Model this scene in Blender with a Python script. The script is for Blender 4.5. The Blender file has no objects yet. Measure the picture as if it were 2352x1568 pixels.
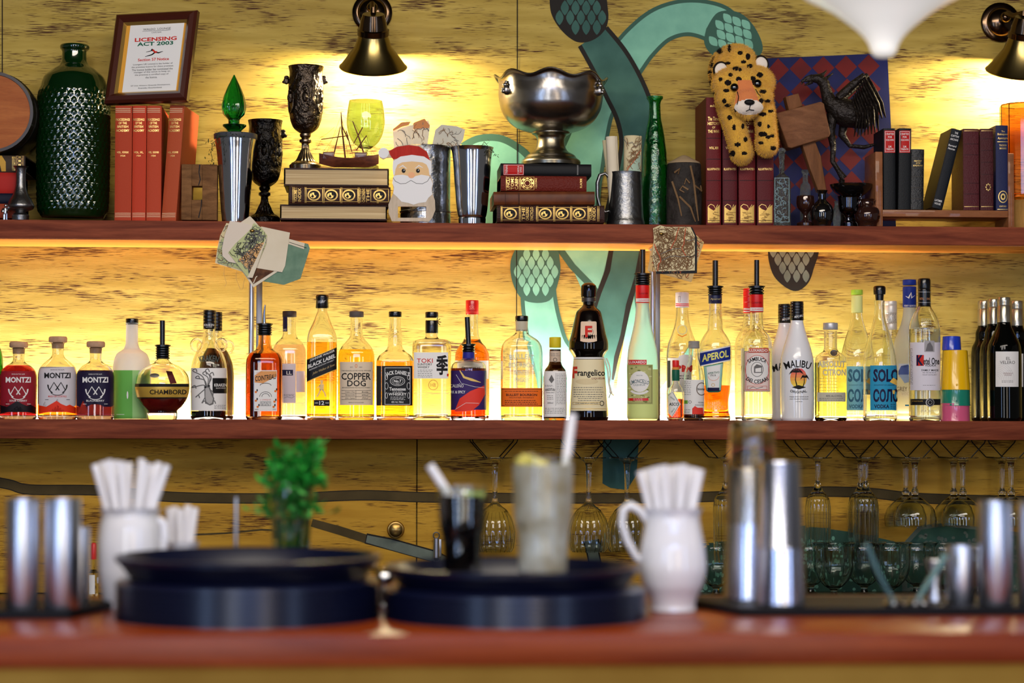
import bpy, bmesh, math, random
from mathutils import Vector, Matrix
random.seed(7)
R = math.radians
SC = bpy.context.scene
COL = SC.collection
# ------------------------------------------------------------------ camera
F = 5000.0                      # focal length in pixels of the 2352 x 1568 frame
E = 1.315                       # eye height
PSI, THE, PHI = R(3.5), math.atan(180.5/F), math.atan(5/2352)
fw = Vector((math.sin(PSI)*math.cos(THE), math.cos(PSI)*math.cos(THE), math.sin(THE)))
r0 = Vector((math.cos(PSI), -math.sin(PSI), 0)); u0 = r0.cross(fw)
rt = r0*math.cos(PHI)+u0*math.sin(PHI); up = u0*math.cos(PHI)-r0*math.sin(PHI)
CP = Vector((0, 0, E))
cam = bpy.data.cameras.new('camera'); camo = bpy.data.objects.new('camera', cam); COL.objects.link(camo)
cam.sensor_width = 36; cam.lens = F*36/2352
camo.matrix_world = Matrix(((rt.x, up.x, -fw.x, CP.x), (rt.y, up.y, -fw.y, CP.y), (rt.z, up.z, -fw.z, CP.z), (0, 0, 0, 1)))
cam.clip_start = .05
cam.dof.use_dof = True; cam.dof.focus_distance = 4.84; cam.dof.aperture_fstop = 2.6
SC.camera = camo
# ------------------------------------------------------------------ world, lights, exposure
w = bpy.data.worlds.new('world'); SC.world = w; w.use_nodes = True
w.node_tree.nodes['Background'].inputs[0].default_value = (.46, .43, .40, 1)
w.node_tree.nodes['Background'].inputs[1].default_value = .17
SC.view_settings.view_transform = 'Standard'; SC.view_settings.look = 'None'
SC.view_settings.exposure = 0.2; SC.view_settings.gamma = 1.0
SC.view_settings.use_curve_mapping = False
SC.cycles.use_denoising = True
SC.cycles.max_bounces = 14; SC.cycles.transmission_bounces = 14; SC.cycles.transparent_max_bounces = 12
SC.cycles.glossy_bounces = 4; SC.cycles.diffuse_bounces = 3
SC.cycles.sample_clamp_indirect = 4.0; SC.cycles.blur_glossy = .6
def aim(o, frm, to):
    d = Vector(to)-Vector(frm)
    o.location = frm; o.rotation_euler = d.to_track_quat('-Z', 'Y').to_euler()
def area(name, frm, to, sx, sy, power, col):
    l = bpy.data.lights.new(name, 'AREA'); l.shape = 'RECTANGLE'; l.size = sx; l.size_y = sy; l.energy = power; l.color = col
    o = bpy.data.objects.new(name, l); COL.objects.link(o); aim(o, frm, to); return o
def point(name, loc, power, col, rad=.03):
    l = bpy.data.lights.new(name, 'POINT'); l.energy = power; l.color = col; l.shadow_soft_size = rad
    o = bpy.data.objects.new(name, l); COL.objects.link(o); o.location = loc; return o
# daylight from the windows behind the camera and to the left of it, a ceiling lamp, then added fill lights
area('window_light_blue', (-2.6, -.9, 1.25), (.2, 4, 1.15), .45, 2.3, 26, (.42, .60, 1))
area('window_light_white', (-1.1, -2.4, 1.3), (.2, 4, 1.15), .5, 2.4, 34, (.92, .95, 1))
area('window_light_warm', (1.5, -2.3, 1.3), (.4, 4, 1.15), .6, 2.2, 30, (1, .84, .66))
area('right_blue_fill', (3.1, -.7, 1.25), (.2, 3.4, 1.1), .4, 2.2, 18, (.46, .62, 1))  # added blue fill for the tins' dark right side, no known window
area('high_blue_fill', (.2, -3.2, 2.75), (.2, 3, 1.1), 3.6, .5, 46, (.32, .48, 1))  # added blue light that gives the tray rims their sheen, no known window
area('ceiling_light', (.3, 2.1, 2.9), (.3, 4.7, 1.5), 3.0, .5, 50, (1, .90, .76))
area('bar_front_fill', (-.2, .9, 2.9), (.1, 3.2, .9), 2.2, .6, 30, (1, .92, .84))  # added fill that brightens the bar front, no known lamp
# ------------------------------------------------------------------ picture geometry
def PW(px, py, Y):
    d = fw*F + rt*(px-1176) - up*(py-784)
    return CP + d*(Y/d.y)
def PZ(px, py, Z):               # where the ray meets a level plane
    d = fw*F + rt*(px-1176) - up*(py-784)
    return CP + d*((Z-E)/d.z)
def S(px, Y):                    # metres per pixel there
    p = PW(px, 964, Y); return (p-CP).dot(fw)/F
YS, YW = 4.76, 4.97              # shelf front edge, wall
ZL, ZU = E, E+.4317              # tops of lower and upper shelf
ZC, ZB = 1.05, .925              # bar counter top, back counter top
# ------------------------------------------------------------------ materials
def lin(c):
    return tuple(((v/255)/12.92 if v/255 <= .04045 else ((v/255+.055)/1.055)**2.4) for v in c)
MATS = {}
def M(name, c=(128, 128, 128), rough=.5, metal=0, trans=0, ior=1.45, emit=0, bump=0, bs=40, spec=None, coat=0, var=None, vs=8, alpha=1, sheen=0, stretch=(1, 1, 1)):
    if name in MATS: return MATS[name]
    m = bpy.data.materials.new(name); m.use_nodes = True; nt = m.node_tree; b = nt.nodes['Principled BSDF']
    col = lin(c)+(1,)
    b.inputs['Base Color'].default_value = col; b.inputs['Roughness'].default_value = rough; b.inputs['Metallic'].default_value = metal
    b.inputs['Transmission Weight'].default_value = trans; b.inputs['IOR'].default_value = ior
    b.inputs['Alpha'].default_value = alpha
    if spec is None and rough >= .4 and not metal and not trans: spec = .22
    if coat: b.inputs['Coat Weight'].default_value = coat
    if sheen: b.inputs['Sheen Weight'].default_value = sheen
    if spec is not None: b.inputs['Specular IOR Level'].default_value = spec
    if emit: b.inputs['Emission Color'].default_value = col; b.inputs['Emission Strength'].default_value = emit
    if bump or var:
        tc = nt.nodes.new('ShaderNodeTexCoord'); mp = nt.nodes.new('ShaderNodeMapping'); nt.links.new(tc.outputs['Object'], mp.inputs[0])
        mp.inputs['Scale'].default_value = stretch
        if bump:
            n = nt.nodes.new('ShaderNodeTexNoise'); n.inputs['Scale'].default_value = bs; n.inputs['Detail'].default_value = 4
            bp = nt.nodes.new('ShaderNodeBump'); bp.inputs['Strength'].default_value = min(bump, 1); bp.inputs['Distance'].default_value = .002*max(1, bump)
            nt.links.new(mp.outputs[0], n.inputs[0]); nt.links.new(n.outputs[0], bp.inputs['Height']); nt.links.new(bp.outputs[0], b.inputs['Normal'])
        if var:
            n2 = nt.nodes.new('ShaderNodeTexNoise'); n2.inputs['Scale'].default_value = vs; n2.inputs['Detail'].default_value = 5
            rp = nt.nodes.new('ShaderNodeValToRGB'); rp.color_ramp.elements[0].position = .35; rp.color_ramp.elements[1].position = .65
            rp.color_ramp.elements[0].color = col; rp.color_ramp.elements[1].color = lin(var)+(1,)
            nt.links.new(mp.outputs[0], n2.inputs[0]); nt.links.new(n2.outputs[0], rp.inputs[0]); nt.links.new(rp.outputs[0], b.inputs['Base Color'])
    MATS[name] = m; return m
def wood(name, c1, c2, rough=.45, sc=(2, 30, 30), coat=.2, c3=None):
    m = M(name, c1, rough, coat=coat); nt = m.node_tree; b = nt.nodes['Principled BSDF']
    tc = nt.nodes.new('ShaderNodeTexCoord'); mp = nt.nodes.new('ShaderNodeMapping'); mp.inputs['Scale'].default_value = sc
    n = nt.nodes.new('ShaderNodeTexNoise'); n.inputs['Scale'].default_value = 2.5; n.inputs['Detail'].default_value = 8; n.inputs['Distortion'].default_value = .8
    rp = nt.nodes.new('ShaderNodeValToRGB'); rp.color_ramp.elements[0].position = .3; rp.color_ramp.elements[1].position = .7
    rp.color_ramp.elements[0].color = lin(c1)+(1,); rp.color_ramp.elements[1].color = lin(c2)+(1,)
    n2 = nt.nodes.new('ShaderNodeTexNoise'); n2.inputs['Scale'].default_value = 30; n2.inputs['Detail'].default_value = 3
    mx = nt.nodes.new('ShaderNodeMix'); mx.data_type = 'RGBA'; mx.blend_type = 'MULTIPLY'; mx.inputs[0].default_value = .35
    bp = nt.nodes.new('ShaderNodeBump'); bp.inputs['Strength'].default_value = .25; bp.inputs['Distance'].default_value = .001
    L = nt.links.new
    L(tc.outputs['Object'], mp.inputs[0]); L(mp.outputs[0], n.inputs[0]); L(mp.outputs[0], n2.inputs[0]); L(n.outputs[0], rp.inputs[0])
    L(rp.outputs[0], mx.inputs[6]); L(n2.outputs[0], mx.inputs[7]); L(mx.outputs[2], b.inputs['Base Color']); L(n2.outputs[0], bp.inputs['Height']); L(bp.outputs[0], b.inputs['Normal'])
    return m
def paint(name, base, base2, scratch, amount=.56):   # rough brushed paint over wood, horizontal scratches
    m = M(name, base, .7); nt = m.node_tree; b = nt.nodes['Principled BSDF']; L = nt.links.new
    tc = nt.nodes.new('ShaderNodeTexCoord')
    def noise(scale, sc, det=4, dist=0):
        mp = nt.nodes.new('ShaderNodeMapping'); mp.inputs['Scale'].default_value = scale
        n = nt.nodes.new('ShaderNodeTexNoise'); n.inputs['Scale'].default_value = sc; n.inputs['Detail'].default_value = det; n.inputs['Distortion'].default_value = dist
        L(tc.outputs['Object'], mp.inputs[0]); L(mp.outputs[0], n.inputs[0]); return n.outputs[0]
    def ramp(src, a, bb, ca=(0, 0, 0, 1), cb=(1, 1, 1, 1)):
        r = nt.nodes.new('ShaderNodeValToRGB'); r.color_ramp.elements[0].position = a; r.color_ramp.elements[1].position = bb
        r.color_ramp.elements[0].color = ca; r.color_ramp.elements[1].color = cb; L(src, r.inputs[0]); return r.outputs[0]
    def math_(op, a, bb):
        q = nt.nodes.new('ShaderNodeMath'); q.operation = op
        for i, v in enumerate((a, bb)):
            if isinstance(v, (int, float)): q.inputs[i].default_value = v
            else: L(v, q.inputs[i])
        return q.outputs[0]
    fine = noise((26, 1, 640), 1.0, 6, .3)
    patch = noise((2.8, 1, 13), 1.8, 5)
    s1 = math_('ADD', math_('MULTIPLY', fine, .62), math_('MULTIPLY', patch, .52))
    mask = ramp(s1, amount+.06, amount+.12)
    patch2 = noise((.9, 1, 4), 2.2, 3); dirt = ramp(patch2, .5, .75)
    bcol = ramp(noise((3, 1, 26), 2, 5), .35, .65, lin(base)+(1,), lin(base2)+(1,))
    mx = nt.nodes.new('ShaderNodeMix'); mx.data_type = 'RGBA'; L(mask, mx.inputs[0]); L(bcol, mx.inputs[6]); mx.inputs[7].default_value = lin(scratch)+(1,)
    mx2 = nt.nodes.new('ShaderNodeMix'); mx2.data_type = 'RGBA'; L(math_('MULTIPLY', dirt, .35), mx2.inputs[0]); L(mx.outputs[2], mx2.inputs[6]); mx2.inputs[7].default_value = lin(scratch)+(1,)
    L(mx2.outputs[2], b.inputs['Base Color'])
    bp = nt.nodes.new('ShaderNodeBump'); bp.inputs['Strength'].default_value = .3; bp.inputs['Distance'].default_value = .001; L(fine, bp.inputs['Height']); L(bp.outputs[0], b.inputs['Normal'])
    return m
def glass(name, c=(255, 255, 255), rough=0, ior=1.45, bump=0, bs=30):
    return M(name, c, rough, 0, 1, ior, bump=bump, bs=bs)
# ------------------------------------------------------------------ mesh tools (everything in world coordinates)
def nb(): return bmesh.new()
def setmat(faces, i):
    for f in faces: f.material_index = i
def link(name, bm, mats, parent=None, smooth=True, angle=40, local=False):
    me = bpy.data.meshes.new(name)
    if parent is not None and not local:
        bmesh.ops.translate(bm, verts=bm.verts, vec=-parent.location)
    bm.to_mesh(me); bm.free()
    for m in (mats if isinstance(mats, (list, tuple)) else [mats]): me.materials.append(m)
    if smooth:
        me.shade_smooth()
        try: me.set_sharp_from_angle(angle=R(angle))
        except Exception: pass
    o = bpy.data.objects.new(name, me); COL.objects.link(o)
    if parent is not None: o.parent = parent
    return o
def tag(o, label, cat, group=None, kind=None):
    if label: o['label'] = label
    if cat: o['category'] = cat
    if group: o['group'] = group
    if kind: o['kind'] = kind
    return o
def thing(name, label, cat, loc, group=None):
    o = bpy.data.objects.new(name, None); COL.objects.link(o); o.location = loc; o.empty_display_size = .02
    return tag(o, label, cat, group)
def struct(o): o['kind'] = 'structure'; return o
def solo(name, bm, mats, label, cat, group=None, **k):     # a thing that is one mesh, origin at its base
    xs = [v.co for v in bm.verts]
    lo = Vector((sum(v.x for v in xs)/len(xs), sum(v.y for v in xs)/len(xs), min(v.z for v in xs)))
    bmesh.ops.translate(bm, verts=bm.verts, vec=-lo)
    o = link(name, bm, mats, None, **k); o.location = lo
    return tag(o, label, cat, group)
def box(bm, x0, x1, y0, y1, z0, z1, mi=0, bev=0):
    vs = [bm.verts.new((x, y, z)) for x in (x0, x1) for y in (y0, y1) for z in (z0, z1)]
    q = [(0, 1, 3, 2), (4, 6, 7, 5), (0, 4, 5, 1), (2, 3, 7, 6), (0, 2, 6, 4), (1, 5, 7, 3)]
    fs = [bm.faces.new([vs[i] for i in a]) for a in q]
    setmat(fs, mi)
    if bev:
        es = list({e for f in fs for e in f.edges})
        r = bmesh.ops.bevel(bm, geom=es, offset=bev, segments=2, profile=.5, affect='EDGES')
        setmat(r['faces'], mi)
    return vs
def rings(bm, rows, mi=0, cap0=True, cap1=True, closed=True):   # rows of equal-length vertex coordinate lists
    vr = [[bm.verts.new(c) for c in row] for row in rows]
    n = len(rows[0])
    for a, b in zip(vr, vr[1:]):
        for i in range(n if closed else n-1):
            f = bm.faces.new((a[i], a[(i+1) % n], b[(i+1) % n], b[i])); f.material_index = mi
    if cap0 and closed: f = bm.faces.new(list(reversed(vr[0]))); f.material_index = mi
    if cap1 and closed: f = bm.faces.new(vr[-1]); f.material_index = mi
    return vr
def circ(cx, cy, z, a, b=None, n=2.0, seg=40, rot=0, flute=0, fk=0, fph=0):
    b = a if b is None else b; out = []
    for i in range(seg):
        t = 2*math.pi*i/seg; c, s = math.cos(t), math.sin(t)
        k = 1 + (flute*math.cos(fk*t+fph) if flute else 0)
        x = a*k*math.copysign(abs(c)**(2/n), c); y = b*k*math.copysign(abs(s)**(2/n), s)
        if rot: x, y = x*math.cos(rot)-y*math.sin(rot), x*math.sin(rot)+y*math.cos(rot)
        out.append((cx+x, cy+y, z))
    return out
def lathe(bm, cx, cy, prof, mi=0, seg=40, cap0=True, cap1=True, dr=1, n=2, flute=0, fk=0, rot=0):
    rings(bm, [circ(cx, cy, z, max(r, 1e-5), max(r, 1e-5)*dr, n, seg, rot, flute, fk) for r, z in prof], mi, cap0, cap1)
def frame_of(d):
    d = d.normalized(); a = Vector((0, 0, 1)) if abs(d.z) < .9 else Vector((1, 0, 0))
    u = d.cross(a).normalized(); return u, d.cross(u).normalized()
def tube(bm, pts, r, mi=0, seg=10, flat=1.0, cap=True):
    pts = [Vector(p) for p in pts]; rows = []; pu = None
    for i, p in enumerate(pts):
        d = (pts[min(i+1, len(pts)-1)]-pts[max(i-1, 0)])
        if d.length < 1e-9: d = Vector((0, 0, 1))
        if pu is None: u, v = frame_of(d)
        else:
            dd = d.normalized(); u = (pu-dd*pu.dot(dd))
            if u.length < 1e-6: u, _ = frame_of(dd)
            u.normalize(); v = dd.cross(u).normalized()
        pu = u; rr = r[i] if isinstance(r, (list, tuple)) else r
        rows.append([p+u*(rr*math.cos(2*math.pi*k/seg))+v*(rr*flat*math.sin(2*math.pi*k/seg)) for k in range(seg)])
    rings(bm, rows, mi, cap, cap)
def sph(bm, c, rx, ry=None, rz=None, mi=0, seg=20, rows=12, rot=None):
    ry = rx if ry is None else ry; rz = rx if rz is None else rz; c = Vector(c); out = []
    for j in range(1, rows):
        ph = math.pi*j/rows
        ring = []
        for i in range(seg):
            t = 2*math.pi*i/seg; v = Vector((rx*math.sin(ph)*math.cos(t), ry*math.sin(ph)*math.sin(t), -rz*math.cos(ph)))
            if rot: v = rot @ v
            ring.append(c+v)
        out.append(ring)
    vr = rings(bm, out, mi, False, False)
    a, b = Vector((0, 0, -rz)), Vector((0, 0, rz))
    if rot: a, b = rot @ a, rot @ b
    va, vb = bm.verts.new(c+a), bm.verts.new(c+b)
    for i in range(seg):
        f = bm.faces.new((va, vr[0][(i+1) % seg], vr[0][i])); f.material_index = mi
        f = bm.faces.new((vb, vr[-1][i], vr[-1][(i+1) % seg])); f.material_index = mi
def prism(bm, pts, depth, mi=0, bev=0):     # polygon given as world points, pushed back along +Y by depth
    a = [bm.verts.new(p) for p in pts]; b = [bm.verts.new(Vector(p)+Vector((0, depth, 0))) for p in pts]
    n = len(pts); fs = [bm.faces.new(a), bm.faces.new(list(reversed(b)))]
    for i in range(n): fs.append(bm.faces.new((a[i], b[i], b[(i+1) % n], a[(i+1) % n])))
    setmat(fs, mi)
    if bev:
        es = list(fs[0].edges); r = bmesh.ops.bevel(bm, geom=es, offset=bev, segments=2, profile=.5, affect='EDGES'); setmat(r['faces'], mi)
def xf(bm, mat4): bmesh.ops.transform(bm, matrix=mat4, verts=bm.verts)
def about(p, axis, ang):
    p = Vector(p); return Matrix.Translation(p) @ Matrix.Rotation(ang, 4, axis) @ Matrix.Translation(-p)
# ------------------------------------------------------------------ printed art: flat layered shapes in picture pixels mapped to a real surface
TXT = {}
def text_mesh(s, off=0.0, shear=0.0):
    k = (s, off, shear)
    if k in TXT: return TXT[k]
    c = bpy.data.curves.new('t', 'FONT'); c.body = s; c.offset = off; c.shear = shear; c.resolution_u = 2; c.size = 1
    c.align_x = 'LEFT'; c.space_line = .95
    o = bpy.data.objects.new('t', c); COL.objects.link(o); dg = bpy.context.evaluated_depsgraph_get()
    me = o.evaluated_get(dg).to_mesh()
    vs = [(v.co.x, v.co.y) for v in me.vertices]; fs = [tuple(p.vertices) for p in me.polygons]
    o.evaluated_get(dg).to_mesh_clear(); bpy.data.objects.remove(o); bpy.data.curves.remove(c)
    if vs:
        x0, x1 = min(v[0] for v in vs), max(v[0] for v in vs); y0, y1 = min(v[1] for v in vs), max(v[1] for v in vs)
        vs = [((x-(x0+x1)/2)/(x1-x0+1e-9), (y-(y0+y1)/2)/(y1-y0+1e-9)) for x, y in vs]
    TXT[k] = (vs, fs); return TXT[k]
class Art:
    def __init__(s): s.items = []; s.mats = []
    def mi(s, m):
        if m not in s.mats: s.mats.append(m)
        return s.mats.index(m)
    def add(s, vs, fs, m, lay): s.items.append((vs, fs, s.mi(m), lay)); return s
    def poly(s, pts, m, lay=0): return s.add(list(pts), [tuple(range(len(pts)))], m, lay)
    def rect(s, x0, y0, x1, y1, m, lay=0): return s.poly([(x0, y0), (x1, y0), (x1, y1), (x0, y1)], m, lay)
    def frame(s, x0, y0, x1, y1, t, m, lay=1):
        s.rect(x0, y0, x1, y0+t, m, lay); s.rect(x0, y1-t, x1, y1, m, lay); s.rect(x0, y0+t, x0+t, y1-t, m, lay); return s.rect(x1-t, y0+t, x1, y1-t, m, lay)
    def ell(s, cx, cy, rx, ry, m, lay=0, n=28): return s.poly([(cx+rx*math.cos(2*math.pi*i/n), cy+ry*math.sin(2*math.pi*i/n)) for i in range(n)], m, lay)
    def ring(s, cx, cy, rx, ry, t, m, lay=1, a0=0, a1=360, n=28):
        vs = []; fs = []
        for i in range(n+1):
            a = R(a0+(a1-a0)*i/n); vs += [(cx+rx*math.cos(a), cy+ry*math.sin(a)), (cx+(rx-t)*math.cos(a), cy+(ry-t)*math.sin(a))]
            if i: fs.append((2*i-2, 2*i, 2*i+1, 2*i-1))
        return s.add(vs, fs, m, lay)
    def line(s, pts, wd, m, lay=1):
        n = len(pts); vs = []; fs = []
        for i, p in enumerate(pts):
            a = pts[max(i-1, 0)]; b = pts[min(i+1, n-1)]; dx, dy = b[0]-a[0], b[1]-a[1]; l = math.hypot(dx, dy) or 1
            ww = (wd[i] if isinstance(wd, (list, tuple)) else wd)/2
            vs += [(p[0]-dy/l*ww, p[1]+dx/l*ww), (p[0]+dy/l*ww, p[1]-dx/l*ww)]
            if i: fs.append((2*i-2, 2*i-1, 2*i+1, 2*i))
        return s.add(vs, fs, m, lay)
    def text(s, t, cx, cy, wd, ht, m, lay=2, bold=0.0, shear=0.0, rot=0, arc=0, slant=0):
        vs, fs = text_mesh(t, bold, shear); out = []
        cr, sr = math.cos(R(rot)), math.sin(R(rot))
        for x, y in vs:
            x, y = x*wd, y*ht
            if arc: x, y = (arc+y)*math.sin(x/arc), (arc+y)*math.cos(x/arc)-arc
            y = -y + slant*x
            out.append((cx+x*cr-y*sr, cy+x*sr+y*cr))
        return s.add(out, fs, m, lay)
    def para(s, x0, y0, x1, lines, pitch, ht, m, lay=2, j=.12):     # small print: rows of short strokes, unreadable at this size
        for i in range(lines):
            x = x0; y = y0+i*pitch; xe = x1-random.random()*(x1-x0)*j
            while x < xe:
                ww = random.uniform(2, 6); s.rect(x, y, min(x+ww, xe), y+ht, m, lay); x += ww+random.uniform(1, 1.8)
        return s
    def build(s, name, parent, mp, step=None, lift=.00022, base=.0003, ystep=None, into=None):
        bm = nb(); xs = []
        for vs, fs, mi_, lay in s.items:
            vv = [bm.verts.new((x, y, lay)) for x, y in vs]; xs += [x for x, _ in vs]
            for f in fs:
                try: bm.faces.new([vv[i] for i in f]).material_index = mi_
                except ValueError: pass
        big = [f for f in bm.faces if len(f.verts) > 4]
        if big: bmesh.ops.triangulate(bm, faces=big)
        if step:
            x = min(xs)+step
            while x < max(xs):
                bmesh.ops.bisect_plane(bm, geom=bm.verts[:]+bm.edges[:]+bm.faces[:], plane_co=(x, 0, 0), plane_no=(1, 0, 0)); x += step
        if ystep:
            yy = [v.co.y for v in bm.verts]; y = min(yy)+ystep
            while y < max(yy):
                bmesh.ops.bisect_plane(bm, geom=bm.verts[:]+bm.edges[:]+bm.faces[:], plane_co=(0, y, 0), plane_no=(0, 1, 0)); y += ystep
        for v in bm.verts: v.co = mp(v.co.x, v.co.y, base+v.co.z*lift)
        fl = []
        for f in bm.faces:
            f.normal_update()
            if f.normal.dot(f.calc_center_median()-CP) > 0: fl.append(f)
        if fl: bmesh.ops.reverse_faces(bm, faces=fl)
        if into is not None:          # the print belongs to an existing part's own mesh
            me = into.data; k = len(me.materials)
            for m in s.mats: me.materials.append(m)
            for f in bm.faces: f.material_index += k
            off = (into.parent.location if into.parent else into.location); bmesh.ops.translate(bm, verts=bm.verts, vec=-off)
            tm = bpy.data.meshes.new('t'); bm.to_mesh(tm); bm.free(); b2 = nb(); b2.from_mesh(me); b2.from_mesh(tm); b2.to_mesh(me); b2.free(); bpy.data.meshes.remove(tm)
            return into
        return link(name, bm, s.mats, parent, smooth=bool(step or ystep), angle=60)
def flat(Y): return lambda x, y, o: PW(x, y, Y-o)
def pchip(pts):
    xs = [p[0] for p in pts]; ys = [p[1] for p in pts]; n = len(xs)
    h = [xs[i+1]-xs[i] for i in range(n-1)]; d = [(ys[i+1]-ys[i])/h[i] for i in range(n-1)]
    m = [0]*n; m[0] = d[0]; m[-1] = d[-1]
    for i in range(1, n-1):
        if d[i-1]*d[i] > 0:
            w1, w2 = 2*h[i]+h[i-1], h[i]+2*h[i-1]; m[i] = (w1+w2)/(w1/d[i-1]+w2/d[i])
    def f(x):
        if x <= xs[0]: return ys[0]
        if x >= xs[-1]: return ys[-1]
        k = max(i for i in range(n-1) if xs[i] <= x); t = (x-xs[k])/h[k]
        return ys[k]*(2*t**3-3*t*t+1)+h[k]*m[k]*(t**3-2*t*t+t)+ys[k+1]*(-2*t**3+3*t*t)+h[k]*m[k+1]*(t**3-t*t)
    return f
# ================================================================== the room
WALL = paint('wall_paint', (186, 160, 80), (166, 140, 62), (76, 46, 24), .545)
CABP = paint('cabinet_paint', (206, 158, 54), (184, 136, 40), (84, 46, 18), .57)
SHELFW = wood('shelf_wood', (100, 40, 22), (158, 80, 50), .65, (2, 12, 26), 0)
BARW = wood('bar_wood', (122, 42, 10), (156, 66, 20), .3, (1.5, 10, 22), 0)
UNDERW = wood('underside_lit_wood', (206, 120, 40), (226, 142, 56), .5, (2, 20, 30), .1)  # bright orange: the strip light's glow is put into the wood colour
PLY = M('panel_yellow', (176, 128, 40), .6, var=(194, 146, 54), vs=6)
BLACK = M('black', (10, 10, 11), .5); DARK = M('dark_line', (28, 20, 14), .7)
bm = nb(); box(bm, -2.2, 3.0, YW, YW+.1, ZB-.9, 3.0)
wall = struct(link('wall_back', bm, WALL))
bm = nb(); box(bm, -5, 5, -5, 5.1, -.05, 0); struct(link('floor', bm, wood('floor_wood', (70, 50, 36), (96, 70, 50), .5, (3, 12, 3))))
bm = nb(); box(bm, -5, 5, -5, 5.1, 3.0, 3.05); struct(link('ceiling', bm, M('ceiling_paint', (70, 66, 60), .9)))
# painted panels under the lower shelf: two doors meeting at one seam
sx = PW(957, 1150, YW).x
def cab(x0, x1):
    bm = nb(); box(bm, x0, x1, YW-.018, YW-.001, ZB+.001, ZL-.044, bev=.0015); return link('cabinet_door', bm, CABP)
cabL = tag(cab(-2.1, sx-.0012), 'long ochre painted cabinet front with a brass knob, left of the seam', 'cabinet', 'cabinet doors')
cabR = tag(cab(sx+.0012, 2.9), 'ochre painted cabinet front right of the seam, behind the hanging glasses', 'cabinet', 'cabinet doors')
YC = YW-.018
bm = nb(); p = PW(909, 1216, YC); s = S(909, YC)
for a, b in ((0, 19), (-3, 20), (-6, 18), (-9, 13), (-16, 12)):
    pass
rings(bm, [[(p.x+r*s*math.cos(t*math.pi/16), p.y+d*s, p.z+r*s*math.sin(t*math.pi/16)) for t in range(32)] for r, d in ((19, 0), (20, -3), (18, -6), (13, -7), (12, -16), (16, -22), (15, -27), (9, -30), (.1, -31))])
BRASS = M('aged_brass', (150, 120, 66), .28, 1); link('knob', bm, BRASS, cabL)
# mural paint
T_L = M('mural_pale_teal', (128, 186, 160), .7, var=(112, 168, 146), vs=20); T_M = M('mural_border_teal', (58, 92, 78), .7)
T_D = M('mural_deep_teal', (52, 88, 80), .7, var=(66, 104, 94), vs=14); T_K = M('mural_black_brown', (34, 30, 26), .7)
T_G = M('mural_olive', (70, 58, 32), .75, var=(84, 70, 40), vs=14); T_S = M('mural_grey', (112, 122, 110), .75, var=(92, 100, 90), vs=20)
def spline(pts, n=8):
    out = []
    for i in range(len(pts)-1):
        p0, p1, p2, p3 = pts[max(i-1, 0)], pts[i], pts[i+1], pts[min(i+2, len(pts)-1)]
        for k in range(n):
            t = k/n; out.append(tuple(.5*((2*b)+(-a+c)*t+(2*a-5*b+4*c-d)*t*t+(-a+3*b-3*c+d)*t**3) for a, b, c, d in zip(p0, p1, p2, p3)))
    out.append(tuple(pts[-1])); return out
def ribbon(A, pts, fill, border, bw=9, lay=0):
    sp = spline(pts); xy = [(p[0], p[1]) for p in sp]
    A.line(xy, [2*(p[2]+bw) for p in sp], border, lay); A.line(xy, [2*p[2] for p in sp], fill, lay+1)
def inside(pt, poly):
    x, y = pt; c = False; n = len(poly)
    for i in range(n):
        x1, y1 = poly[i]; x2, y2 = poly[i-1]
        if (y1 > y) != (y2 > y) and x < (x2-x1)*(y-y1)/(y2-y1)+x1: c = not c
    return c
def bulb(A, outline, ang, fill, border, sw=20, sh=34, lay=3):
    o = [(p[0], p[1]) for p in spline([q+(0,) if len(q) == 2 else q for q in outline+[outline[0]]], 6)][:-1]
    A.poly(o, border, lay)
    cx, cy = sum(p[0] for p in o)/len(o), sum(p[1] for p in o)/len(o)
    inner = [(cx+(x-cx)*.97, cy+(y-cy)*.97) for x, y in o]; c, s_ = math.cos(R(ang)), math.sin(R(ang))
    for j in range(-7, 8):
        for i in range(-6, 7):
            u = i*(sw+1.5)+(j % 2)*(sw+1.5)/2; v = j*(sh*.56)
            L_ = []
            for k in range(14):
                t = 2*math.pi*k/14; a = math.cos(t); L_.append((u+sw*.41*math.copysign(abs(math.sin(t))**1.7, math.sin(t)), v+sh*.43*math.copysign(abs(a)**1.2, a)))
            P_ = [(cx+x*c-y*s_, cy+x*s_+y*c) for x, y in L_]
            if all(inside(q, inner) for q in P_): A.poly(P_, fill, lay+1)
A = Art()
A.rect(4, -40, 6.5, 345, DARK, 0); A.rect(1187, -40, 1189.5, 500, DARK, 8); A.rect(1185.5, 560, 1187.5, 960, DARK, 8)
ribbon(A, [(1700, 120, 40), (1668, 78, 40), (1640, 52, 38), (1580, 40, 34), (1520, 56, 34), (1470, 98, 36), (1430, 150, 38), (1395, 200, 38), (1368, 250, 36), (1352, 310, 38), (1335, 370, 46), (1322, 430, 50), (1310, 520, 54)], T_L, T_M, 9, 0)
bulb(A, [(1622, 66), (1650, 28), (1700, 30), (1738, 70), (1750, 120), (1700, 150), (1640, 128), (1618, 100)], -40, T_L, T_M, 22, 34, 2)
ribbon(A, [(1362, 84, 32), (1400, 140, 38), (1432, 200, 40), (1458, 260, 38), (1470, 320, 38), (1466, 380, 40), (1455, 440, 44), (1440, 520, 48)], T_D, T_K, 10, 5)
bulb(A, [(1262, -20), (1266, 30), (1290, 70), (1325, 96), (1362, 92), (1392, 64), (1396, 20), (1375, -30)], 0, T_D, T_K, 23, 40, 7)
sp = spline([(1062, 336, 0), (1100, 318, 0), (1150, 318, 0), (1195, 342, 0), (1225, 372, 0)])
A.poly([(p[0], p[1]) for p in sp]+[(1225, 520), (1062, 520)], T_L, 0); A.line([(p[0], p[1]) for p in sp], 16, T_M, 1)
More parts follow.
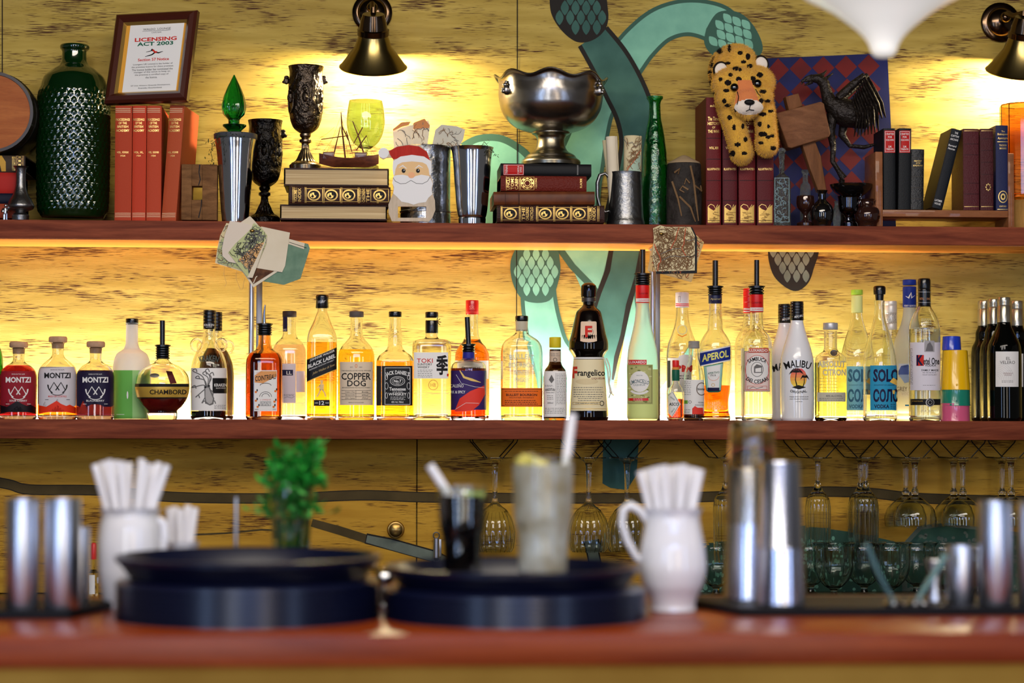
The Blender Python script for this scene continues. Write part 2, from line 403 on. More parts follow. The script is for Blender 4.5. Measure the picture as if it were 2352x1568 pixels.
# between the shelves
A.poly([(1290, 560), (1412, 560), (1372, 690), (1352, 700)], T_L, 0); A.line([(1282, 566), (1315, 612), (1352, 650), (1378, 680)], 15, T_M, 1)
A.poly([(1402, 560), (1478, 560), (1462, 640), (1440, 720), (1424, 800), (1412, 870), (1400, 930), (1330, 960), (1330, 720), (1372, 690)], T_D, 2)
A.line([(1406, 560), (1396, 620), (1376, 672), (1362, 720)], [11, 12, 11, 8], T_K, 3)
A.line([(1476, 560), (1462, 640), (1444, 700), (1430, 770), (1416, 820), (1407, 872)], [8, 11, 12, 10, 11, 5], T_K, 4)
A.poly([(1468, 640), (1480, 700), (1490, 860), (1470, 930), (1412, 930), (1420, 860), (1440, 740)], T_L, 1); A.line([(1452, 640), (1460, 680), (1470, 760)], 7, T_M, 2)
A.line([(1590, 800), (1550, 860), (1520, 900)], 14, T_L, 1)
ribbon(A, [(1236, 640, 30), (1238, 690, 33), (1246, 740, 35), (1262, 800, 38), (1292, 850, 46), (1330, 900, 60)], T_L, T_M, 9, 5)
bulb(A, [(1190, 560), (1173, 600), (1178, 650), (1205, 690), (1262, 690), (1284, 640), (1286, 600), (1270, 560)], 0, T_L, T_M, 20, 36, 7)
bulb(A, [(1764, 560), (1766, 600), (1782, 640), (1822, 668), (1852, 655), (1868, 620), (1874, 560)], 0, T_S, T_K, 20, 34, 2)
A.build('mural', wall, flat(YW), None, .0001, .0006)
A = Art()
ol = spline([(-60, 1098, 0), (20, 1112, 0), (70, 1124, 0), (230, 1126, 0), (400, 1141, 0), (640, 1144, 0), (830, 1137, 0), (1000, 1142, 0), (1400, 1144, 0), (1640, 1140, 0), (1860, 1129, 0), (2000, 1132, 0), (2120, 1144, 0), (2400, 1152, 0)])
A.line([(p[0], p[1]) for p in ol], 24, T_K, 0); A.line([(p[0], p[1]) for p in ol], 20, T_G, 1)
A.line([(440, 1228), (520, 1224), (600, 1216), (640, 1218)], 4, T_G, 0)
A.line([(716, 1200), (780, 1218), (850, 1240)], [18, 20, 20], T_G, 0); A.line([(840, 1236), (900, 1250), (1000, 1278), (1040, 1300)], [24, 28, 28, 28], T_K, 1); A.line([(842, 1237), (900, 1251), (1000, 1279), (1040, 1301)], [17, 23, 23, 23], T_S, 2)
A.line([(1356, 1240), (1368, 1300), (1372, 1380)], 30, T_K, 0); A.line([(1356, 1240), (1368, 1300), (1372, 1380)], 24, T_S, 1)
A.poly([(1385, 1005), (1468, 1005), (1462, 1090), (1440, 1125), (1402, 1120), (1384, 1110)], T_D, 3)
A.poly([(1590, 1260), (1700, 1235), (1800, 1205), (1850, 1207), (1960, 1222), (2060, 1244), (2090, 1250), (2090, 1380), (1590, 1380)], T_M, 2)
A.poly([(2072, 1250), (2110, 1208), (2170, 1200), (2240, 1208), (2400, 1230), (2400, 1380), (2072, 1380)], T_S, 3); A.poly([(2084, 1252), (2116, 1216), (2170, 1208), (2240, 1216), (2400, 1240), (2400, 1380), (2084, 1380)], T_M, 4)
random.seed(3)
for i in range(420):
    x = random.uniform(1610, 2350); y = random.uniform(1212, 1370)
    lim = 1222+max(0, (1850-x))*.14 if x < 1850 else (1222+(x-1850)*.11 if x < 2080 else 1222)
    if y > lim and not (2050 < x < 2110 and y < 1250): A.ell(x, y, random.uniform(3, 6), random.uniform(3, 6), T_L if x < 2070 else T_S, 5, 8)
A.build('mural', cabR, flat(YC), None, .0001, .0006)
# fittings on the panels
STEEL = M('brushed_steel', (190, 192, 196), .3, 1); CHROME = M('chrome', (215, 218, 224), .12, 1); PEWTER = M('pewter', (128, 128, 128), .34, 1, bump=.5, bs=120)
def hasp(px, py):
    bm = nb(); p = PW(px, py, YC-.004); s = S(px, YC)
    lathe(bm, p.x, p.y-.006, [(5*s, p.z-25*s), (7*s, p.z-24*s), (7*s, p.z+20*s), (5*s, p.z+21*s)], seg=16)
    for zz in (27, -27):
        tube(bm, [(p.x+7*s*math.cos(t/16*2*math.pi), p.y-.006, p.z+zz*s+7*s*math.sin(t/16*2*math.pi)) for t in range(17)], 1.6*s, seg=6)
    box(bm, p.x-4*s, p.x+12*s, YC-.008, YC, p.z-22*s, p.z+18*s, bev=.001)
    return solo('door_hasp', bm, STEEL, 'small steel ring latch on the cabinet beside the seam', 'latch')
hasp(1002, 1256)
# shelves
def shelf(name, z1, z0, label, under=None):
    bm = nb(); box(bm, -2.1, 2.9, YS, YW-.001, z0, z1, 0, .0015)
    if under:
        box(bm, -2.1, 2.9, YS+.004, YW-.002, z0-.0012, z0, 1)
    return tag(link(name, bm, [SHELFW, UNDERW]), label, 'shelf')
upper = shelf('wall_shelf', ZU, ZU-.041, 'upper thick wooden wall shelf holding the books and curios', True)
lower = shelf('wall_shelf', ZL, ZL-.042, 'lower thick wooden wall shelf holding the row of bottles')
# light strip lying behind the bottles
bm = nb(); x0, x1 = -1.02, 1.27
box(bm, x0, x1, YW-.022, YW-.002, ZL+.0005, ZL+.008, 0); box(bm, x0, x1, YW-.020, YW-.004, ZL+.008, ZL+.0105, 1)
tag(link('light_strip', bm, [STEEL, M('led_diffuser', (255, 240, 205), .5, emit=14)]), 'bright white light strip lying at the wall behind the bottles', 'light')
area('strip_light', ((x0+x1)/2, YW-.045, ZL+.014), ((x0+x1)/2, YW-.002, ZL+.05), x1-x0, .018, 31, (1, .98, .88))
# counters
bm = nb(); box(bm, -2.1, 2.9, 4.35, YC-.001, ZB-.04, ZB, 0, .002); BARW.node_tree.nodes['Principled BSDF'].inputs['Specular IOR Level'].default_value = .3; bc = tag(link('back_counter', bm, M('dark_worktop', (16, 15, 15), .25)), 'dark counter along the wall under the glass racks', 'counter')
bm = nb(); box(bm, -2.1, 2.9, 4.40, YC-.001, .001, ZB-.041); tag(link('base_cabinet', bm, BLACK), 'dark base cabinets under the back counter', 'cabinet')
bm = nb(); box(bm, -1.6, 2.2, 2.70, 3.30, ZC-.039, ZC, 0, .0012); tag(link('bar_counter', bm, BARW), 'polished red-brown wooden bar top in the foreground', 'counter')
bm = nb(); box(bm, -1.6, 2.2, 2.735, 3.27, .001, ZC-.040); tag(link('wall_counter', bm, PLY), 'mustard yellow front panel below the bar top', 'panel')
# steel posts that carry the upper shelf
def post(x0, x1, label, brace):
    t = None; zt, zb = ZU-.0435, ZL+.0002
    pl, pr = PW(x0, 760, 4.90), PW(x1, 760, 4.90); t = thing('shelf_post', label, 'post', (pl.x, 4.90, zb), 'steel shelf posts')
    s = S(x0, 4.9); bm = nb(); tube(bm, [(pl.x+6*s, 4.90, zb), (pl.x+6*s, 4.90, zt)], 6.5*s, seg=14)
    for zz in (.12, .13): lathe(bm, pl.x+6*s, 4.90, [(8*s, zb+zz), (8*s, zb+zz+.004)], seg=14)
    link('rod', bm, STEEL, t)
    bm = nb(); box(bm, pr.x-13*s, pr.x, 4.905, 4.925, zb, zt, 0, .001); link('flat_bar', bm, M('grey_steel', (120, 118, 116), .4, 1), t)
    if brace:
        bm = nb(); tube(bm, [(pl.x-2*s, 4.885, zt-.05), (pl.x+10*s, 4.86, zt-.012), (pl.x+26*s, 4.82, zt-.006)], 5*s, seg=8); box(bm, pl.x-4*s, pl.x+30*s, 4.815, 4.9, zt-.003, zt, 0); link('bracket', bm, STEEL, t)
post(571, 601, 'steel post between the shelves behind the amber pourer bottle', False)
post(1493, 1517, 'steel post between the shelves behind the tall frosted bottle', True)
# wire racks under the lower shelf with glasses hanging by the foot
WIRE = M('black_wire', (18, 18, 18), .4, .6)
def rack(px, label, vee=True):
    Y0, Y1 = 4.80, 4.94; zt = ZL-.0425; bm = nb()
    for sgn in (-1, 1):
        a = PW(px+sgn*52, 1000, Y0).x; b = PW(px+sgn*18, 1000, Y0).x; zz = PW(px, 1050, Y0).z
        for Y in (Y0, Y1): tube(bm, [(a, Y, zt), (a+(b-a)*.05, Y, zt-.006), (b, Y, zz-.0015)], .0013, seg=6)
        tube(bm, [(b, Y0-.002, zz-.0015), (b, Y1+.002, zz-.0015)], .0013, seg=6)
    return solo('glass_rack', bm, WIRE, label, 'rack', 'wire glass racks under the lower shelf')
GC = glass('clear_glass', (244, 250, 247)); 
def stem_glass(px, Y, kind, label, group, hidden=False):
    s = S(px, Y); p = PW(px, 1050, Y)
    if kind == 'balloon': pr = [(40, 0), (40, 1.5), (20, 5), (9, 13), (7, 22), (5.5, 60), (6, 96), (12, 108), (28, 122), (42, 148), (47, 176), (44, 206), (38, 216)]; fl = .035
    elif kind == 'flute': pr = [(33, 0), (33, 1.5), (14, 4), (6, 12), (5, 50), (9, 70), (14, 78), (26, 96), (29, 120), (28, 190), (25, 240)]; fl = .03
    else: pr = [(36, 0), (36, 1.5), (18, 5), (8, 14), (6, 24), (5, 70), (9, 80), (7, 86), (20, 96), (42, 118), (48, 140), (47, 158)]; fl = .015
    f = pchip([(b, a) for a, b in pr]); n = 46; H = pr[-1][1]; hs = sorted(set([b for a, b in pr[:4]]+[H*i/n for i in range(n+1)]))
    bowl0 = {'balloon': 100, 'flute': 76, 'coupe': 90}[kind]
    out = [(f(h)*s, p.z-h*s) for h in hs]; inn = [((f(h)-1.7)*s, p.z-h*s) for h in reversed([q for q in hs if q > bowl0+3])]
    inn.append((.3*s, p.z-(bowl0+3)*s)); bm = nb(); out = [(.3*s, p.z)]+out
    rows = [circ(p.x, Y, z, r, seg=48, flute=(fl if i > len(out)*.42 else 0), fk=24) for i, (r, z) in enumerate(out+inn)]
    rings(bm, rows, 0, True, True); bmesh.ops.recalc_face_normals(bm, faces=bm.faces[:])
    o = link(kind_name[kind], bm, GC, None, angle=50)
    loc = Vector((p.x, Y, p.z)); 
    for v in o.data.vertices: v.co -= loc
    o.location = loc; return tag(o, label, 'glass', group)
kind_name = {'balloon': 'balloon_wine_glass', 'flute': 'champagne_flute', 'coupe': 'coupe_glass'}
rack(1137, 'wire glass rack above the leftmost hanging balloon glass'); rack(1352, 'wire glass rack above the balloon glass behind the lemon drink'); rack(1440, 'wire glass rack directly right of the lemon drink')
stem_glass(1137, 4.84, 'balloon', 'ribbed balloon glass hanging upside down between the two drinks', 'hanging balloon glasses')
stem_glass(1352, 4.84, 'balloon', 'ribbed balloon glass hanging just right of the lemon drink', 'hanging balloon glasses')
stem_glass(1440, 4.895, 'balloon', 'ribbed balloon glass hanging half behind the white jug handle', 'hanging balloon glasses')
for px, l in ((1667, 'behind the steel shakers'), (1878, 'just right of the shakers'), (1988, 'second right of the shakers')):
    rack(px, 'wire glass rack holding the flute '+l)
    stem_glass(px, 4.83, 'flute', 'narrow ribbed champagne flute hanging '+l, 'hanging flutes')
stem_glass(1976, 4.905, 'flute', 'champagne flute hanging in the back row behind the second flute', 'hanging flutes')
for px, l in ((2101, 'left of the three coupes'), (2211, 'middle of the three coupes'), (2322, 'rightmost coupe at the frame edge')):
    rack(px, 'wire glass rack holding the coupe, '+l)
    stem_glass(px, 4.80, 'coupe', 'shallow coupe glass hanging in front, '+l, 'hanging coupes')
    stem_glass(px-21, 4.90, 'coupe', 'shallow coupe glass hanging in the back row, '+l, 'hanging coupes')
# upright dessert glasses standing on the back counter
def goblet(px, Y, label):
    s = S(px, Y); p = PW(px, 1300, Y); top = PW(px, 1246, Y).z; H = (top-ZB)/s; bm = nb()
    pr = [(30, 0), (28, 3), (9, 9), (7, 18), (22, 30), (40, 52), (47, 78), (48, H-14), (46, H-6), (50, H)]
    f = pchip([(b, a) for a, b in pr]); hs = [H*i/40 for i in range(41)]
    rows = [circ(p.x, Y, ZB+h*s, f(h)*s, seg=48, flute=(.02 if 28 < h < H-8 else 0), fk=12) for h in hs]
    rows += [circ(p.x, Y, ZB+h*s, max(f(h)-3, .5)*s, seg=48) for h in reversed(hs) if h > 26]
    rings(bm, rows); bmesh.ops.recalc_face_normals(bm, faces=bm.faces[:])
    return solo('dessert_glass', bm, GC, label, 'glass', 'fluted dessert glasses on the back counter', angle=50)
for px, Y, l in ((1645, 4.80, 'left of the shakers, beside the white jug'), (1760, 4.80, 'standing behind the shakers'), (1862, 4.84, 'just right of the shakers'), (1915, 4.74, 'second to the right of the shakers'), (1985, 4.82, 'behind the left pale blade'), (2045, 4.74, 'between the two pale blades'), (2105, 4.84, 'behind the right pale blade'), (2168, 4.76, 'beside the small steel cup'), (2245, 4.84, 'behind the tall steel cup')):
    goblet(px, Y, 'fluted clear dessert glass '+l)
# small spice bottle standing far back on the left
# ================================================================== upper shelf
GILT = M('gilt', (226, 190, 110), .35, .6); PAGE = M('page_edge', (214, 190, 146), .9, var=(176, 148, 104), vs=3, stretch=(1, 1, 160))
PAGEV = M('page_edge_upright', (200, 176, 134), .9, var=(164, 140, 100), vs=3, stretch=(160, 1, 1))
INK = M('ink_black', (24, 22, 22), .6); WHITE = M('white_paper', (232, 230, 226), .8); INKG = M('ink_grey', (110, 108, 106), .7)
REDI = M('ink_red', (204, 44, 34), .6); GREENI = M('ink_green', (30, 100, 74), .6); ORNG = M('ink_orange', (226, 120, 40), .6)
def book(label, x0, x1, y0, Yf, depth, mat, art=None, lean=0, yaw=0, group=None, name='book', zb=None, xb=None, bulge=.0025):
    """standing book, spine to the front; x0..x1 are the spine's edges at its foot"""
    zb = ZU if zb is None else zb
    a, b = PW(x0, 500, Yf).x, PW(x1, 500, Yf).x; T = b-a; c = math.cos(R(lean)); a0 = a
    H = (PW((x0+x1)/2, y0, Yf).z-zb)/c; piv = Vector((a if lean >= 0 else b, Yf, zb))
    if lean: T *= c; a, b = (a, a+T) if lean > 0 else (b-T, b)
    if lean > 0: piv = Vector((b, Yf, zb)); 
    else: piv = Vector((a, Yf, zb))
    rot = about(piv, 'Y', R(lean)); t = thing(name, label, 'book', (piv.x, Yf, zb), group)
    bm = nb(); n = 8; bd = .0028
    prof = [(a+T*i/n, Yf-bulge*math.sqrt(max(0, 1-(2*i/n-1)**2))) for i in range(n+1)]
    ring_ = [(a, Yf+depth)]+prof+[(b, Yf+depth), (b-bd, Yf+depth), (b-bd, Yf+bd), (a+bd, Yf+bd), (a+bd, Yf+depth)]
    rings(bm, [[(x, y, z) for x, y in ring_] for z in (zb, zb+H)]); bmesh.ops.triangulate(bm, faces=[f for f in bm.faces if len(f.verts) > 4])
    bmesh.ops.recalc_face_normals(bm, faces=bm.faces[:]); xf(bm, rot); cov = link('cover', bm, mat, t, angle=35)
    bm = nb(); box(bm, a+bd, b-bd, Yf+bd, Yf+depth-.004, zb+.004, zb+H-.004); xf(bm, rot); link('pages', bm, PAGEV, t)
    if art:
        inv = rot.inverted(); xc = (a+b)/2
        def mp(x, y, o):
            p = PW(x, y, Yf); q = inv @ p; u = max(-1, min(1, (q.x-xc)/(T/2))); q.x = xc+u*T/2*.985
            q.y = Yf-bulge*math.sqrt(max(0, 1-u*u))-o-.0001; return rot @ q
        A = Art(); art(A); A.build('spine_print', t, mp, 6, into=cov)
    if yaw: t.rotation_euler.z = R(yaw)
    return t
def fbook(label, x0, x1, y0, y1, Yf, depth, mat, art=None, group=None, face='spine', tilt=0, yaw=0, bulge=.004, pm=None):
    """book lying flat; y0..y1 top and bottom edge in the picture"""
    a, b = PW(x0, y1, Yf), PW(x1, y1, Yf); T = S((x0+x1)/2, Yf)*(y1-y0); zb = max(ZU, (a.z+b.z)/2); ax, bx = a.x, b.x; xm = (ax+bx)/2
    t = thing('book', label, 'book', (xm, Yf, zb), group); bd = .0032; bm = nb(); n = 8
    if face == 'spine':
        prof = [(Yf-bulge*math.sqrt(max(0, 1-(2*i/n-1)**2)), zb+T*i/n) for i in range(n+1)]
        ring_ = [(Yf+depth, zb)]+prof+[(Yf+depth, zb+T), (Yf+depth, zb+T-bd), (Yf+bd, zb+T-bd), (Yf+bd, zb+bd), (Yf+depth, zb+bd)]
    else:
        ring_ = [(Yf, zb), (Yf, zb+bd), (Yf+depth-bd, zb+bd), (Yf+depth-bd, zb+T-bd), (Yf, zb+T-bd), (Yf, zb+T), (Yf+depth, zb+T), (Yf+depth, zb)]
    rings(bm, [[(x, y, z) for y, z in ring_] for x in (ax, bx)]); bmesh.ops.triangulate(bm, faces=[f for f in bm.faces if len(f.verts) > 4])
    bmesh.ops.recalc_face_normals(bm, faces=bm.faces[:]); cov = link('cover', bm, mat, t, angle=35)
    bm = nb()
    if face == 'spine': box(bm, ax+.004, bx-.004, Yf+bd, Yf+depth-.004, zb+bd, zb+T-bd)
    else:
        rr = [(Yf+.002+.004*(1-abs(2*i/6-1)**2), zb+bd+(T-2*bd)*i/6) for i in range(7)]+[(Yf+depth-bd, zb+T-bd), (Yf+depth-bd, zb+bd)]
        rings(bm, [[(x, y, z) for y, z in rr] for x in (ax+.003, bx-.003)]); bmesh.ops.recalc_face_normals(bm, faces=bm.faces[:])
    link('pages', bm, PAGE, t)
    if art:
        def mp(x, y, o):
            p = PW(x, y, Yf); u = max(-1, min(1, (p.z-zb-T/2)/(T/2))); return Vector((p.x, Yf-bulge*math.sqrt(max(0, 1-u*u))-o-.0001, zb+T/2+u*T/2*.985))
        A = Art(); art(A); A.build('spine_print', t, mp, None, ystep=6, into=cov)
    if tilt or yaw: t.rotation_euler = (0, R(tilt), R(yaw))
    return t
def lath(cx, Y, prof, top=None, z0=None, mi=0, bm=None, seg=40, **k):   # prof: (half width px, picture y) from bottom to top
    bm = bm or nb(); p = PW(cx, 500, Y); s = S(cx, Y)
    pr = [(r*s, PW(cx, y, Y).z) for r, y in prof]
    if z0 is not None: pr[0] = (pr[0][0], z0)
    lathe(bm, p.x, Y, pr, mi, seg, **k); return bm
def dense(prof, n=50):
    f = pchip(sorted([(-y, r) for r, y in prof])); ys = sorted(-y for r, y in prof)
    allv = sorted(set([ys[0]+(ys[-1]-ys[0])*i/n for i in range(n+1)]+ys)); return [(f(v), -v) for v in allv]
def vessel(cx, Y, prof, wall, z0, bm=None, mi=0, seg=48, n=50, solid_to=None, **k):   # open vessel with inner wall
    d = dense(prof, n); bm = bm or nb(); p = PW(cx, 500, Y); s = S(cx, Y)
    o = [(r*s, PW(cx, y, Y).z) for r, y in d]; o[0] = (o[0][0], z0)
    zi = (PW(cx, solid_to, Y).z if solid_to else z0+wall*s*2)
    inn = [(max((r-wall)*s, .0004), PW(cx, y, Y).z) for r, y in reversed(d) if PW(cx, y, Y).z > zi]; inn.append((.0003, zi))
    if inn[-2][1]-zi > .0005: inn[-1] = (.0003, inn[-2][1]-.0003)
    rings(bm, [circ(p.x, Y, z, r, seg=seg, **k) for r, z in [(.0003, z0)]+o+inn], mi); bmesh.ops.recalc_face_normals(bm, faces=bm.faces[:]); return bm
# ---- wall lamps
TILT = R(24)
def wall_lamp(cx, ytop, ybot, hw, hwt, Y, rx, ry, label, power):
    p = PW(cx, ybot, Y); s = S(cx, Y); zb_ = p.z; zt = PW(cx, ytop, Y).z; wp = PW(rx, ry, YW); ws = S(rx, YW)
    t = thing('wall_lamp', label, 'lamp', (wp.x, YW-.001, wp.z), 'brass cone wall lamps')
    TM = about((p.x, Y, zt), 'X', TILT)
    BR = M('lamp_brass', (150, 132, 84), .24, 1); DKB = M('dark_bronze', (92, 74, 58), .18, 1); IN = M('shade_white', (250, 244, 226), .5)
    bm = nb(); rings(bm, [[(wp.x+r*ws*math.cos(q*math.pi/20), YW-.001-d*ws, wp.z+r*ws*math.sin(q*math.pi/20)) for q in range(40)] for r, d in ((46, 0), (46, 5), (43, 8), (34, 9), (32, 14), (24, 20), (12, 24), (.1, 25))])
    ro = link('wall_plate', bm, DKB, t)
    for q in (40, 220, 320):
        bm = nb(); sph(bm, (wp.x+39*ws*math.cos(R(q)), YW-.001-9*ws, wp.z+39*ws*math.sin(R(q))), 5*ws, 2.5*ws, 5*ws); link('screw', bm, CHROME, ro)
    bm = nb(); ax = p.x; tube(bm, [(wp.x, YW-.02, wp.z), (wp.x, YW-.06, wp.z+.01), ((wp.x+ax)/2, (Y+YW)/2-.02, zt+.055), (ax, Y, zt+.055), (ax, Y, zt+.02)], .0065, seg=12)
    sph(bm, (wp.x, YW-.045, wp.z+.004), .013); link('arm', bm, DKB, t)
    bm = nb(); lathe(bm, ax, Y, [(hwt*s*.75, zt+.045), (hwt*s*.9, zt+.03), (hwt*s, zt+.012), (hwt*s*1.12, zt+.01), (hwt*s*1.12, zt-.002), (hwt*s, zt-.004)], seg=32); xf(bm, TM); link('lamp_holder', bm, DKB, t)
    bm = nb(); oo = [(hwt*s, zt), (hw*s*.55, zt+(zb_-zt)*.38), (hw*s*.97, zb_+.004), (hw*s*1.02, zb_+.001), (hw*s, zb_-.001)]
    rings(bm, [circ(ax, Y, z, r) for r, z in oo], 0, False, False); rings(bm, [circ(ax, Y, z, r-.0015) for r, z in reversed(oo)], 1, False, False)
    rings(bm, [circ(ax, Y, zb_-.001, hw*s), circ(ax, Y, zb_-.001, hw*s-.0015)], 0, False, False)
    xf(bm, TM); link('lamp_shade', bm, [BR, IN], t)
    bm = nb(); sph(bm, (ax, Y, zb_+.036), .017, .017, .024); xf(bm, TM); link('bulb', bm, M('bulb_glow', (255, 226, 160), .3, emit=14), t)
    point('lamp_light', TM @ Vector((ax, Y, zb_+.006)), power, (1, .84, .52), .018)
wall_lamp(857, 78, 156, 78, 33, 4.845, 855, 30, 'brass cone wall lamp shining above the green wine glass', 24)
wall_lamp(2352, 84, 166, 78, 33, 4.845, 2297, 52, 'brass cone wall lamp at the right, above the amber vase', 18)
# ---- left end
bk = [('bottom book of the left pile, orange-red with silver figurine before it', 467, 500, (150, 62, 34)), ('dark blue book lying between two red ones in the left pile', 443, 467, (16, 20, 38)), ('thick bright red book in the left pile', 395, 443, (168, 34, 26))]
for l, y0, y1, c in bk: fbook(l, -190, 40 if y0 != 395 else 38, y0, y1, 4.80, .15, M('cloth_%d' % y0, c, .6))
def f0(A):
    A.poly([(-30, 357), (4, 357), (14, 372), (14, 394), (4, 394), (0, 375), (-30, 372)], M('spine_yellow', (196, 150, 60), .6), 0); A.text('TITLES', 32, 376, 8, 34, GILT, 1); A.rect(37, 357, 55, 394, M('spine_tan', (150, 120, 78), .6), 0)
    for i in range(4): A.ell(46, 361+i*9, 6, 3.6, INK, 1, 10); A.ell(46, 361+i*9, 4, 2, GILT, 2, 8)
fbook('dark patterned book on top of the left pile, under the round wooden keg', -180, 58, 356, 395, 4.80, .15, M('cloth_brown', (60, 48, 38), .6), f0)
# keg lying on its side, end towards the room
KEGW = wood('keg_wood', (164, 82, 22), (190, 108, 44), .45, (3, 3, 24), .3); c = PW(-18, 257, 4.78); s = S(0, 4.78)
t = thing('wooden_keg', 'small round wooden keg lying on the book pile at the left edge', 'keg', (c.x, 4.85, c.z-97*s))
KX = lambda r, d: [(c.x+r*s*math.cos(q*math.pi/24), 4.78+d, c.z+r*s*math.sin(q*math.pi/24)) for q in range(48)]
bm = nb(); rings(bm, [KX(86, .002), KX(87, -.002), KX(94, -.002), KX(95, .02), KX(97, .07), KX(94, .15)], 0, False, True); link('staves', bm, M('keg_dark', (38, 22, 14), .35, coat=.4), t)
bm = nb(); rings(bm, [KX(87, .001), KX(87, .006)], 0); link('keg_head', bm, KEGW, t)
bm = nb(); rings(bm, [KX(95.5, .032), KX(97.4, .034), KX(97.6, .05), KX(95.5, .052)], 0, False, False); link('hoop', bm, M('grey_iron', (70, 66, 62), .4, 1), t)
# bud vase, figurine
bm = vessel(47, 4.775, [(19, 500), (20, 495), (12, 487), (28, 480), (31, 473), (27, 462), (17, 445), (12, 425), (11, 400), (14, 386), (18, 382)], 2, ZU, seg=32); solo('bud_vase', bm, PEWTER, 'slim pewter bud vase between the left books and green demijohn', 'vase')
bm = nb(); p = PW(12, 490, 4.77); s = S(12, 4.77)
for q in (-3, 3): tube(bm, [(p.x+q*s, 4.77, ZU), (p.x+q*s*.9, 4.77, ZU+15*s)], 2.6*s, seg=8)
tube(bm, [(p.x, 4.77, ZU+12*s), (p.x, 4.77, ZU+20*s), (p.x, 4.77, ZU+28*s)], [4*s, 6*s, 4*s], seg=10); sph(bm, (p.x+1*s, 4.77, ZU+33*s), 4*s)
tube(bm, [(p.x-5*s, 4.77, ZU+26*s), (p.x-7*s, 4.765, ZU+17*s)], 2*s, seg=8); tube(bm, [(p.x+5*s, 4.77, ZU+26*s), (p.x+8*s, 4.765, ZU+19*s)], 2*s, seg=8)
solo('figurine', bm, CHROME, 'tiny silver standing figurine in front of the left book pile', 'figurine')
# green demijohn with diamond relief
GG = M('demijohn_glass', (5, 46, 14), .06, 0, .45, 1.52, coat=1)
prof = dense([(70, 502), (74, 496), (77, 480), (79, 430), (80, 330), (79, 240), (78, 210), (70, 180), (52, 162), (34, 148), (29, 138), (28, 120), (31, 112)], 150)
p = PW(168, 400, 4.885); s = S(168, 4.885); rows = []; NS = 132
t = thing('demijohn', 'tall dark green glass demijohn with diamond-textured sides', 'bottle', (p.x, 4.885, ZU))
for r, y in prof:
    z = max(PW(168, y, 4.885).z, ZU); ring = []; h = (z-ZU)/.0135
    for i in range(NS):
        a = 2*math.pi*i/NS; k = 0
        if 200 < y < 494:
            u = a*33/(2*math.pi)*1.0; q1, q2 = abs(math.sin(math.pi*(u+h*.5))), abs(math.sin(math.pi*(u-h*.5))); k = .06*min(q1, q2)*min(1, (y-200)/20, (494-y)/10)
        rr = r*s*(1+k); ring.append((p.x+rr*math.cos(a), 4.885+rr*math.sin(a), z))
    rows.append(ring)
bm = nb(); rings(bm, rows, 0, True, True); link('body', bm, GG, t, angle=60)
bm = vessel(168, 4.885, [(28, 116), (33, 113), (34, 108), (32, 104), (30, 103)], 5, PW(168, 117, 4.885).z, seg=48, n=8); link('lip', bm, GG, t)
# red academy books
for i, (x0, x1, v, ln, col) in enumerate([(263, 301.5, 'VOL. XXXIX', 0, (172, 62, 34)), (303, 334.5, 'VOL. XL.', 0, (186, 60, 34)), (336, 369.5, 'VOL. XXXVIII', 0, (180, 66, 38)), (370, 404, 'VOL. XXXVII', 3.9, (172, 74, 40))]):
    def art(A, x0=x0, x1=x1, v=v, ln=ln):
        cx = (x0+x1)/2; W_ = x1-x0; dx = lambda y: (500-y)*math.tan(R(ln))
        for y in (249, 253, 257, 489, 493, 497): A.rect(cx-W_/2+1+dx(y), y, cx+W_/2-1+dx(y), y+1.4, M('pale_gilt', (220, 188, 150), .5), 0)
        for q, (tx, yy) in enumerate((('PROCEEDINGS', 275), ('OF THE', 283), ('BRITISH', 291), ('ACADEMY', 300))): A.text(tx, cx+dx(yy), yy, W_*(.86, .5, .66, .8)[q], 5.6, GILT, 1, .01)
        A.text(v, cx+dx(350), 350, W_*.72, 4.5, GILT, 1, .01); A.text('1934', cx+dx(358), 358, W_*.3, 4, GILT, 1)
    book('brick-red cloth book, '+('leftmost under the framed notice', 'second from left under the framed notice', 'third from left under the framed notice', 'leaning at the right under the framed notice')[i], x0, x1, 243, 4.785, .155, M('redcloth%d' % i, col, .65, bump=.3, bs=500), art, ln, -7 if i == 3 else 0, 'brick-red volumes under the framed notice')
# framed notice leaning back on top of them
al, be = R(15), R(19); W_, H_ = 195*S(340, 4.79)/math.cos(be), 218*S(340, 4.79)/math.cos(al)
O_ = PW(243, 241, 4.812); N_ = Vector((math.sin(be), math.cos(be), 0)); HX = Vector((math.cos(be), -math.sin(be), 0)); UX = N_*math.sin(al)+Vector((0, 0, math.cos(al))); NF = HX.cross(UX).normalized()
if NF.y > 0: NF = -NF
def fp(u, v, o=0): return O_+HX*(u*W_)+UX*(v*H_)+NF*o
t = thing('picture_frame', 'dark wood framed licensing notice leaning on the red books', 'picture', fp(.5, 0), None)
FRW = M('frame_mahogany', (66, 26, 16), .3, coat=.5)
def fbar(bm, u0_, v0, u1, v1, d0, d1, mi=0):
    pts = [(u0_, v0), (u1, v0), (u1, v1), (u0_, v1)]; a = [bm.verts.new(fp(u, v, d1)) for u, v in pts]; b = [bm.verts.new(fp(u, v, d0)) for u, v in pts]
    for f in [a, list(reversed(b))]+[[a[i], b[i], b[(i+1) % 4], a[(i+1) % 4]] for i in range(4)]: bm.faces.new(f).material_index = mi
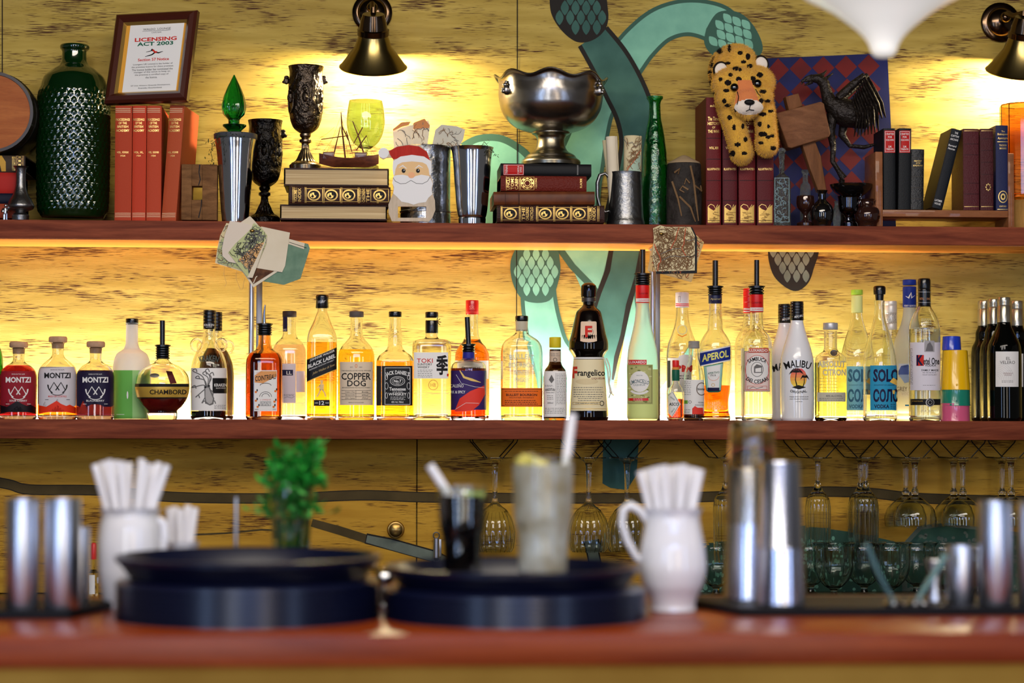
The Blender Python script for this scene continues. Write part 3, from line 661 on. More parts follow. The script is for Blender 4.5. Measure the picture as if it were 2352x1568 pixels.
def fring(bm, m0, m1, d0, d1):     # sloped moulding between two insets
    k = W_/H_; A_ = [(m0, m0*k), (1-m0, m0*k), (1-m0, 1-m0*k), (m0, 1-m0*k)]; B_ = [(m1, m1*k), (1-m1, m1*k), (1-m1, 1-m1*k), (m1, 1-m1*k)]
    a = [bm.verts.new(fp(u, v, d0)) for u, v in A_]; b = [bm.verts.new(fp(u, v, d1)) for u, v in B_]
    for i in range(4): bm.faces.new((a[i], a[(i+1) % 4], b[(i+1) % 4], b[i]))
bm = nb(); fring(bm, 0, 0, -.004, .008); fring(bm, 0, .025, .008, .014); fring(bm, .025, .07, .014, .017); fring(bm, .07, .11, .017, .010); fbar(bm, 0, 0, 1, 1, -.004, -.003)
link('frame', bm, FRW, t, smooth=False)
bm = nb(); fring(bm, .108, .14, .010, .003); link('gold_slip', bm, M('gold_slip', (196, 160, 84), .3, .8), t, smooth=False)
A = Art(); def_uv = lambda x, y: ((x-243-19*(240-y)/218)/195, (240-y)/218)
A.poly([(274, 28), (434, 28), (420, 226), (256, 226)], M('mat_ochre', (222, 160, 60), .8), 0)
A.poly([(296, 46), (425, 45), (410, 215), (282, 216)], WHITE, 1)
tx = lambda s_, y, w_, h_, m, b=0: A.text(s_, 354.5-(y-130)*.075, y, w_, h_, m, 3, b)
tx('WALDO  LOUNGE', 61, 66, 5, INKG, .01); A.rect(325, 65, 392, 65.8, INKG, 3); tx('CAFE BAR', 69.5, 24, 3.2, INKG)
tx('LICENSING', 86, 100, 9.5, REDI, .03); tx('ACT 2003', 97, 86, 9.5, GREENI, .03); tx('Section 57 Notice', 135.5, 74, 7, REDI, .02)
A.line([(334, 128), (350, 124), (358, 118), (366, 120), (376, 117)], [1, 3, 4, 3, 1], INK, 3); A.line([(336, 117), (350, 114), (358, 117)], [1, 2, 3], INK, 3); A.ell(350, 112, 2.5, 2.5, INK, 3, 10); A.line([(352, 112), (358, 119), (362, 117)], 4, REDI, 4)
for i, s_ in enumerate(('Loungers UK Limited is the holder of', 'the premises licence for these premises.', 'The licence holder has nominated the', 'manager of this venue to keep on', 'the premises a certified copy of', 'the licence.')):
    tx(s_, 147+i*6.4, (94, 100, 97, 86, 80, 28)[i], 4.8, INK)
tx('GF Unit, Western Quayside Development,', 198.5, 94, 4, INK); tx('Riverside, Haverfordwest', 204.5, 56, 4, INK)
A.build('notice', t, lambda x, y, o: fp(*def_uv(x, y), .003+o), None)
# wooden block with a square mortise
BLKW = wood('old_wood', (98, 64, 34), (148, 104, 62), .75, (8, 8, 30), 0); Yb = 4.79; a, b = PW(416, 500, Yb), PW(497, 500, Yb); s = S(455, Yb)
t = thing('wood_block', 'rough old wooden block with a square hole beside the steel tumbler', 'block', (PW(456, 500, Yb).x, Yb+.03, ZU))
bm = nb(); o = [PW(x, y, Yb) for x, y in ((416, 505), (499, 505), (497, 380), (470, 377), (417, 379))]
for q in o[:2]: q.z = ZU
hole = [PW(x, y, Yb) for x, y in ((439, 459), (464, 459), (464, 427), (439, 427))]
D_ = Vector((0, .07, 0)); top = PW(455, 377, Yb).z
bars = [((416, 440), (377, 505)), ((464, 498), (377, 505)), ((440, 464), (377, 427)), ((440, 464), (459, 505))]
for (xa, xb), (ya, yb) in bars: box(bm, PW(xa, 500, Yb).x, PW(xb, 500, Yb).x, Yb, Yb+.036, max(ZU, PW(455, yb, Yb).z), PW(455, ya, Yb).z, 0, .0012)
blk_ = link('block', bm, BLKW, t)
A = Art(); A.line([(459, 378), (457, 395), (460, 412), (456, 426)], [3, 2, 2.5, 2], INK, 0); A.line([(463, 458), (462, 475), (456, 500)], [2.5, 2, 2.5], INK, 0); A.build('crack', t, flat(Yb), None, into=blk_)
# steel tumblers
MIR = M('mirror_steel', (208, 212, 222), .13, 1, bump=.35, bs=30, stretch=(1, 1, .05))
def moss(name, pts, label, n, parent=None, size=.006, col=(52, 66, 34)):
    bm = nb(); random.seed(n)
    for k in range(n):
        q = Vector(random.choice(pts))+Vector((random.gauss(0, .006), random.gauss(0, .004), random.gauss(0, .006)))
        d = Vector((random.gauss(0, 1), random.gauss(0, 1), random.gauss(0, 1)-.4)).normalized()*size*random.uniform(.6, 1.6); u, v = frame_of(d)
        bm.faces.new([bm.verts.new(z) for z in (q, q+d*.5+u*size*.22, q+d, q+d*.5-u*size*.22)])
    for a_, b_ in zip(pts, pts[1:]): tube(bm, [a_, (Vector(a_)+Vector(b_))/2+Vector((.002, 0, -.002)), b_], .0006, seg=5)
    m_ = M('moss_%d' % col[0], col, .8)
    if parent: return link(name, bm, m_, parent, smooth=False)
    return solo(name, bm, m_, label, 'plant', smooth=False)
bm = vessel(540, 4.81, [(30, 505), (31, 500), (36, 440), (44, 345), (48, 324), (48.5, 320)], 1.5, ZU, n=20); o = solo('steel_tumbler', bm, MIR, 'tall steel tumbler under the green glass stopper', 'tumbler')
bm = lath(540, 4.81, [(48, 321.5), (50, 319), (50, 309), (48, 308), (20, 307.5)], seg=48); solo('tumbler_lid', bm, M('grey_rubber', (70, 72, 76), .4), 'dark grey lid on the tumbler below the green stopper', 'lid')
moss('trailing_moss', [PW(x, y, 4.765) for x, y in ((555, 312), (530, 308), (500, 312), (487, 330), (484, 350), (487, 372))], 'dried green moss trailing over the tumbler lid', 150)
GRN = glass('stopper_green', (18, 120, 60), 0, 1.5)
t = thing('glass_stopper', 'pointed green glass stopper standing on the steel tumbler', 'stopper', PW(537, 307, 4.81))
bm = nb(); p = PW(537, 300, 4.81); s = S(537, 4.81)
pr = dense([(10, 292), (13, 284), (13, 276), (24, 262), (27, 246), (24, 226), (17, 206), (9, 188), (4, 178), (1.2, 172)], 40)
rings(bm, [circ(p.x, 4.81, PW(537, y, 4.81).z, r*s, seg=48, flute=(.04 if 190 < y < 275 else 0), fk=12) for r, y in pr]); link('spire', bm, GRN, t)
bm = lath(537, 4.81, [(13, 307.3), (14, 304), (18, 298), (27, 290), (27, 287), (10, 286)], seg=32); link('flange', bm, GRN, t)
# chalices
CHAL = M('chalice_bronze', (74, 64, 54), .32, 1, bump=4, bs=75); CHB = M('chalice_foot', (128, 112, 90), .25, 1); CHK = M('chalice_black', (34, 32, 30), .3, 1, bump=4, bs=75)
def chalice(cx, Y, y0, y1, k, z0, label, body, foot, heads):
    h = lambda v: y1-(y1-y0)*v; p = PW(cx, 400, Y); s = S(cx, Y)
    t = thing('chalice', label, 'goblet', (p.x, Y, z0), 'ornate relief goblets')
    bm = vessel(cx, Y, [(8*k, h(.33)), (16*k, h(.345)), (30*k, h(.40)), (37*k, h(.50)), (40*k, h(.62)), (40.5*k, h(.80)), (38*k, h(.93)), (40*k, h(.985)), (41*k, h(1))], 3, PW(cx, h(.325), Y).z, n=40); link('cup', bm, body, t)
    bm = nb(); pr = dense([(36*k, h(0)), (37*k, h(.012)), (34*k, h(.03)), (22*k, h(.06)), (14*k, h(.13)), (8*k, h(.20)), (9*k, h(.235)), (14*k, h(.25)), (14*k, h(.27)), (9*k, h(.285)), (13*k, h(.31)), (13*k, h(.33))], 40)
    rings(bm, [circ(p.x, Y, (z0 if y == y1 else PW(cx, y, Y).z), r*s, seg=60, flute=(.07 if h(.22) < y < h(.035) else 0), fk=20) for r, y in pr]); link('foot', bm, foot, t)
    for sg in heads:
        bm = nb(); q = PW(cx+sg*43*k, h(.86), Y); sph(bm, q, 7*k*s, 6*k*s, 9*k*s); sph(bm, q+Vector((sg*5*k*s, 0, -3*k*s)), 5*k*s, 4*k*s, 4*k*s); sph(bm, q+Vector((0, 0, 8*k*s)), 6*k*s, 5*k*s, 4*k*s); link('mask', bm, body, t)
    for a in range(6):      # raised ovals around the cup
        ang = R(-90+a*60); rr = 39.5*k*s; bm = nb(); cz = PW(cx, h(.66), Y).z
        tube(bm, [(p.x+(rr+.0005)*math.cos(ang+q_*.30), Y+(rr+.0005)*math.sin(ang+q_*.30), cz+w_*.030*k) for q_, w_ in [(math.cos(b*math.pi/12), math.sin(b*math.pi/12)) for b in range(25)]], .0016*k, seg=6); 
        sph(bm, (p.x+rr*math.cos(ang), Y+rr*math.sin(ang), cz+.004), .007*k, .005*k, .012*k); sph(bm, (p.x+rr*math.cos(ang), Y+rr*math.sin(ang), cz+.02*k), .005*k); link('relief', bm, body, t)
zst = PW(760, 386, 4.80).z
chalice(608, 4.888, 277, 505, .98, ZU, 'dark relief goblet standing behind the steel tumbler', CHK, CHK, (1,))
# left pile of encyclopaedias
LEA = M('dark_leather', (52, 26, 18), .4, bump=.8, bs=300); SPG = M('spine_gold', (190, 156, 84), .4, .6)
def encyc(x0, x1, y0, y1, order):
    def art(A):
        h = y1-y0; cy = (y0+y1)/2
        for x in order['rules']: A.rect(x, y0+2, x+1.4, y1-2, SPG, 0); A.rect(x+3, y0+2, x+4, y1-2, SPG, 0)
        for x in order['medals']:
            A.frame(x-21, y0+5, x+21, y1-5, 1.2, SPG, 0); A.ell(x, cy, 15, h*.33, SPG, 0, 22); A.ell(x, cy, 12, h*.25, INK, 1, 18); A.ell(x-2, cy+1, 8, h*.17, M('medal_gold', (214, 178, 96), .4, .6), 2, 9); A.ell(x+4, cy-3, 4, h*.1, INK, 3, 7); A.ell(x-3, cy+3, 3, h*.08, INK, 3, 7)
            for sx_ in (-1, 1): A.line([(x+sx_*8, cy-8), (x+sx_*3, cy), (x+sx_*9, cy+7)], 1.2, INK, 3)
        for x, s_ in order['words']: A.text(s_, x, cy, h*.78, 7, SPG, 1, .01, rot=-90)
    return art
fbook('thick old book with pages outward, lowest in the pile under the ship', 643, 889, 470, 505, 4.785, .16, LEA, face='pages')
fbook('leather encyclopaedia volume with gilt medallions, middle of the pile under the ship', 664, 897, 428, 469, 4.775, .17, LEA, encyc(664, 897, 428, 469, {'rules': (672, 700, 741, 782, 822, 866), 'medals': (721, 761, 801, 872), 'words': ((679, 'VOLUME I'), (688, 'INDEX'), (826, 'ENCYCLO'), (835, 'CHILDRENS'), (845, 'THE'))}), yaw=3)
fbook('thick old book with pages outward, top of the pile under the ship', 652, 893, 386, 427, 4.785, .16, LEA, face='pages')
chalice(701, 4.835, 153, 384, 1.0, zst, 'tall bronze relief goblet standing on the pile of books', CHAL, CHB, (-1, 1))
# sailing ship
p = PW(800, 385, 4.80); s = S(800, 4.80); HW = wood('ship_wood', (74, 34, 20), (120, 62, 38), .35, (20, 20, 60), .4); X = lambda px, py, dy=0: PW(px, py, 4.80+dy)
t = thing('model_ship', 'small wooden sailing ship model on the book pile', 'ship', (p.x, 4.80, zst))
bm = nb(); rows = []
for i in range(13):
    u = i/12; px = 733+137*u; top_y = 352+14*math.sin(math.pi*u)*.9+(2 if u > .9 else 0); bot = 384-(8*(1-u*4) if u < .25 else 0)-(8*(u-.85)/.15 if u > .85 else 0); wd = .018*math.sin(math.pi*min(max(u*.93+.05, 0), 1))**.6
    k = X(px, top_y); kb = max(X(px+(8 if u < .2 else 0)*(1-u*5), bot).z, zst); rows.append([(k.x, 4.80-wd, k.z), (k.x, 4.80-wd*.8, (k.z+kb)/2), (k.x, 4.80-wd*.25, kb), (k.x, 4.80+wd*.25, kb), (k.x, 4.80+wd*.8, (k.z+kb)/2), (k.x, 4.80+wd, k.z)])
rings(bm, rows); bmesh.ops.recalc_face_normals(bm, faces=bm.faces[:]); link('hull', bm, HW, t, angle=30)
for xa, xb, ya, yb in ((742, 768, 350, 362), (815, 842, 351, 364)):
    bm = nb(); a, b = X(xa, yb), X(xb, ya); box(bm, a.x, b.x, 4.79, 4.81, a.z-.004, b.z, 0, .001); link('deckhouse', bm, HW, t)
for pts, r in (([(765, 362), (782, 290)], 1.6), ([(793, 362), (786, 300), (783, 257)], 1.8), ([(838, 362), (826, 320), (810, 278)], 1.6)):
    bm = nb(); tube(bm, [X(*q) for q in pts], [r*s*1.2]*(len(pts)-1)+[r*s*.6], seg=8); link('mast', bm, HW, t)
for pts in (((738, 320), (800, 311)), ((818, 345), (842, 311)), ((812, 330), (833, 292)), ((786, 290), (800, 322)), ((795, 300), (808, 348))):
    bm = nb(); tube(bm, [X(*q, -.004) for q in pts], 1.3*s, seg=7); link('yard', bm, HW, t)
bm = nb()
for a, b in (((740, 352), (782, 290)), ((733, 318), (768, 292)), ((750, 352), (784, 262)), ((800, 366), (784, 262)), ((812, 360), (784, 270)), ((812, 280), (866, 362)), ((826, 320), (850, 362)), ((738, 320), (724, 345)), ((783, 262), (810, 280)), ((800, 311), (830, 362)), ((842, 311), (855, 358))):
    tube(bm, [X(*a), X((a[0]+b[0])/2, (a[1]+b[1])/2+2), X(*b)], .35*s, seg=4)
link('rigging', bm, M('thread', (70, 52, 36), .8), t)
# green wine glass
GWG = glass('pale_green_glass', (226, 253, 220)); cx, Y = 839, 4.875; s = S(cx, Y); z0 = PW(839, 386, 4.80).z
bm = vessel(cx, Y, [(32, 384), (30, 381), (8, 377), (4.5, 370), (4.5, 352), (6, 345), (14, 340), (30, 326), (41, 302), (44, 280), (42, 255), (38, 232)], 1.5, z0, n=50, solid_to=339)
solo('wine_glass', bm, GWG, 'pale green wine glass behind the model ship', 'glass')
# flat wooden Christmas figure
Yp = 4.768; WDW = wood('birch', (206, 186, 158), (226, 206, 182), .7, (40, 40, 4), 0)
outl = [(900, 508), (893, 490), (892, 470), (899, 452), (905, 440), (902, 420), (906, 405), (903, 395), (902, 375), (904, 362), (890, 362), (880, 366), (872, 361), (869, 351), (873, 342), (882, 339), (891, 345), (898, 344), (912, 336), (938, 332), (962, 335), (980, 347), (988, 366), (992, 370), (990, 392), (990, 405), (995, 418), (992, 440), (999, 460), (1000, 482), (993, 500), (986, 508)]
t = thing('wooden_figure', 'flat wooden Christmas figure with red hat and white beard', 'ornament', (PW(945, 508, Yp).x, Yp, ZU))
bm = nb(); pts = [PW(x, y, Yp) for x, y in outl]
for q in pts: q.z = max(q.z, ZU)
a_ = [bm.verts.new(q) for q in pts]; win = [bm.verts.new(PW(x, y, Yp)) for x, y in ((914, 500), (914, 474), (979, 474), (979, 500))]
ed = [bm.edges.new((a_[i], a_[(i+1) % len(a_)])) for i in range(len(a_))]+[bm.edges.new((win[i], win[(i+1) % 4])) for i in range(4)]
g = bmesh.ops.triangle_fill(bm, edges=ed, use_beauty=True)
for f in [f for f in bm.faces if 914.5 < 946 and all(v in win for v in f.verts)]: bm.faces.remove(f)
r = bmesh.ops.extrude_face_region(bm, geom=bm.faces[:]); bmesh.ops.translate(bm, verts=[v for v in r['geom'] if isinstance(v, bmesh.types.BMVert)], vec=(0, .006, 0)); bmesh.ops.recalc_face_normals(bm, faces=bm.faces[:])
link('body', bm, WDW, t, smooth=False)
WB = M('beard_white', (234, 232, 230), .75); HR = wood('hat_red', (188, 40, 30), (206, 56, 42), .7, (40, 40, 4), 0); SK = M('painted_skin', (232, 192, 138), .7); PINK = M('painted_nose', (240, 178, 132), .7)
A = Art()
A.poly([(903, 366), (896, 356), (893, 347), (912, 337), (938, 333), (962, 336), (980, 348), (988, 368), (950, 358)], HR, 0); A.ell(881, 351, 12, 12, WB, 1)
A.poly([(906, 378), (915, 372), (948, 366), (975, 368), (988, 378), (986, 414), (905, 414)], SK, 1)
A.line([(905, 402), (905, 388), (908, 374), (922, 366), (946, 363), (972, 366), (985, 374), (988, 388), (988, 402)], [3, 7, 13, 14, 15, 14, 13, 7, 3], WB, 2)
A.poly([(904, 404), (912, 402), (925, 401), (938, 404), (945, 409), (955, 404), (968, 401), (985, 404), (990, 412), (994, 422), (991, 432), (993, 446), (984, 454), (978, 464), (962, 466), (950, 470), (938, 466), (922, 463), (912, 452), (903, 444), (905, 430), (901, 420)], WB, 2)
A.line([(903, 408), (908, 416), (920, 422), (932, 421), (944, 414), (956, 421), (970, 422), (982, 416), (988, 406)], 1.2, INKG, 3); A.ell(945, 402, 8, 7, PINK, 4)
for x in (927, 960): A.ell(x, 392, 4.5, 5, INK, 3, 14); A.ell(x+1, 390.5, 1.2, 1.4, WHITE, 4, 8)
for x, q in ((925, -1), (962, 1)): A.line([(x-9, 386+q), (x, 380), (x+9, 386-q)], [1, 3, 1], WB, 3)
A.build('paint', t, flat(Yp), None)
# tin tumblers with scraps
TIN = M('old_tin', (160, 160, 160), .26, 1, bump=1.2, bs=60, var=(110, 106, 98), vs=25)
bm = vessel(977, 4.835, [(58, 508), (58, 495), (57, 490), (59, 489), (59, 486), (57, 485), (58, 350), (59, 341), (60, 338)], 1.5, ZU, n=24); solo('tin_canister', bm, TIN, 'straight tin canister standing behind the wooden figure', 'tin')
MAPP = M('old_map_paper', (220, 206, 166), .85, var=(206, 188, 142), vs=12); MLN = M('map_line', (124, 92, 62), .8); MRD = M('map_red', (192, 84, 54), .8); CREAM = M('cream_paper', (226, 214, 190), .85, var=(214, 200, 172), vs=10); TANP = M('tan_paper', (196, 132, 84), .85)
def scrap(label, pts, Y, mat, art=None, bend=.004, group='old paper scraps', zrot=0, name='paper_scrap', cat='paper'):
    bm = nb(); cy = sum(y for x, y in pts)/len(pts); cx_ = sum(x for x, y in pts)/len(pts); a = []; b = []
    for x, y in pts:
        q = PW(x, y, Y+bend*math.sin((x-cx_)*.05)+zrot*(x-cx_)*.001); a.append(bm.verts.new(q)); b.append(bm.verts.new(q+Vector((0, .0006, 0))))
    n = len(pts); bm.faces.new(a); bm.faces.new(list(reversed(b)))
    for i in range(n): bm.faces.new((a[i], b[i], b[(i+1) % n], a[(i+1) % n]))
    bmesh.ops.triangulate(bm, faces=[f for f in bm.faces if len(f.verts) > 4]); o = solo(name, bm, mat, label, cat, group, smooth=False)
    if art:
        A = Art(); art(A, pts); bpy.context.view_layer.update(); A.build('print', o, lambda x, y, of: PW(x, y, Y+bend*math.sin((x-cx_)*.05)+zrot*(x-cx_)*.001-of-.0012), None)
    return o
def maplines(A, pts, n=26, mats=None, seed=1, wgl=6):
    random.seed(seed); xs = [p_[0] for p_ in pts]; ys = [p_[1] for p_ in pts]
    for i in range(n):
        x, y = random.uniform(min(xs), max(xs)), random.uniform(min(ys), max(ys)); L_ = [(x, y)]; d = random.uniform(0, 6.28)
        for k in range(5): d += random.gauss(0, .7); x += wgl*math.cos(d); y += wgl*math.sin(d); L_.append((x, y))
        if all(inside(q, pts) for q in L_): A.line(L_, random.uniform(.8, 1.5), random.choice(mats or [MLN, MLN, MLN, MRD]), 1)
scrap('cream torn paper with tan top sticking out of the tin canister', [(905, 345), (902, 300), (930, 290), (950, 286), (944, 345)], 4.82, CREAM, lambda A, p_: (A.poly([(902, 297), (922, 281), (944, 279), (938, 288), (924, 291), (904, 300)], TANP, 0), maplines(A, p_, 14, [INKG], 4)))
scrap('folded pale paper with tan edge in the tin canister', [(940, 345), (946, 298), (952, 286), (984, 276), (988, 290), (980, 345)], 4.828, CREAM, lambda A, p_: (A.poly([(944, 296), (950, 282), (975, 272), (987, 288), (985, 294)], TANP, 0), maplines(A, p_, 30, [INKG, MLN], 5)))
scrap('translucent grey printed paper in the tin canister', [(990, 345), (1000, 298), (1014, 286), (1050, 290), (1068, 298), (1064, 320), (1050, 345)], 4.84, M('grey_vellum', (190, 186, 172), .7), lambda A, p_: maplines(A, p_, 40, [INKG, MLN], 6, 4))
bm = vessel(1084, 4.81, [(31, 510), (32, 503), (31, 500), (33, 496), (40, 430), (47, 348), (49, 342), (50, 339)], 1.5, ZU, n=24)
t_ = solo('julep_tumbler', bm, MIR, 'shiny dented steel tumbler left of the right book pile', 'tumbler')
moss('dried_sprig', [PW(x, y, 4.775) for x, y in ((1100, 336), (1112, 325), (1122, 338), (1135, 350), (1118, 345), (1104, 352))], 'dried sprig hanging over the rim of the dented tumbler', 70, col=(60, 60, 36))
# right pile of books
YB = 4.775
fbook('ornate leather encyclopaedia volume with gilt medallions, lowest in the right pile', 1141, 1388, 471, 511, YB, .17, LEA, encyc(1141, 1388, 471, 511, {'rules': (1150, 1192, 1232, 1271, 1310, 1349, 1372), 'medals': (1172, 1252, 1291, 1330), 'words': ((1202, 'THE'), (1211, 'CHILDRENS'), (1221, 'ENCYCLO'), (1356, 'VOLUME'), (1364, 'INDEX'))}))
BRL = M('brown_leather', (110, 58, 28), .4, var=(84, 42, 22), vs=30)
fbook('smooth brown leather book, second from bottom in the right pile', 1134, 1366, 440, 470, YB-.003, .16, BRL, lambda A: [A.rect(x, 442, x+1.5, 469, M('blind_tool', (64, 32, 18), .6), 0) for x in (1160, 1190, 1192)], tilt=-.6)
UTC = M('oxblood_leather', (102, 30, 18), .45, bump=1.2, bs=260)
def utc(A):
    for i, s_ in enumerate(('UNCLE', 'TOMS', 'CABIN')): A.text(s_, 1167+i*9.5, 421, 30, 7.5, GILT, 1, .015, rot=-90)
    A.rect(1162, 405, 1163, 438, GILT, 1); A.rect(1192, 405, 1193, 438, GILT, 1)
    for r_ in (15, 11, 7): A.ring(1211, 421, r_, r_, 1.3, GILT, 1)
    for q in range(8): A.ell(1211+11*math.cos(q*.785), 421+11*math.sin(q*.785), 3, 2.4, GILT, 1, 8)
    A.frame(1195, 406, 1227, 437, 1.2, GILT, 1); A.text('H.B.STOWE', 1231, 421, 24, 4, GILT, 1, rot=-90); A.text('BLACKIE', 1334, 421, 22, 5, GILT, 1, rot=-90)
fbook('oxblood novel with gilt lettering and rosette on its spine, in the right pile', 1150, 1347, 404, 439, YB, .15, UTC, utc)
RLB = M('label_red', (186, 26, 22), .5)
def blk(A):
    A.rect(1156, 378, 1203, 403, RLB, 0); A.frame(1157, 379, 1202, 402, .8, WHITE, 1); A.text('TRENAN', 1163, 390.5, 20, 5.5, WHITE, 2, rot=-90); A.text('CAROLA', 1190, 390.5, 18, 4.5, WHITE, 2, rot=-90); A.text('OMAN', 1196, 390.5, 13, 4.5, WHITE, 2, rot=-90); A.rect(1325, 379, 1328, 402, INKG, 0)
fbook('black book with red label on top of the right pile, under the silver bowl', 1150, 1358, 376, 404, YB, .15, M('black_cloth', (18, 18, 20), .55), blk, tilt=.2)
# silver punch bowl
SIL = M('tarnished_silver', (176, 172, 168), .26, 1, bump=.5, bs=22, var=(124, 116, 108), vs=9); cx, Y = 1265, 4.832; s = S(cx, Y); zb_ = PW(1265, 377, 4.80).z
p = PW(cx, 370, Y); t = thing('punch_bowl', 'large tarnished silver footed bowl with wavy rim and lion handles', 'bowl', (p.x, Y, zb_))
pr = dense([(30, 308), (48, 304), (80, 293), (104, 272), (117, 245), (120, 220), (119, 200), (121, 188), (127, 183)], 36); rows = []
rim = lambda a: 6.5*math.cos(8*a+.6)-3*math.cos(a)
for side in (0, 1):
    seq = pr if side == 0 else list(reversed(pr))
    for r_, y in seq:
        k = max(0, (240-y)/57); ring = []
        for i in range(96):
            a = 2*math.pi*i/96; rr = (r_-(2.2 if side else 0))*s*(1+.02*k*math.cos(8*a+.6)); yy = y-rim(a)*k*k; ring.append((p.x+rr*math.cos(a), Y+rr*math.sin(a), PW(cx, yy, Y).z))
        rows.append(ring)
bm = nb(); rings(bm, rows); bmesh.ops.recalc_face_normals(bm, faces=bm.faces[:]); link('basin', bm, SIL, t, angle=60)
bm = nb(); q = []
for i in range(97):
    a = 2*math.pi*i/96; rr = 127*s*(1+.02*math.cos(8*a+.6)); q.append((p.x+rr*math.cos(a), Y+rr*math.sin(a), PW(cx, 183-rim(a), Y).z))
tube(bm, q, 3*s, seg=8, cap=False); link('rim', bm, SIL, t)
bm = lath(cx, Y, dense([(68, 378), (69, 374), (67, 369), (60, 364), (56, 358), (40, 348), (34, 338), (32, 322), (36, 312), (44, 307), (44, 304)], 40), z0=zb_); link('foot', bm, M('pewter_foot', (138, 130, 112), .28, 1), t)
for sg in (-1, 1):
    a = (-.5 if sg > 0 else math.pi+.5); hx, hy = p.x+122*s*math.cos(a), Y+122*s*math.sin(a); hz = PW(cx, 216, Y).z; bm = nb(); o_ = Vector((math.cos(a), math.sin(a), 0))
    h0 = Vector((hx, hy, hz)); sph(bm, h0, 8*s, 8*s, 12*s); sph(bm, h0+o_*7*s+Vector((0, 0, -4*s)), 6*s, 6*s, 5*s); sph(bm, h0+o_*3*s+Vector((0, 0, 11*s)), 5*s); sph(bm, h0+Vector((0, 0, 17*s)), 4*s); sph(bm, h0+o_*9*s+Vector((0, 0, 1*s)), 3*s)
    m_ = link('lion_mask', bm, SIL, t); bm = nb(); c_ = h0+o_*11*s+Vector((0, 0, -22*s))
    tube(bm, [c_+Vector((-o_.y*11*s*math.sin(b), o_.x*11*s*math.sin(b), 19*s*math.cos(b))) for b in [k*math.pi/12 for k in range(25)]], 1.8*s, seg=8, cap=False); link('ring', bm, SIL, m_)
# pewter tankard with rolled maps
bm = vessel(1437, 4.805, [(44, 514), (44, 510), (42, 505), (40, 480), (38, 430), (37, 400), (38, 396)], 2.5, ZU, n=16)
p = PW(1437, 450, 4.805); s = S(1437, 4.805); t = thing('tankard', 'grey pewter tankard holding two rolled maps', 'mug', (p.x, 4.805, ZU)); link('body', bm, PEWTER, t)
bm = nb(); tube(bm, [PW(x, y, 4.80) for x, y in ((1400, 408), (1390, 398), (1378, 402), (1372, 420), (1372, 450), (1378, 475), (1390, 487), (1400, 484), (1401, 470))], [3*s, 4*s, 4.5*s, 4.5*s, 4*s, 4*s, 3.5*s, 3*s, 2.5*s], seg=12); link('handle', bm, PEWTER, t)
def roll(x0, y0, x1, y1, w_, Y, mat, label, art=None):
    bm = nb(); a, b = PW(x0, y0, Y), PW(x1, y1, Y); s = S(x0, Y); d = (b-a).normalized(); u, v = frame_of(d); rows = []
    for e in (a, b):
        o = []
        for k in range(34): ang = k*.26-2.2; rr = w_*s*(.95-.006*k); o.append(e+u*rr*math.cos(ang)+v*rr*math.sin(ang))
        for k in reversed(range(34)): ang = k*.26-2.2; rr = w_*s*(.92-.006*k)-.0008; o.append(e+u*rr*math.cos(ang)+v*rr*math.sin(ang))
        rows.append(o)
    rings(bm, rows); bmesh.ops.recalc_face_normals(bm, faces=bm.faces[:]); o = solo('rolled_map', bm, mat, label, 'map', angle=50)
    if art:
        A = Art(); art(A); xa = lambda y: x0+(x1-x0)*(y-y0)/(y1-y0)
        bpy.context.view_layer.update(); A.build('print', o, lambda x, y, of: PW(x, y, Y-math.sqrt(max(1-((x-xa(y))/w_)**2, 0))*w_*s-of), 4)
roll(1412, 470, 1404, 314, 15, 4.80, CREAM, 'plain cream paper roll in the pewter tankard')
roll(1408, 470, 1391, 322, 9, 4.822, MAPP, 'thin tan paper roll behind the cream roll in the tankard')
pm = [(1432, 314), (1474, 314), (1472, 392), (1434, 392)]
roll(1451, 470, 1453, 313, 23, 4.80, MAPP, 'rolled map with red road lines in the pewter tankard', lambda A: (A.poly([(1472, 355), (1455, 372), (1442, 394), (1470, 394)], M('map_sea', (170, 192, 170), .85), 0), A.line([(1473, 345), (1465, 352), (1455, 372), (1443, 385), (1438, 395)], 1.4, MRD, 1), A.line([(1432, 318), (1440, 330), (1452, 326), (1460, 336), (1473, 328)], 1.5, INKG, 1), maplines(A, pm, 60, [MLN], 9, 4)))
# tall green embossed bottle
GB = glass('bottle_green', (70, 190, 130), .02, 1.5, bump=1.5, bs=60)
bm = vessel(1504, 4.84, dense([(31, 516), (32, 510), (33, 480), (32, 440), (30, 400), (27, 350), (20, 300), (14, 265), (13, 240), (15, 232), (19, 226), (19, 222)], 40), 3, ZU, n=60); solo('bottle', bm, GB, 'tall slim green embossed glass bottle beside the tankard', 'bottle')
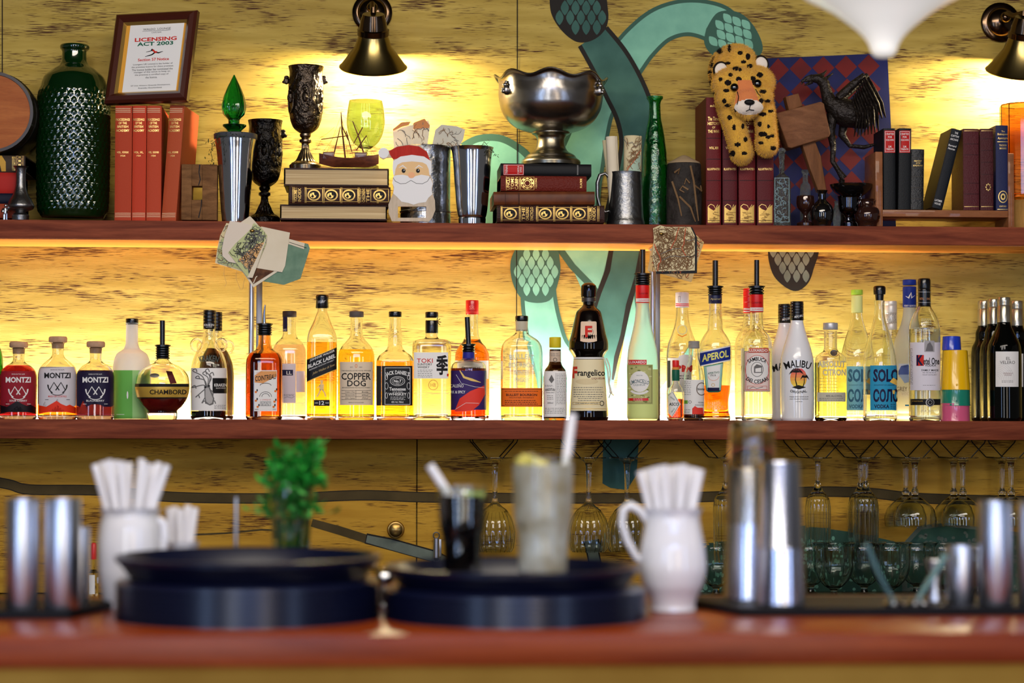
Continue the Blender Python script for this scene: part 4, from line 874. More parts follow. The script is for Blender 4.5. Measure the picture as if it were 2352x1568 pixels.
# bark pot with twigs
BK = M('bark', (58, 52, 48), .7, bump=5, bs=40, var=(38, 33, 30), vs=30); TW = M('twig', (120, 92, 62), .5, bump=1, bs=90)
cx, Y = 1571, 4.82; s = S(cx, Y); p = PW(cx, 450, Y); t = thing('bark_candle', 'dark cylindrical candle wrapped in bark and twigs beside maroon books', 'candle', (p.x, Y, ZU))
bm = lath(cx, Y, [(40, 516), (41, 500), (41, 440), (39, 385), (39, 378), (37, 376)], z0=ZU); link('body', bm, BK, t)
bm = lath(cx, Y, [(38, 376.5), (36, 373), (22, 366), (12, 360), (5, 357)], seg=32); link('wax_top', bm, M('tan_wax', (166, 142, 112), .5), t)
for pts in (((1580, 385), (1588, 420), (1594, 470), (1600, 510)), ((1540, 420), (1552, 460), (1560, 500)), ((1555, 455), (1580, 480), (1592, 512)), ((1575, 440), (1562, 432), (1556, 440), (1566, 446)), ((1578, 425), (1570, 415), (1566, 428)), ((1545, 400), (1556, 392), (1552, 404)), ((1590, 430), (1608, 440), (1606, 428))):
    bm = nb(); tube(bm, [Vector((PW(x, y, Y).x, Y-math.sqrt(max(.05, 1-((x-cx)/41)**2))*41*s-.001, PW(x, y, Y).z)) for x, y in pts], [2.6*s]*(len(pts)-1)+[1.4*s], seg=7); link('twig', bm, TW, t)
# maroon volumes
MR = [M('maroon%d' % i, c_, .5, bump=.4, bs=400) for i, c_ in enumerate(((100, 18, 22), (84, 20, 26), (102, 20, 24), (86, 18, 24)))]
for i, (x0, x1, y0) in enumerate(((1622, 1656, 224), (1660, 1693, 226), (1697, 1735, 226), (1739, 1777, 228))):
    def art(A, x0=x0, x1=x1, i=i):
        cx = (x0+x1)/2; W_ = x1-x0; rows_ = (('The Times', 273, .8, 9), ('HISTORY', 284, .82, 7), ('OF', 293, .2, 5), ('THE WAR', 302, .78, 7), ('VOL.'+('XIII', 'XII', 'XI', 'X')[i], 340, .62, 6), ('ILLUSTRATED', 388.5, .86, 5))
        A.text('subtil', cx, 243, W_*.5, 6, GILT, 1, .02)
        for s_, y, w_, h_ in rows_: A.text(s_, cx, y, W_*w_, h_, GILT, 1, .01)
        for y in (317, 365, 414, 460): A.rect(x0+1, y, x1-1, y+1.2, INK, 0)
        A.poly([(x0+3, 474), (x0+10, 480), (cx, 484), (cx+6, 478), (x1-3, 470), (x1-3, 512), (x0+3, 512)], M('gilt_panel', (206, 168, 84), .4, .4), 0); A.line([(x0+4, 474), (x0+10, 469), (cx, 472), (cx+4, 480), (x1-8, 470)], 1.2, GILT, 1)
        for q in range(16): A.rect(x0+5+random.uniform(0, W_-12), 486+q*1.5, x0+9+random.uniform(0, W_-12), 487+q*1.5, M('panel_brown', (110, 70, 30), .6), 1)  # random brown strokes printed over the gilt panel
        for y in (506, 510): A.rect(x0+3, y, x1-3, y+1, INK, 2)
    book('maroon and gilt war history volume, '+('leftmost, with its side cover showing', 'second, under the left paw', 'third, between the paws', 'rightmost, under the right paw')[i], x0, x1, y0, 4.79, .165, MR[i], art, group='maroon volumes under the plush leopard')
# ---- checkered board leaning on the wall
t = None
def bmap(x, y, o):      # board plane leans back: top at the wall
    f_ = (y-125)/390; return PW(x, y, YW-.012-.055*f_-o)
BRD = [(1762, 134), (2038, 122), (2058, 521), (1784, 519)]
bm = nb(); a = [bm.verts.new(bmap(x, y, 0)) for x, y in BRD]; b = [bm.verts.new(bmap(x, y, 0)+Vector((0, .008, 0))) for x, y in BRD]
for f in (a, list(reversed(b))): bm.faces.new(f)
for i in range(4): bm.faces.new((a[i], b[i], b[(i+1) % 4], a[(i+1) % 4]))
brd = solo('harlequin_board', bm, M('board_navy', (16, 20, 66), .6, var=(22, 28, 84), vs=14), 'dark blue and red diamond-patterned board leaning on the wall', 'board', smooth=False)
DR = M('board_red', (98, 18, 18), .6, var=(82, 16, 20), vs=14); DN = M('board_dark', (14, 12, 26), .6); A = Art()
for i in range(-1, 7):
    for j in range(-1, 8):
        cx = 1787+i*52+j*2.6; cy = 160+j*53-i*2.2; D_ = [(cx, cy-26), (cx+25.5, cy), (cx, cy+26), (cx-25.5, cy)]
        P_ = [(min(max(x, 1763+(y-134)*.057), 2037+(y-122)*.05), min(max(y, 134-(x-1762)*.0435), 518)) for x, y in D_]
        if inside((cx, cy), BRD) or sum(inside(q, BRD) for q in D_) > 1: A.poly(P_, DR, 0)
bpy.context.view_layer.update(); A.build('pattern', brd, bmap, None, into=brd)
# ---- dark carved bird figure
BD = M('dark_bronze_bird', (38, 31, 26), .42, .5, bump=2.5, bs=120); Yg = 4.865
p0 = PW(1930, 505, Yg); t = thing('bird_statue', 'dark carved bird of prey with folded wings before the diamond board', 'statue', (p0.x, Yg, ZU))
G = lambda x, y, d=0: PW(x, y, Yg+d)
s = S(1930, Yg)
bm = nb(); tube(bm, [G(1850, 186), G(1862, 180), G(1880, 180), G(1893, 192), G(1898, 212), G(1904, 232), G(1925, 250), G(1950, 262), G(1970, 272), G(1992, 290)], [3*s, 8*s, 12*s, 13*s, 13*s, 18*s, 30*s, 34*s, 26*s, 8*s], seg=18)
link('body', bm, BD, t)
bm = nb(); tube(bm, [G(1866, 178), G(1852, 181), G(1843, 187), G(1841, 194)], [8*s, 5.5*s, 3.5*s, 1*s], seg=10); tube(bm, [G(1866, 188), G(1855, 193), G(1848, 196)], [4*s, 3*s, 1*s], seg=8); link('beak', bm, BD, t)
bm = nb()
for q, (x, y) in enumerate(((1893, 165), (1888, 168), (1900, 172), (1880, 168))): tube(bm, [G(x-6, y+10), G(x+6+q*4, y-4)], [5*s, 1*s], seg=7)
link('crest', bm, BD, t)
for sd, (dx, dd) in enumerate(((0, -.022), (8, .022))):
    bm = nb()
    for k in range(9):     # feathers fanned down from the raised wing root
        u = k/8; root = G(1985-u*28+dx, 175+u*52, dd); tip = G(2026-u*64+dx, 300+u*14-(30 if k < 2 else 0), dd*1.1)
        mid = G((1985-u*28+2026-u*64)/2+10+dx, (175+u*52+300+u*14)/2, dd*1.4)
        tube(bm, [root, (root+mid)/2, mid, tip], [4*s, 8*s, 9*s, 2*s], seg=8, flat=.45)
    tube(bm, [G(1925+dx, 225, dd*.7), G(1955+dx, 198, dd), G(1985+dx, 172, dd)], [10*s, 10*s, 6*s], seg=10); link('wing', bm, BD, t)
bm = nb(); tube(bm, [G(1912, 262), G(1908, 300), G(1914, 340), G(1912, 370), G(1926, 392), G(1938, 410)], [14*s, 10*s, 7*s, 6*s, 6*s, 9*s], seg=10); link('leg', bm, BD, t)
bm = nb(); tube(bm, [G(1940, 275, .02), G(1934, 310, .02), G(1952, 335, .02), G(1985, 338, .02), G(2008, 332, .02)], [12*s, 9*s, 5*s, 5*s, 3*s], seg=10); link('leg', bm, BD, t)
bm = nb(); b_ = Vector((p0.x, Yg, ZU))
lathe(bm, G(1938, 500).x, Yg+.02, [(18*s, ZU), (19*s, ZU+.004), (16*s, ZU+.010), (9*s, ZU+.03), (6*s, ZU+.06), (7*s, G(1940, 410).z)], seg=24); link('base', bm, BD, t)
# ---- wooden mallet leaning in the jars
MAL = wood('mallet_wood', (112, 72, 46), (142, 96, 64), .7, (10, 10, 30), 0); MAH = wood('mallet_handle', (108, 68, 38), (138, 90, 54), .65, (26, 26, 4), 0)
t = thing('wooden_mallet', 'wooden carpenters mallet leaning head up behind the small bottles', 'mallet', PW(1888, 440, 4.84))
bm = nb(); prism(bm, [PW(x, y, 4.815) for x, y in ((1783, 262), (1789, 258), (1886, 233), (1893, 238), (1908, 306), (1905, 313), (1818, 340), (1810, 338))], .055, 0, .0025); link('head', bm, MAL, t, angle=50)
bm = nb(); prism(bm, [PW(x, y, 4.828) for x, y in ((1804, 222), (1834, 214), (1844, 243), (1812, 254))], .03, 0, .0015); link('handle_end', bm, MAH, t, angle=50); bm = nb(); prism(bm, [PW(x, y, 4.83) for x, y in ((1842, 330), (1872, 322), (1886, 360), (1899, 438), (1880, 440), (1860, 385))], .026, 0, .002); link('handle', bm, MAH, t, angle=50)
# ---- little bottles and pots
DG = M('black_glass', (14, 12, 12), .08, 0, 0, 1.5, coat=1); BRP = M('brown_lustre', (52, 28, 22), .1, .3, coat=1); CLG = glass('aqua_glass', (206, 232, 232), .02, 1.5, bump=4, bs=160)
cx, Y = 1796, 4.80; p = PW(cx, 450, Y); s = S(cx, Y); zz = lambda y: PW(cx, y, Y).z
t = thing('embossed_bottle', 'small clear embossed glass bottle right of the maroon books', 'bottle', (p.x, Y, ZU))
bm = nb(); rings(bm, [circ(p.x, Y, z, a*s, b_*s, 3.2, 40) for a, b_, z in ((18, 12, ZU), (20, 13, ZU+.002), (20, 13, zz(418)), (16, 11, zz(407)), (7, 7, zz(400)))]+[circ(p.x, Y, z, r*s, r*s, 2, 40) for r, z in ((6, zz(398)), (6.5, zz(385)), (5.5, zz(370)), (7, zz(362)), (8, zz(352)))]); link('body', bm, CLG, t)
bm = nb(); sph(bm, PW(cx, 346, Y), 9*s, 9*s, 7*s); link('stopper', bm, CLG, t)
A = Art()
for i in range(46): A.ring(cx+random.uniform(-13, 13), random.uniform(412, 508), random.uniform(3, 6), random.uniform(3, 6), 1.2, M('aqua_relief', (112, 132, 134), .25), 0, random.uniform(0, 180), random.uniform(200, 360), 8)
A.frame(cx-17, 408, cx+17, 510, 1.5, MATS['aqua_relief'], 0)
A.build('relief', t, flat(Y-.0128), None)
def pot(cx, Y, prof, mat, label, name='pot', cat='pot', **k):
    bm = lath(cx, Y, dense(prof, 30), z0=ZU, seg=36, **k); return bm
bm = pot(1850, 4.81, [(19, 516), (20, 513), (8, 506), (5, 496), (7, 490), (18, 478), (21, 465), (20, 452), (19, 450)], BRP, ''); solo('egg_cup', bm, BRP, 'small dark footed cup left of the round black flask', 'cup')
bm = pot(1850, 4.885, [(12, 516), (12, 440), (11, 425), (6, 418), (6, 400), (9, 396), (8, 390)], CLG, ''); solo('bottle', bm, CLG, 'little clear ribbed bottle behind the small dark footed cup', 'bottle')
bm = pot(1888, 4.785, [(20, 516), (25, 505), (27, 490), (24, 475), (14, 464), (9, 458), (9, 446), (12, 440), (13, 437)], DG, ''); solo('round_flask', bm, DG, 'round black flask below the mallet handle', 'flask')
cx, Y = 1949, 4.782; p = PW(cx, 470, Y); s = S(cx, Y); t = thing('lustre_mug', 'small dark silver lustre mug with curled handle', 'mug', (p.x, Y, ZU))
bm = lath(cx, Y, dense([(14, 516), (14, 512), (7, 508), (6, 500), (10, 494), (20, 486), (23, 474), (24, 455), (26, 451)], 30), z0=ZU, seg=36); link('body', bm, M('lustre', (70, 72, 80), .1, 1), t)
bm = nb(); tube(bm, [PW(x, y, Y) for x, y in ((1970, 462), (1978, 448), (1976, 442), (1967, 443), (1962, 452))]+[PW(x, y, Y) for x, y in ()], 1.7*s, seg=8); tube(bm, [PW(x, y, Y) for x, y in ((1978, 448), (1978, 460), (1968, 475), (1964, 480))], 1.7*s, seg=8); link('handle', bm, MATS['lustre'], t)
bm = pot(1992, 4.785, [(22, 516), (28, 506), (30, 494), (26, 480), (17, 471), (16, 464), (20, 458)], BRP, ''); solo('lustre_pot', bm, BRP, 'squat shiny brown pot against the book rack', 'pot')
bm = nb(); cx, Y = 1955, 4.83; p = PW(cx, 440, Y); s = S(cx, Y)
t = thing('dark_bowl', 'dark shallow bowl on a foot behind the lustre mug', 'bowl', (p.x, Y, ZU))
bm = lath(cx, Y, dense([(22, 520), (20, 514), (8, 500), (8, 470), (20, 455), (40, 440), (48, 428), (49, 424)], 24), z0=ZU, seg=36); link('body', bm, DG, t)
bm = nb(); tube(bm, [PW(x, y, Y) for x, y in ((2000, 432), (2012, 425), (2014, 410), (2006, 405))], 2*s, seg=8); link('handle', bm, DG, t)
bm = pot(1922, 4.80, [(8, 516), (9, 505), (8, 480), (5, 470), (6, 462)], CLG, ''); solo('vial', bm, CLG, 'tiny clear vial between the round flask and lustre mug', 'bottle')
# ---- book rack with seven books
RK = wood('rack_wood', (138, 84, 48), (166, 106, 66), .5, (4, 20, 20), .2); Yr = 4.785; zs = PW(2170, 498, Yr).z; zt_ = PW(2170, 482, Yr).z
t = thing('book_rack', 'light brown wooden book rack holding seven small volumes', 'rack', (PW(2170, 500, Yr).x, Yr+.08, ZU))
for x0, x1, y0 in ((2011, 2028, 348), (2316, 2330, 352)):
    bm = nb(); a, b = PW(x0, 500, Yr).x, PW(x1, 500, Yr).x; box(bm, a, b, Yr, Yr+.108, ZU, PW(x0, y0, Yr).z, 0, .0015); link('side_panel', bm, RK, t)
bm = nb(); box(bm, PW(2028, 500, Yr).x, PW(2316, 500, Yr).x, Yr+.002, Yr+.106, zs, zt_, 0, .001); link('rack_shelf', bm, RK, t)
KB = M('black_book_cloth', (24, 26, 28), .5, bump=.4, bs=500)
def red_lab(cx):
    def art(A):
        A.rect(cx-12.5, 300, cx+12.5, 351, RLB, 0); A.frame(cx-11.5, 302, cx+11.5, 349, .8, WHITE, 1)
        for s_, y, w_ in (('CRAFTED', 308, 19), ('FOR', 315, 9), ('SQUARE', 322, 18), ('S.M.', 337, 8), ('TRENYK', 343, 18)): A.text(s_, cx, y, w_, 4.6, WHITE, 2, .01)
    return art
kw = dict(zb=zt_+.0004)
book('black book with red label, leftmost in the rack', 2030, 2057, 295, Yr+.004, .098, KB, red_lab(2043.5), **kw)
book('black book with red label, second in the rack', 2063, 2091, 295, Yr+.004, .098, KB, red_lab(2077.5), 1, **kw)
book('small black leather book with raised bands, third in the rack', 2092, 2121, 343, Yr+.004, .10, M('black_leather', (22, 22, 22), .35, bump=.8, bs=300), lambda A: ([A.rect(2091+(480-y)*.017, y, 2122+(480-y)*.017, y+2, M('blind_black', (60, 56, 50), .5), 0) for y in (362, 385, 405, 430, 455)], [A.text(s_, 2108, y, w_, 3.6, GILT, 1) for s_, y, w_ in (('MEMORY', 370, 18), ('OF THE', 375, 10), ('BORDERLAND', 380.5, 22))]), 1, **kw)
def tiltart(A):
    for s_, x, y, w_, c_ in (('THE', 2196, 306, 8, WHITE), ('CAPTIVE', 2193, 313, 19, WHITE), ('ARCHIVE', 2191, 321, 19, WHITE), ('Bernard', 2187, 335, 18, WHITE), ('Newman', 2185, 342, 16, WHITE), ('LATIMER', 2155, 461, 17, WHITE), ('HOUSE', 2153, 468, 14, WHITE)): A.text(s_, x, y, w_, 4.6, c_, 1, .01, rot=14)
book('black book leaning to the right in the middle of the rack', 2140, 2165, 300, Yr+.004, .098, M('black_cloth2', (20, 24, 30), .5, bump=.4, bs=500), tiltart, 14.5, **kw)
MB_ = M('maroon_leather', (84, 34, 38), .45, bump=1, bs=320); MB2 = M('maroon_leather2', (76, 34, 36), .45, bump=1, bs=320)
rules = lambda x0, x1, ys: (lambda A: [A.rect(x0, y, x1, y+1.2, M('blind_maroon', (48, 18, 22), .5), 0) for y in ys]+[A.rect(x0, y, x1, y+1, GILT, 0) for y in (300, 474)])
book('plain dark maroon book, fifth in the rack', 2213, 2249, 296, Yr+.004, .1, MB_, rules(2214, 2248, (330, 355, 420, 445)), **kw)
def m2(A):
    rules(2253, 2281, (318, 345, 372, 400, 430))(A)
    for q in range(8): A.ell(2269+5*math.cos(q*.785), 430+7*math.sin(q*.785), 1.6, 2, GILT, 1, 7)
book('dark maroon book with gilt star, sixth in the rack', 2252, 2282, 296, Yr+.004, .1, MB2, m2, **kw)
def nv(A):
    for s_, y, w_, h_ in (('The', 302, 8, 4), ('Shakespeare', 309, 26, 6), ('Apocrypha', 318, 24, 6), ('TUCKER', 334, 18, 4), ('BROOKE', 341, 16, 4), ('OXFORD', 474, 17, 3.6)): A.text(s_, 2303, y, w_, h_, GILT, 1, .01)
    A.rect(2290, 325, 2316, 326.4, GILT, 0); A.rect(2290, 480, 2316, 481.4, GILT, 0); A.ring(2303, 452, 11, 14, 2, GILT, 0); A.ell(2303, 452, 6, 8, GILT, 1, 9); A.ell(2303, 452, 3, 4, INK, 2, 8)
book('navy blue book with gilt crest, rightmost in the rack', 2288, 2316, 288, Yr+.004, .1, M('navy_cloth', (34, 40, 78), .5, bump=.4, bs=500), nv, **kw)
# ---- amber vase at the right edge
AMB = glass('amber_glass', (250, 196, 120), .02, 1.45); bm = vessel(2352, 4.885, [(46, 460), (50, 455), (53, 440), (54, 300), (54, 250), (52, 242)], 3, PW(2352, 459, 4.885).z, seg=12, n=10, solid_to=452, n_=None) if False else None
cx, Y = 2352, 4.885; p = PW(cx, 400, Y); s = S(cx, Y); t = thing('amber_vase', 'tall faceted amber glass vase at the right frame edge', 'vase', (p.x, Y, ZU))
zz = lambda y: PW(cx, y, Y).z; bm = nb()
rings(bm, [circ(p.x, Y, z, r*s, seg=12, rot=.1) for r, z in ((.5, zz(462)), (50, zz(462)), (54, zz(450)), (55, zz(245)), (53, zz(241)), (51, zz(243)), (51, zz(448)), (46, zz(455)), (.5, zz(456)))]); bmesh.ops.recalc_face_normals(bm, faces=bm.faces[:]); link('vessel', bm, AMB, t, angle=15)
bm = nb(); lathe(bm, p.x, Y, [(50*s, ZU), (52*s, ZU+.004), (50*s, zz(470)), (54*s, zz(463)), (50*s, zz(462.5))], seg=36); link('stand', bm, wood('cane', (178, 128, 60), (206, 158, 84), .5, (40, 40, 3), .2), t)
# ---- plush leopard lying over the maroon books
Yl = 4.775; bx = lambda x, y, d=0: PW(x, y, Yl+d); s = S(1710, Yl)
bm = nb(); Tm = bpy.data.meshes.new('tmp'); ztop = PW(1700, 226, 4.79).z
def blob(x, y, d, rx, ry, rz, rot=None): sph(bm, bx(x, y, d), rx*s, ry*s, rz*s, seg=24, rows=16, rot=rot)
# trunk lying back over the book tops
hy = lambda d: ztop+d
for (x, zz_, d, r, q) in ((1690, .066, .13, 52, 1), (1684, .070, .09, 56, 1), (1690, .064, .05, 50, 1), (1700, .06, .03, 44, 1)):
    c = PW(x, 200, Yl+d); c.z = ztop+zz_*1.0; sph(bm, c, r*s, r*s, .062, seg=24, rows=16)
for (x, y, d, r) in [(a_, b_, c_-.018, e_) for a_, b_, c_, e_ in ((1710, 204, -.012, 56), (1680, 196, -.006, 44), (1738, 190, -.006, 42), (1716, 232, -.04, 36), (1705, 242, -.046, 26), (1730, 240, -.046, 25), (1717, 254, -.036, 22), (1676, 224, -.022, 32), (1746, 220, -.022, 30))]:
    blob(x, y, d, r, r*.8, r*.9)
def limb(pts, rr):
    P_ = [bx(*q) for q in pts]
    for i in range(len(P_)-1):
        for k in range(6):
            u = k/6; sph(bm, P_[i].lerp(P_[i+1], u), (rr[i]*(1-u)+rr[i+1]*u)*s, seg=16, rows=10)
    sph(bm, P_[-1], rr[-1]*s*1.02, seg=16, rows=10)
limb([(1668, 232, .0), (1678, 262, -.028), (1690, 300, -.030), (1702, 340, -.030), (1704, 352, -.032)], [24, 25, 24, 25, 25])
limb([(1752, 228, 0), (1757, 260, -.028), (1761, 300, -.030), (1762, 326, -.030), (1762, 334, -.032)], [22, 24, 23, 25, 25])
me = bpy.data.meshes.new('tmpb'); bm.to_mesh(me); bm.free(); ob = bpy.data.objects.new('tmpb', me); COL.objects.link(ob)
md = ob.modifiers.new('r', 'REMESH'); md.mode = 'VOXEL'; md.voxel_size = .0022
ms = ob.modifiers.new('s', 'SMOOTH'); ms.iterations = 8; ms.factor = .6
dg = bpy.context.evaluated_depsgraph_get(); em = ob.evaluated_get(dg).to_mesh(); bm = nb(); bm.from_mesh(em); ob.evaluated_get(dg).to_mesh_clear(); bpy.data.objects.remove(ob)
lt = thing('plush_leopard', 'orange spotted plush leopard lying on the maroon books, paws hanging', 'soft toy', (bx(1710, 300).x, 4.83, ztop))
# fur colours by place: gold coat, dark spots, white muzzle, orange nose bridge
FUR = M('leopard_gold', (218, 168, 62), .95, sheen=.3); SPOT = M('leopard_spot', (26, 18, 14), .95); MUZ = M('muzzle_white', (232, 220, 206), .95, sheen=.3); BRG = M('face_orange', (214, 128, 74), .95, sheen=.3); CREA = M('leopard_paw', (214, 158, 62), .95)
FM = [FUR, SPOT, MUZ, BRG, CREA]
spots = [(1654, 118), (1676, 112), (1700, 122), (1718, 130), (1638, 150), (1660, 150), (1690, 158), (1708, 142), (1633, 192), (1640, 215), (1672, 145), (1630, 165), (1745, 172), (1730, 180), (1678, 172), (1697, 182), (1731, 186), (1668, 208), (1752, 210), (1672, 190), (1700, 160), (1722, 152), (1655, 182),
         (1676, 270), (1690, 250), (1686, 292), (1706, 290), (1712, 320), (1694, 332), (1684, 352), (1710, 352), (1672, 242), (1664, 232), (1748, 232), (1752, 262), (1745, 285), (1765, 290), (1770, 255), (1764, 315), (1752, 308), (1748, 328), (1776, 340), (1762, 232), (1773, 312)]
random.seed(12); sp3 = [(x, y, random.uniform(4.5, 7.5)*random.choice((.8, 1, 1.1)), random.uniform(.7, 1.4)) for x, y in spots]
def proj(p):
    d = p-CP; z = d.dot(fw); return 1176+F*d.dot(rt)/z, 784-F*d.dot(up)/z
def fmat(p, n):
    x, y = proj(p); fr = p.y < 4.79
    if fr and n.y < .3:
        if ((x-1720)/33)**2+((y-246)/18)**2 < 1 and p.y < 4.742: return 2
        if p.y < 4.75 and abs(x-1714-(y-215)*.12) < 19+(y-200)*.26 and 184 < y < 240: return 3
    for a_, b_, r, e in sp3:
        if ((x-a_)/(r*e))**2+((y-b_)/(r/e))**2 < 1: return 1
    if p.y > 4.84:   # regular rosettes over the back
        u, v = (p.x*42) % 1, (p.y*42+.5*(int(p.x*42) % 2)) % 1
        if (u-.5)**2+(v-.5)**2 < .05: return 1
    return 0
bm.normal_update()
fac = [(f.calc_center_median(), f.normal.copy(), f.calc_area(), [v.co.copy() for v in f.verts]) for f in bm.faces]
for f, (c, n, a_, vs) in zip(bm.faces, fac): f.material_index = fmat(c, n)
link('body', bm, FM, lt, angle=180)
bm = nb(); random.seed(5); tot = sum(a_ for _, _, a_, _ in fac); NF_ = 34000
for c, n, a_, vs in fac:
    k = a_/tot*NF_; k = int(k)+(random.random() < k-int(k))
    if n.y > .55: continue
    for _ in range(k):
        w_ = [random.random()+.01 for _ in vs]; sw = sum(w_); q = Vector()
        for v, ww in zip(vs, w_): q += v*(ww/sw)
        mi_ = fmat(q, n); L_ = .0062*random.uniform(.6, 1.2)*(.35 if mi_ in (2, 3) else 1)
        d = (n+Vector((random.gauss(0, .35), random.gauss(0, .35), -.35+random.gauss(0, .35)))).normalized()*L_; sd_ = n.cross(Vector((random.random(), random.random(), random.random()))).normalized()*.00042
        bm.faces.new([bm.verts.new(z) for z in (q-sd_, q+sd_, q+d*.6+sd_*.6+Vector((0, 0, -.0002)), q+d)]).material_index = mi_
link('fur', bm, FM, lt, smooth=False)['kind'] = 'stuff'
def on(x, y, Y0=4.70):      # first body point met along the view ray
    best = None; 
    for c, n, a_, vs in fac:
        px, py = proj(c)
        if abs(px-x) < 1.8 and abs(py-y) < 1.8 and (best is None or c.y < best[0].y): best = (c, n)
    return best or (bx(x, y, -.05), Vector((0, -1, 0)))
EYE = M('eye_black', (8, 7, 6), .05, coat=1)
for x, y in ((1686, 202), (1741, 192)):
    c, n = on(x, y); bm = nb(); sph(bm, c+Vector((0, -.0035, 0)), 9.5*s, 7*s, 9.5*s); link('eye', bm, EYE, lt)
c, n = on(1723, 236); bm = nb(); sph(bm, c+Vector((0, -.001, 0)), 12*s, 5*s, 6.5*s); link('nose', bm, M('nose_black', (14, 12, 12), .6), lt)
for pts in (((1692, 210), (1695, 222), (1694, 234), (1691, 240)), ((1737, 204), (1742, 214), (1748, 220)), ((1723, 242), (1722, 252), (1714, 257)), ((1722, 252), (1732, 255))):
    bm = nb(); tube(bm, [on(*q)[0]+Vector((0, -.0016, 0)) for q in pts], 1.0*s, seg=6); link('stitch', bm, MATS['nose_black'], lt)
for (x, y, sg) in ((1655, 160, -1), (1748, 146, 1)):
    bm = nb(); c = bx(x, y, .012); rot = Matrix.Rotation(R(-18*sg), 3, 'Y')
    sph(bm, c, 18*s, 8*s, 20*s, rot=rot, mi=0); sph(bm, c+Vector((0, -.005, -.001)), 14*s, 5*s, 16*s, rot=rot, mi=1); link('ear', bm, [SPOT, MUZ], lt)
# ---- scraps pinned to the shelf edge
PY = YS-.004
GRP = 'papers pinned to the shelf edge'
def sc(label, pts, dY, mat, art=None, n='paper_scrap', bend=.0008): return scrap(label, pts, PY-dY, mat, art, bend, GRP, 0, n)
sc('teal book cover scrap pinned at right of the left bunch', [(600, 645), (652, 654), (690, 640), (712, 570), (708, 560), (640, 545), (618, 600)], .000, M('teal_paper', (118, 146, 122), .8, var=(98, 128, 106), vs=40), lambda A, P_: (A.poly([(662, 548), (700, 558), (698, 572), (662, 560)], CREAM, 0), A.line([(664, 556), (704, 569)], 1.2, INK, 1)))
sc('map scrap with pale border at the left of the left bunch', [(494, 604), (500, 565), (506, 540), (520, 512), (575, 522), (600, 560), (560, 625)], .0014, MAPP, lambda A, P_: (A.poly([(500, 570), (512, 545), (560, 600), (552, 618), (500, 603)], M('map_green', (176, 184, 132), .85), 0), maplines(A, P_, 260, [MLN, INKG], 12, 4)), 'map_scrap')
sc('brown picture postcard pointing down below the left bunch', [(540, 600), (582, 660), (640, 622), (600, 570), (560, 570)], .0028, CREAM, lambda A, P_: (A.poly([(548, 602), (582, 652), (630, 622), (598, 578)], M('print_brown', (112, 74, 48), .8, var=(74, 48, 34), vs=90), 0), A.line([(582, 650), (588, 636), (612, 622)], 2, CREAM, 1)), 'postcard')
sc('plain cream card at the centre right of the left bunch', [(600, 520), (666, 534), (655, 610), (648, 625), (588, 615), (575, 560)], .0042, CREAM, None, 'paper_card')
sc('torn cream paper at the top of the left bunch', [(552, 511), (574, 496), (584, 506), (600, 525), (585, 560), (560, 560), (545, 530)], .0056, CREAM, None)
sc('pale page with curved lower edge, pinned on the left bunch', [(528, 507), (556, 511), (590, 520), (612, 540), (600, 570), (550, 606), (525, 601), (511, 588), (510, 570), (516, 540), (526, 530)], .0070, M('page_grey', (220, 206, 188), .85), None)
sc('green and orange map folded in front of the left bunch', [(583, 512), (600, 522), (613, 540), (611, 560), (592, 605), (578, 636), (570, 638), (566, 620), (524, 580), (540, 560), (570, 532), (578, 522)], .0086, M('map_green2', (188, 194, 140), .85), lambda A, P_: (A.poly([(590, 560), (608, 556), (592, 600), (574, 622), (548, 596), (566, 580)], M('map_orange', (220, 170, 110), .85), 0), A.poly([(609, 552), (614, 543), (590, 612), (580, 638), (568, 637)], CREAM, 3), maplines(A, P_, 420, [INKG, INK], 14, 4)), 'map_scrap')
bm = nb(); c = PW(579, 530, PY-.010); sph(bm, c, .0052, .003, .0036); solo('drawing_pin', bm, BRASS, 'brass pin holding the left bunch of papers to the shelf', 'pin')
bm = nb(); tube(bm, [PW(x, y, PY-.002) for x, y in ((516, 612), (514, 630), (520, 650), (516, 658))], .0004, seg=5); tube(bm, [PW(x, y, PY-.002) for x, y in ((543, 622), (542, 640), (552, 665), (557, 664), (562, 638))], .0004, seg=5); solo('loose_thread', bm, M('straw_thread', (190, 160, 110), .8), 'loose thread ends hanging from the left paper bunch', 'thread', 'threads')
sc('tan map scrap turned behind the right map', [(1487, 620), (1500, 560), (1600, 540), (1617, 556), (1600, 600), (1588, 648), (1540, 632)], .000, M('map_tan', (206, 172, 116), .85), lambda A, P_: maplines(A, P_, 300, [MLN, MLN, MRD], 20, 4), 'map_scrap')
sc('dark-bordered rear map under the front right map', [(1504, 524), (1590, 522), (1601, 545), (1601, 627), (1508, 629), (1500, 600)], .0016, M('map_border', (26, 26, 30), .6), None, 'map_card')
sc('square torn road map pinned in front on the right bunch', [(1500, 524), (1516, 517), (1530, 521), (1586, 521), (1596, 542), (1596, 621), (1506, 623), (1499, 590), (1502, 545)], .0034, MAPP, lambda A, P_: (maplines(A, P_, 520, [MLN], 21, 4), A.line([(1560, 522), (1555, 535), (1552, 550), (1545, 562), (1540, 572)], 1.6, MRD, 3), A.line([(1575, 524), (1572, 545), (1571, 560), (1566, 570), (1572, 582), (1576, 588)], 1.6, MRD, 3), A.line([(1503, 560), (1508, 575), (1515, 588), (1518, 600), (1512, 607), (1511, 622)], 1.8, MRD, 3), A.line([(1518, 583), (1535, 575), (1550, 571), (1562, 570)], 1.3, INKG, 3), A.line([(1576, 588), (1585, 590), (1596, 586)], 1.4, INK, 3), A.line([(1520, 598), (1535, 590), (1550, 587), (1562, 590), (1576, 588)], 1.2, INKG, 3), A.line([(1574, 550), (1584, 553), (1596, 548)], 1.2, INKG, 3)), 'map_scrap')
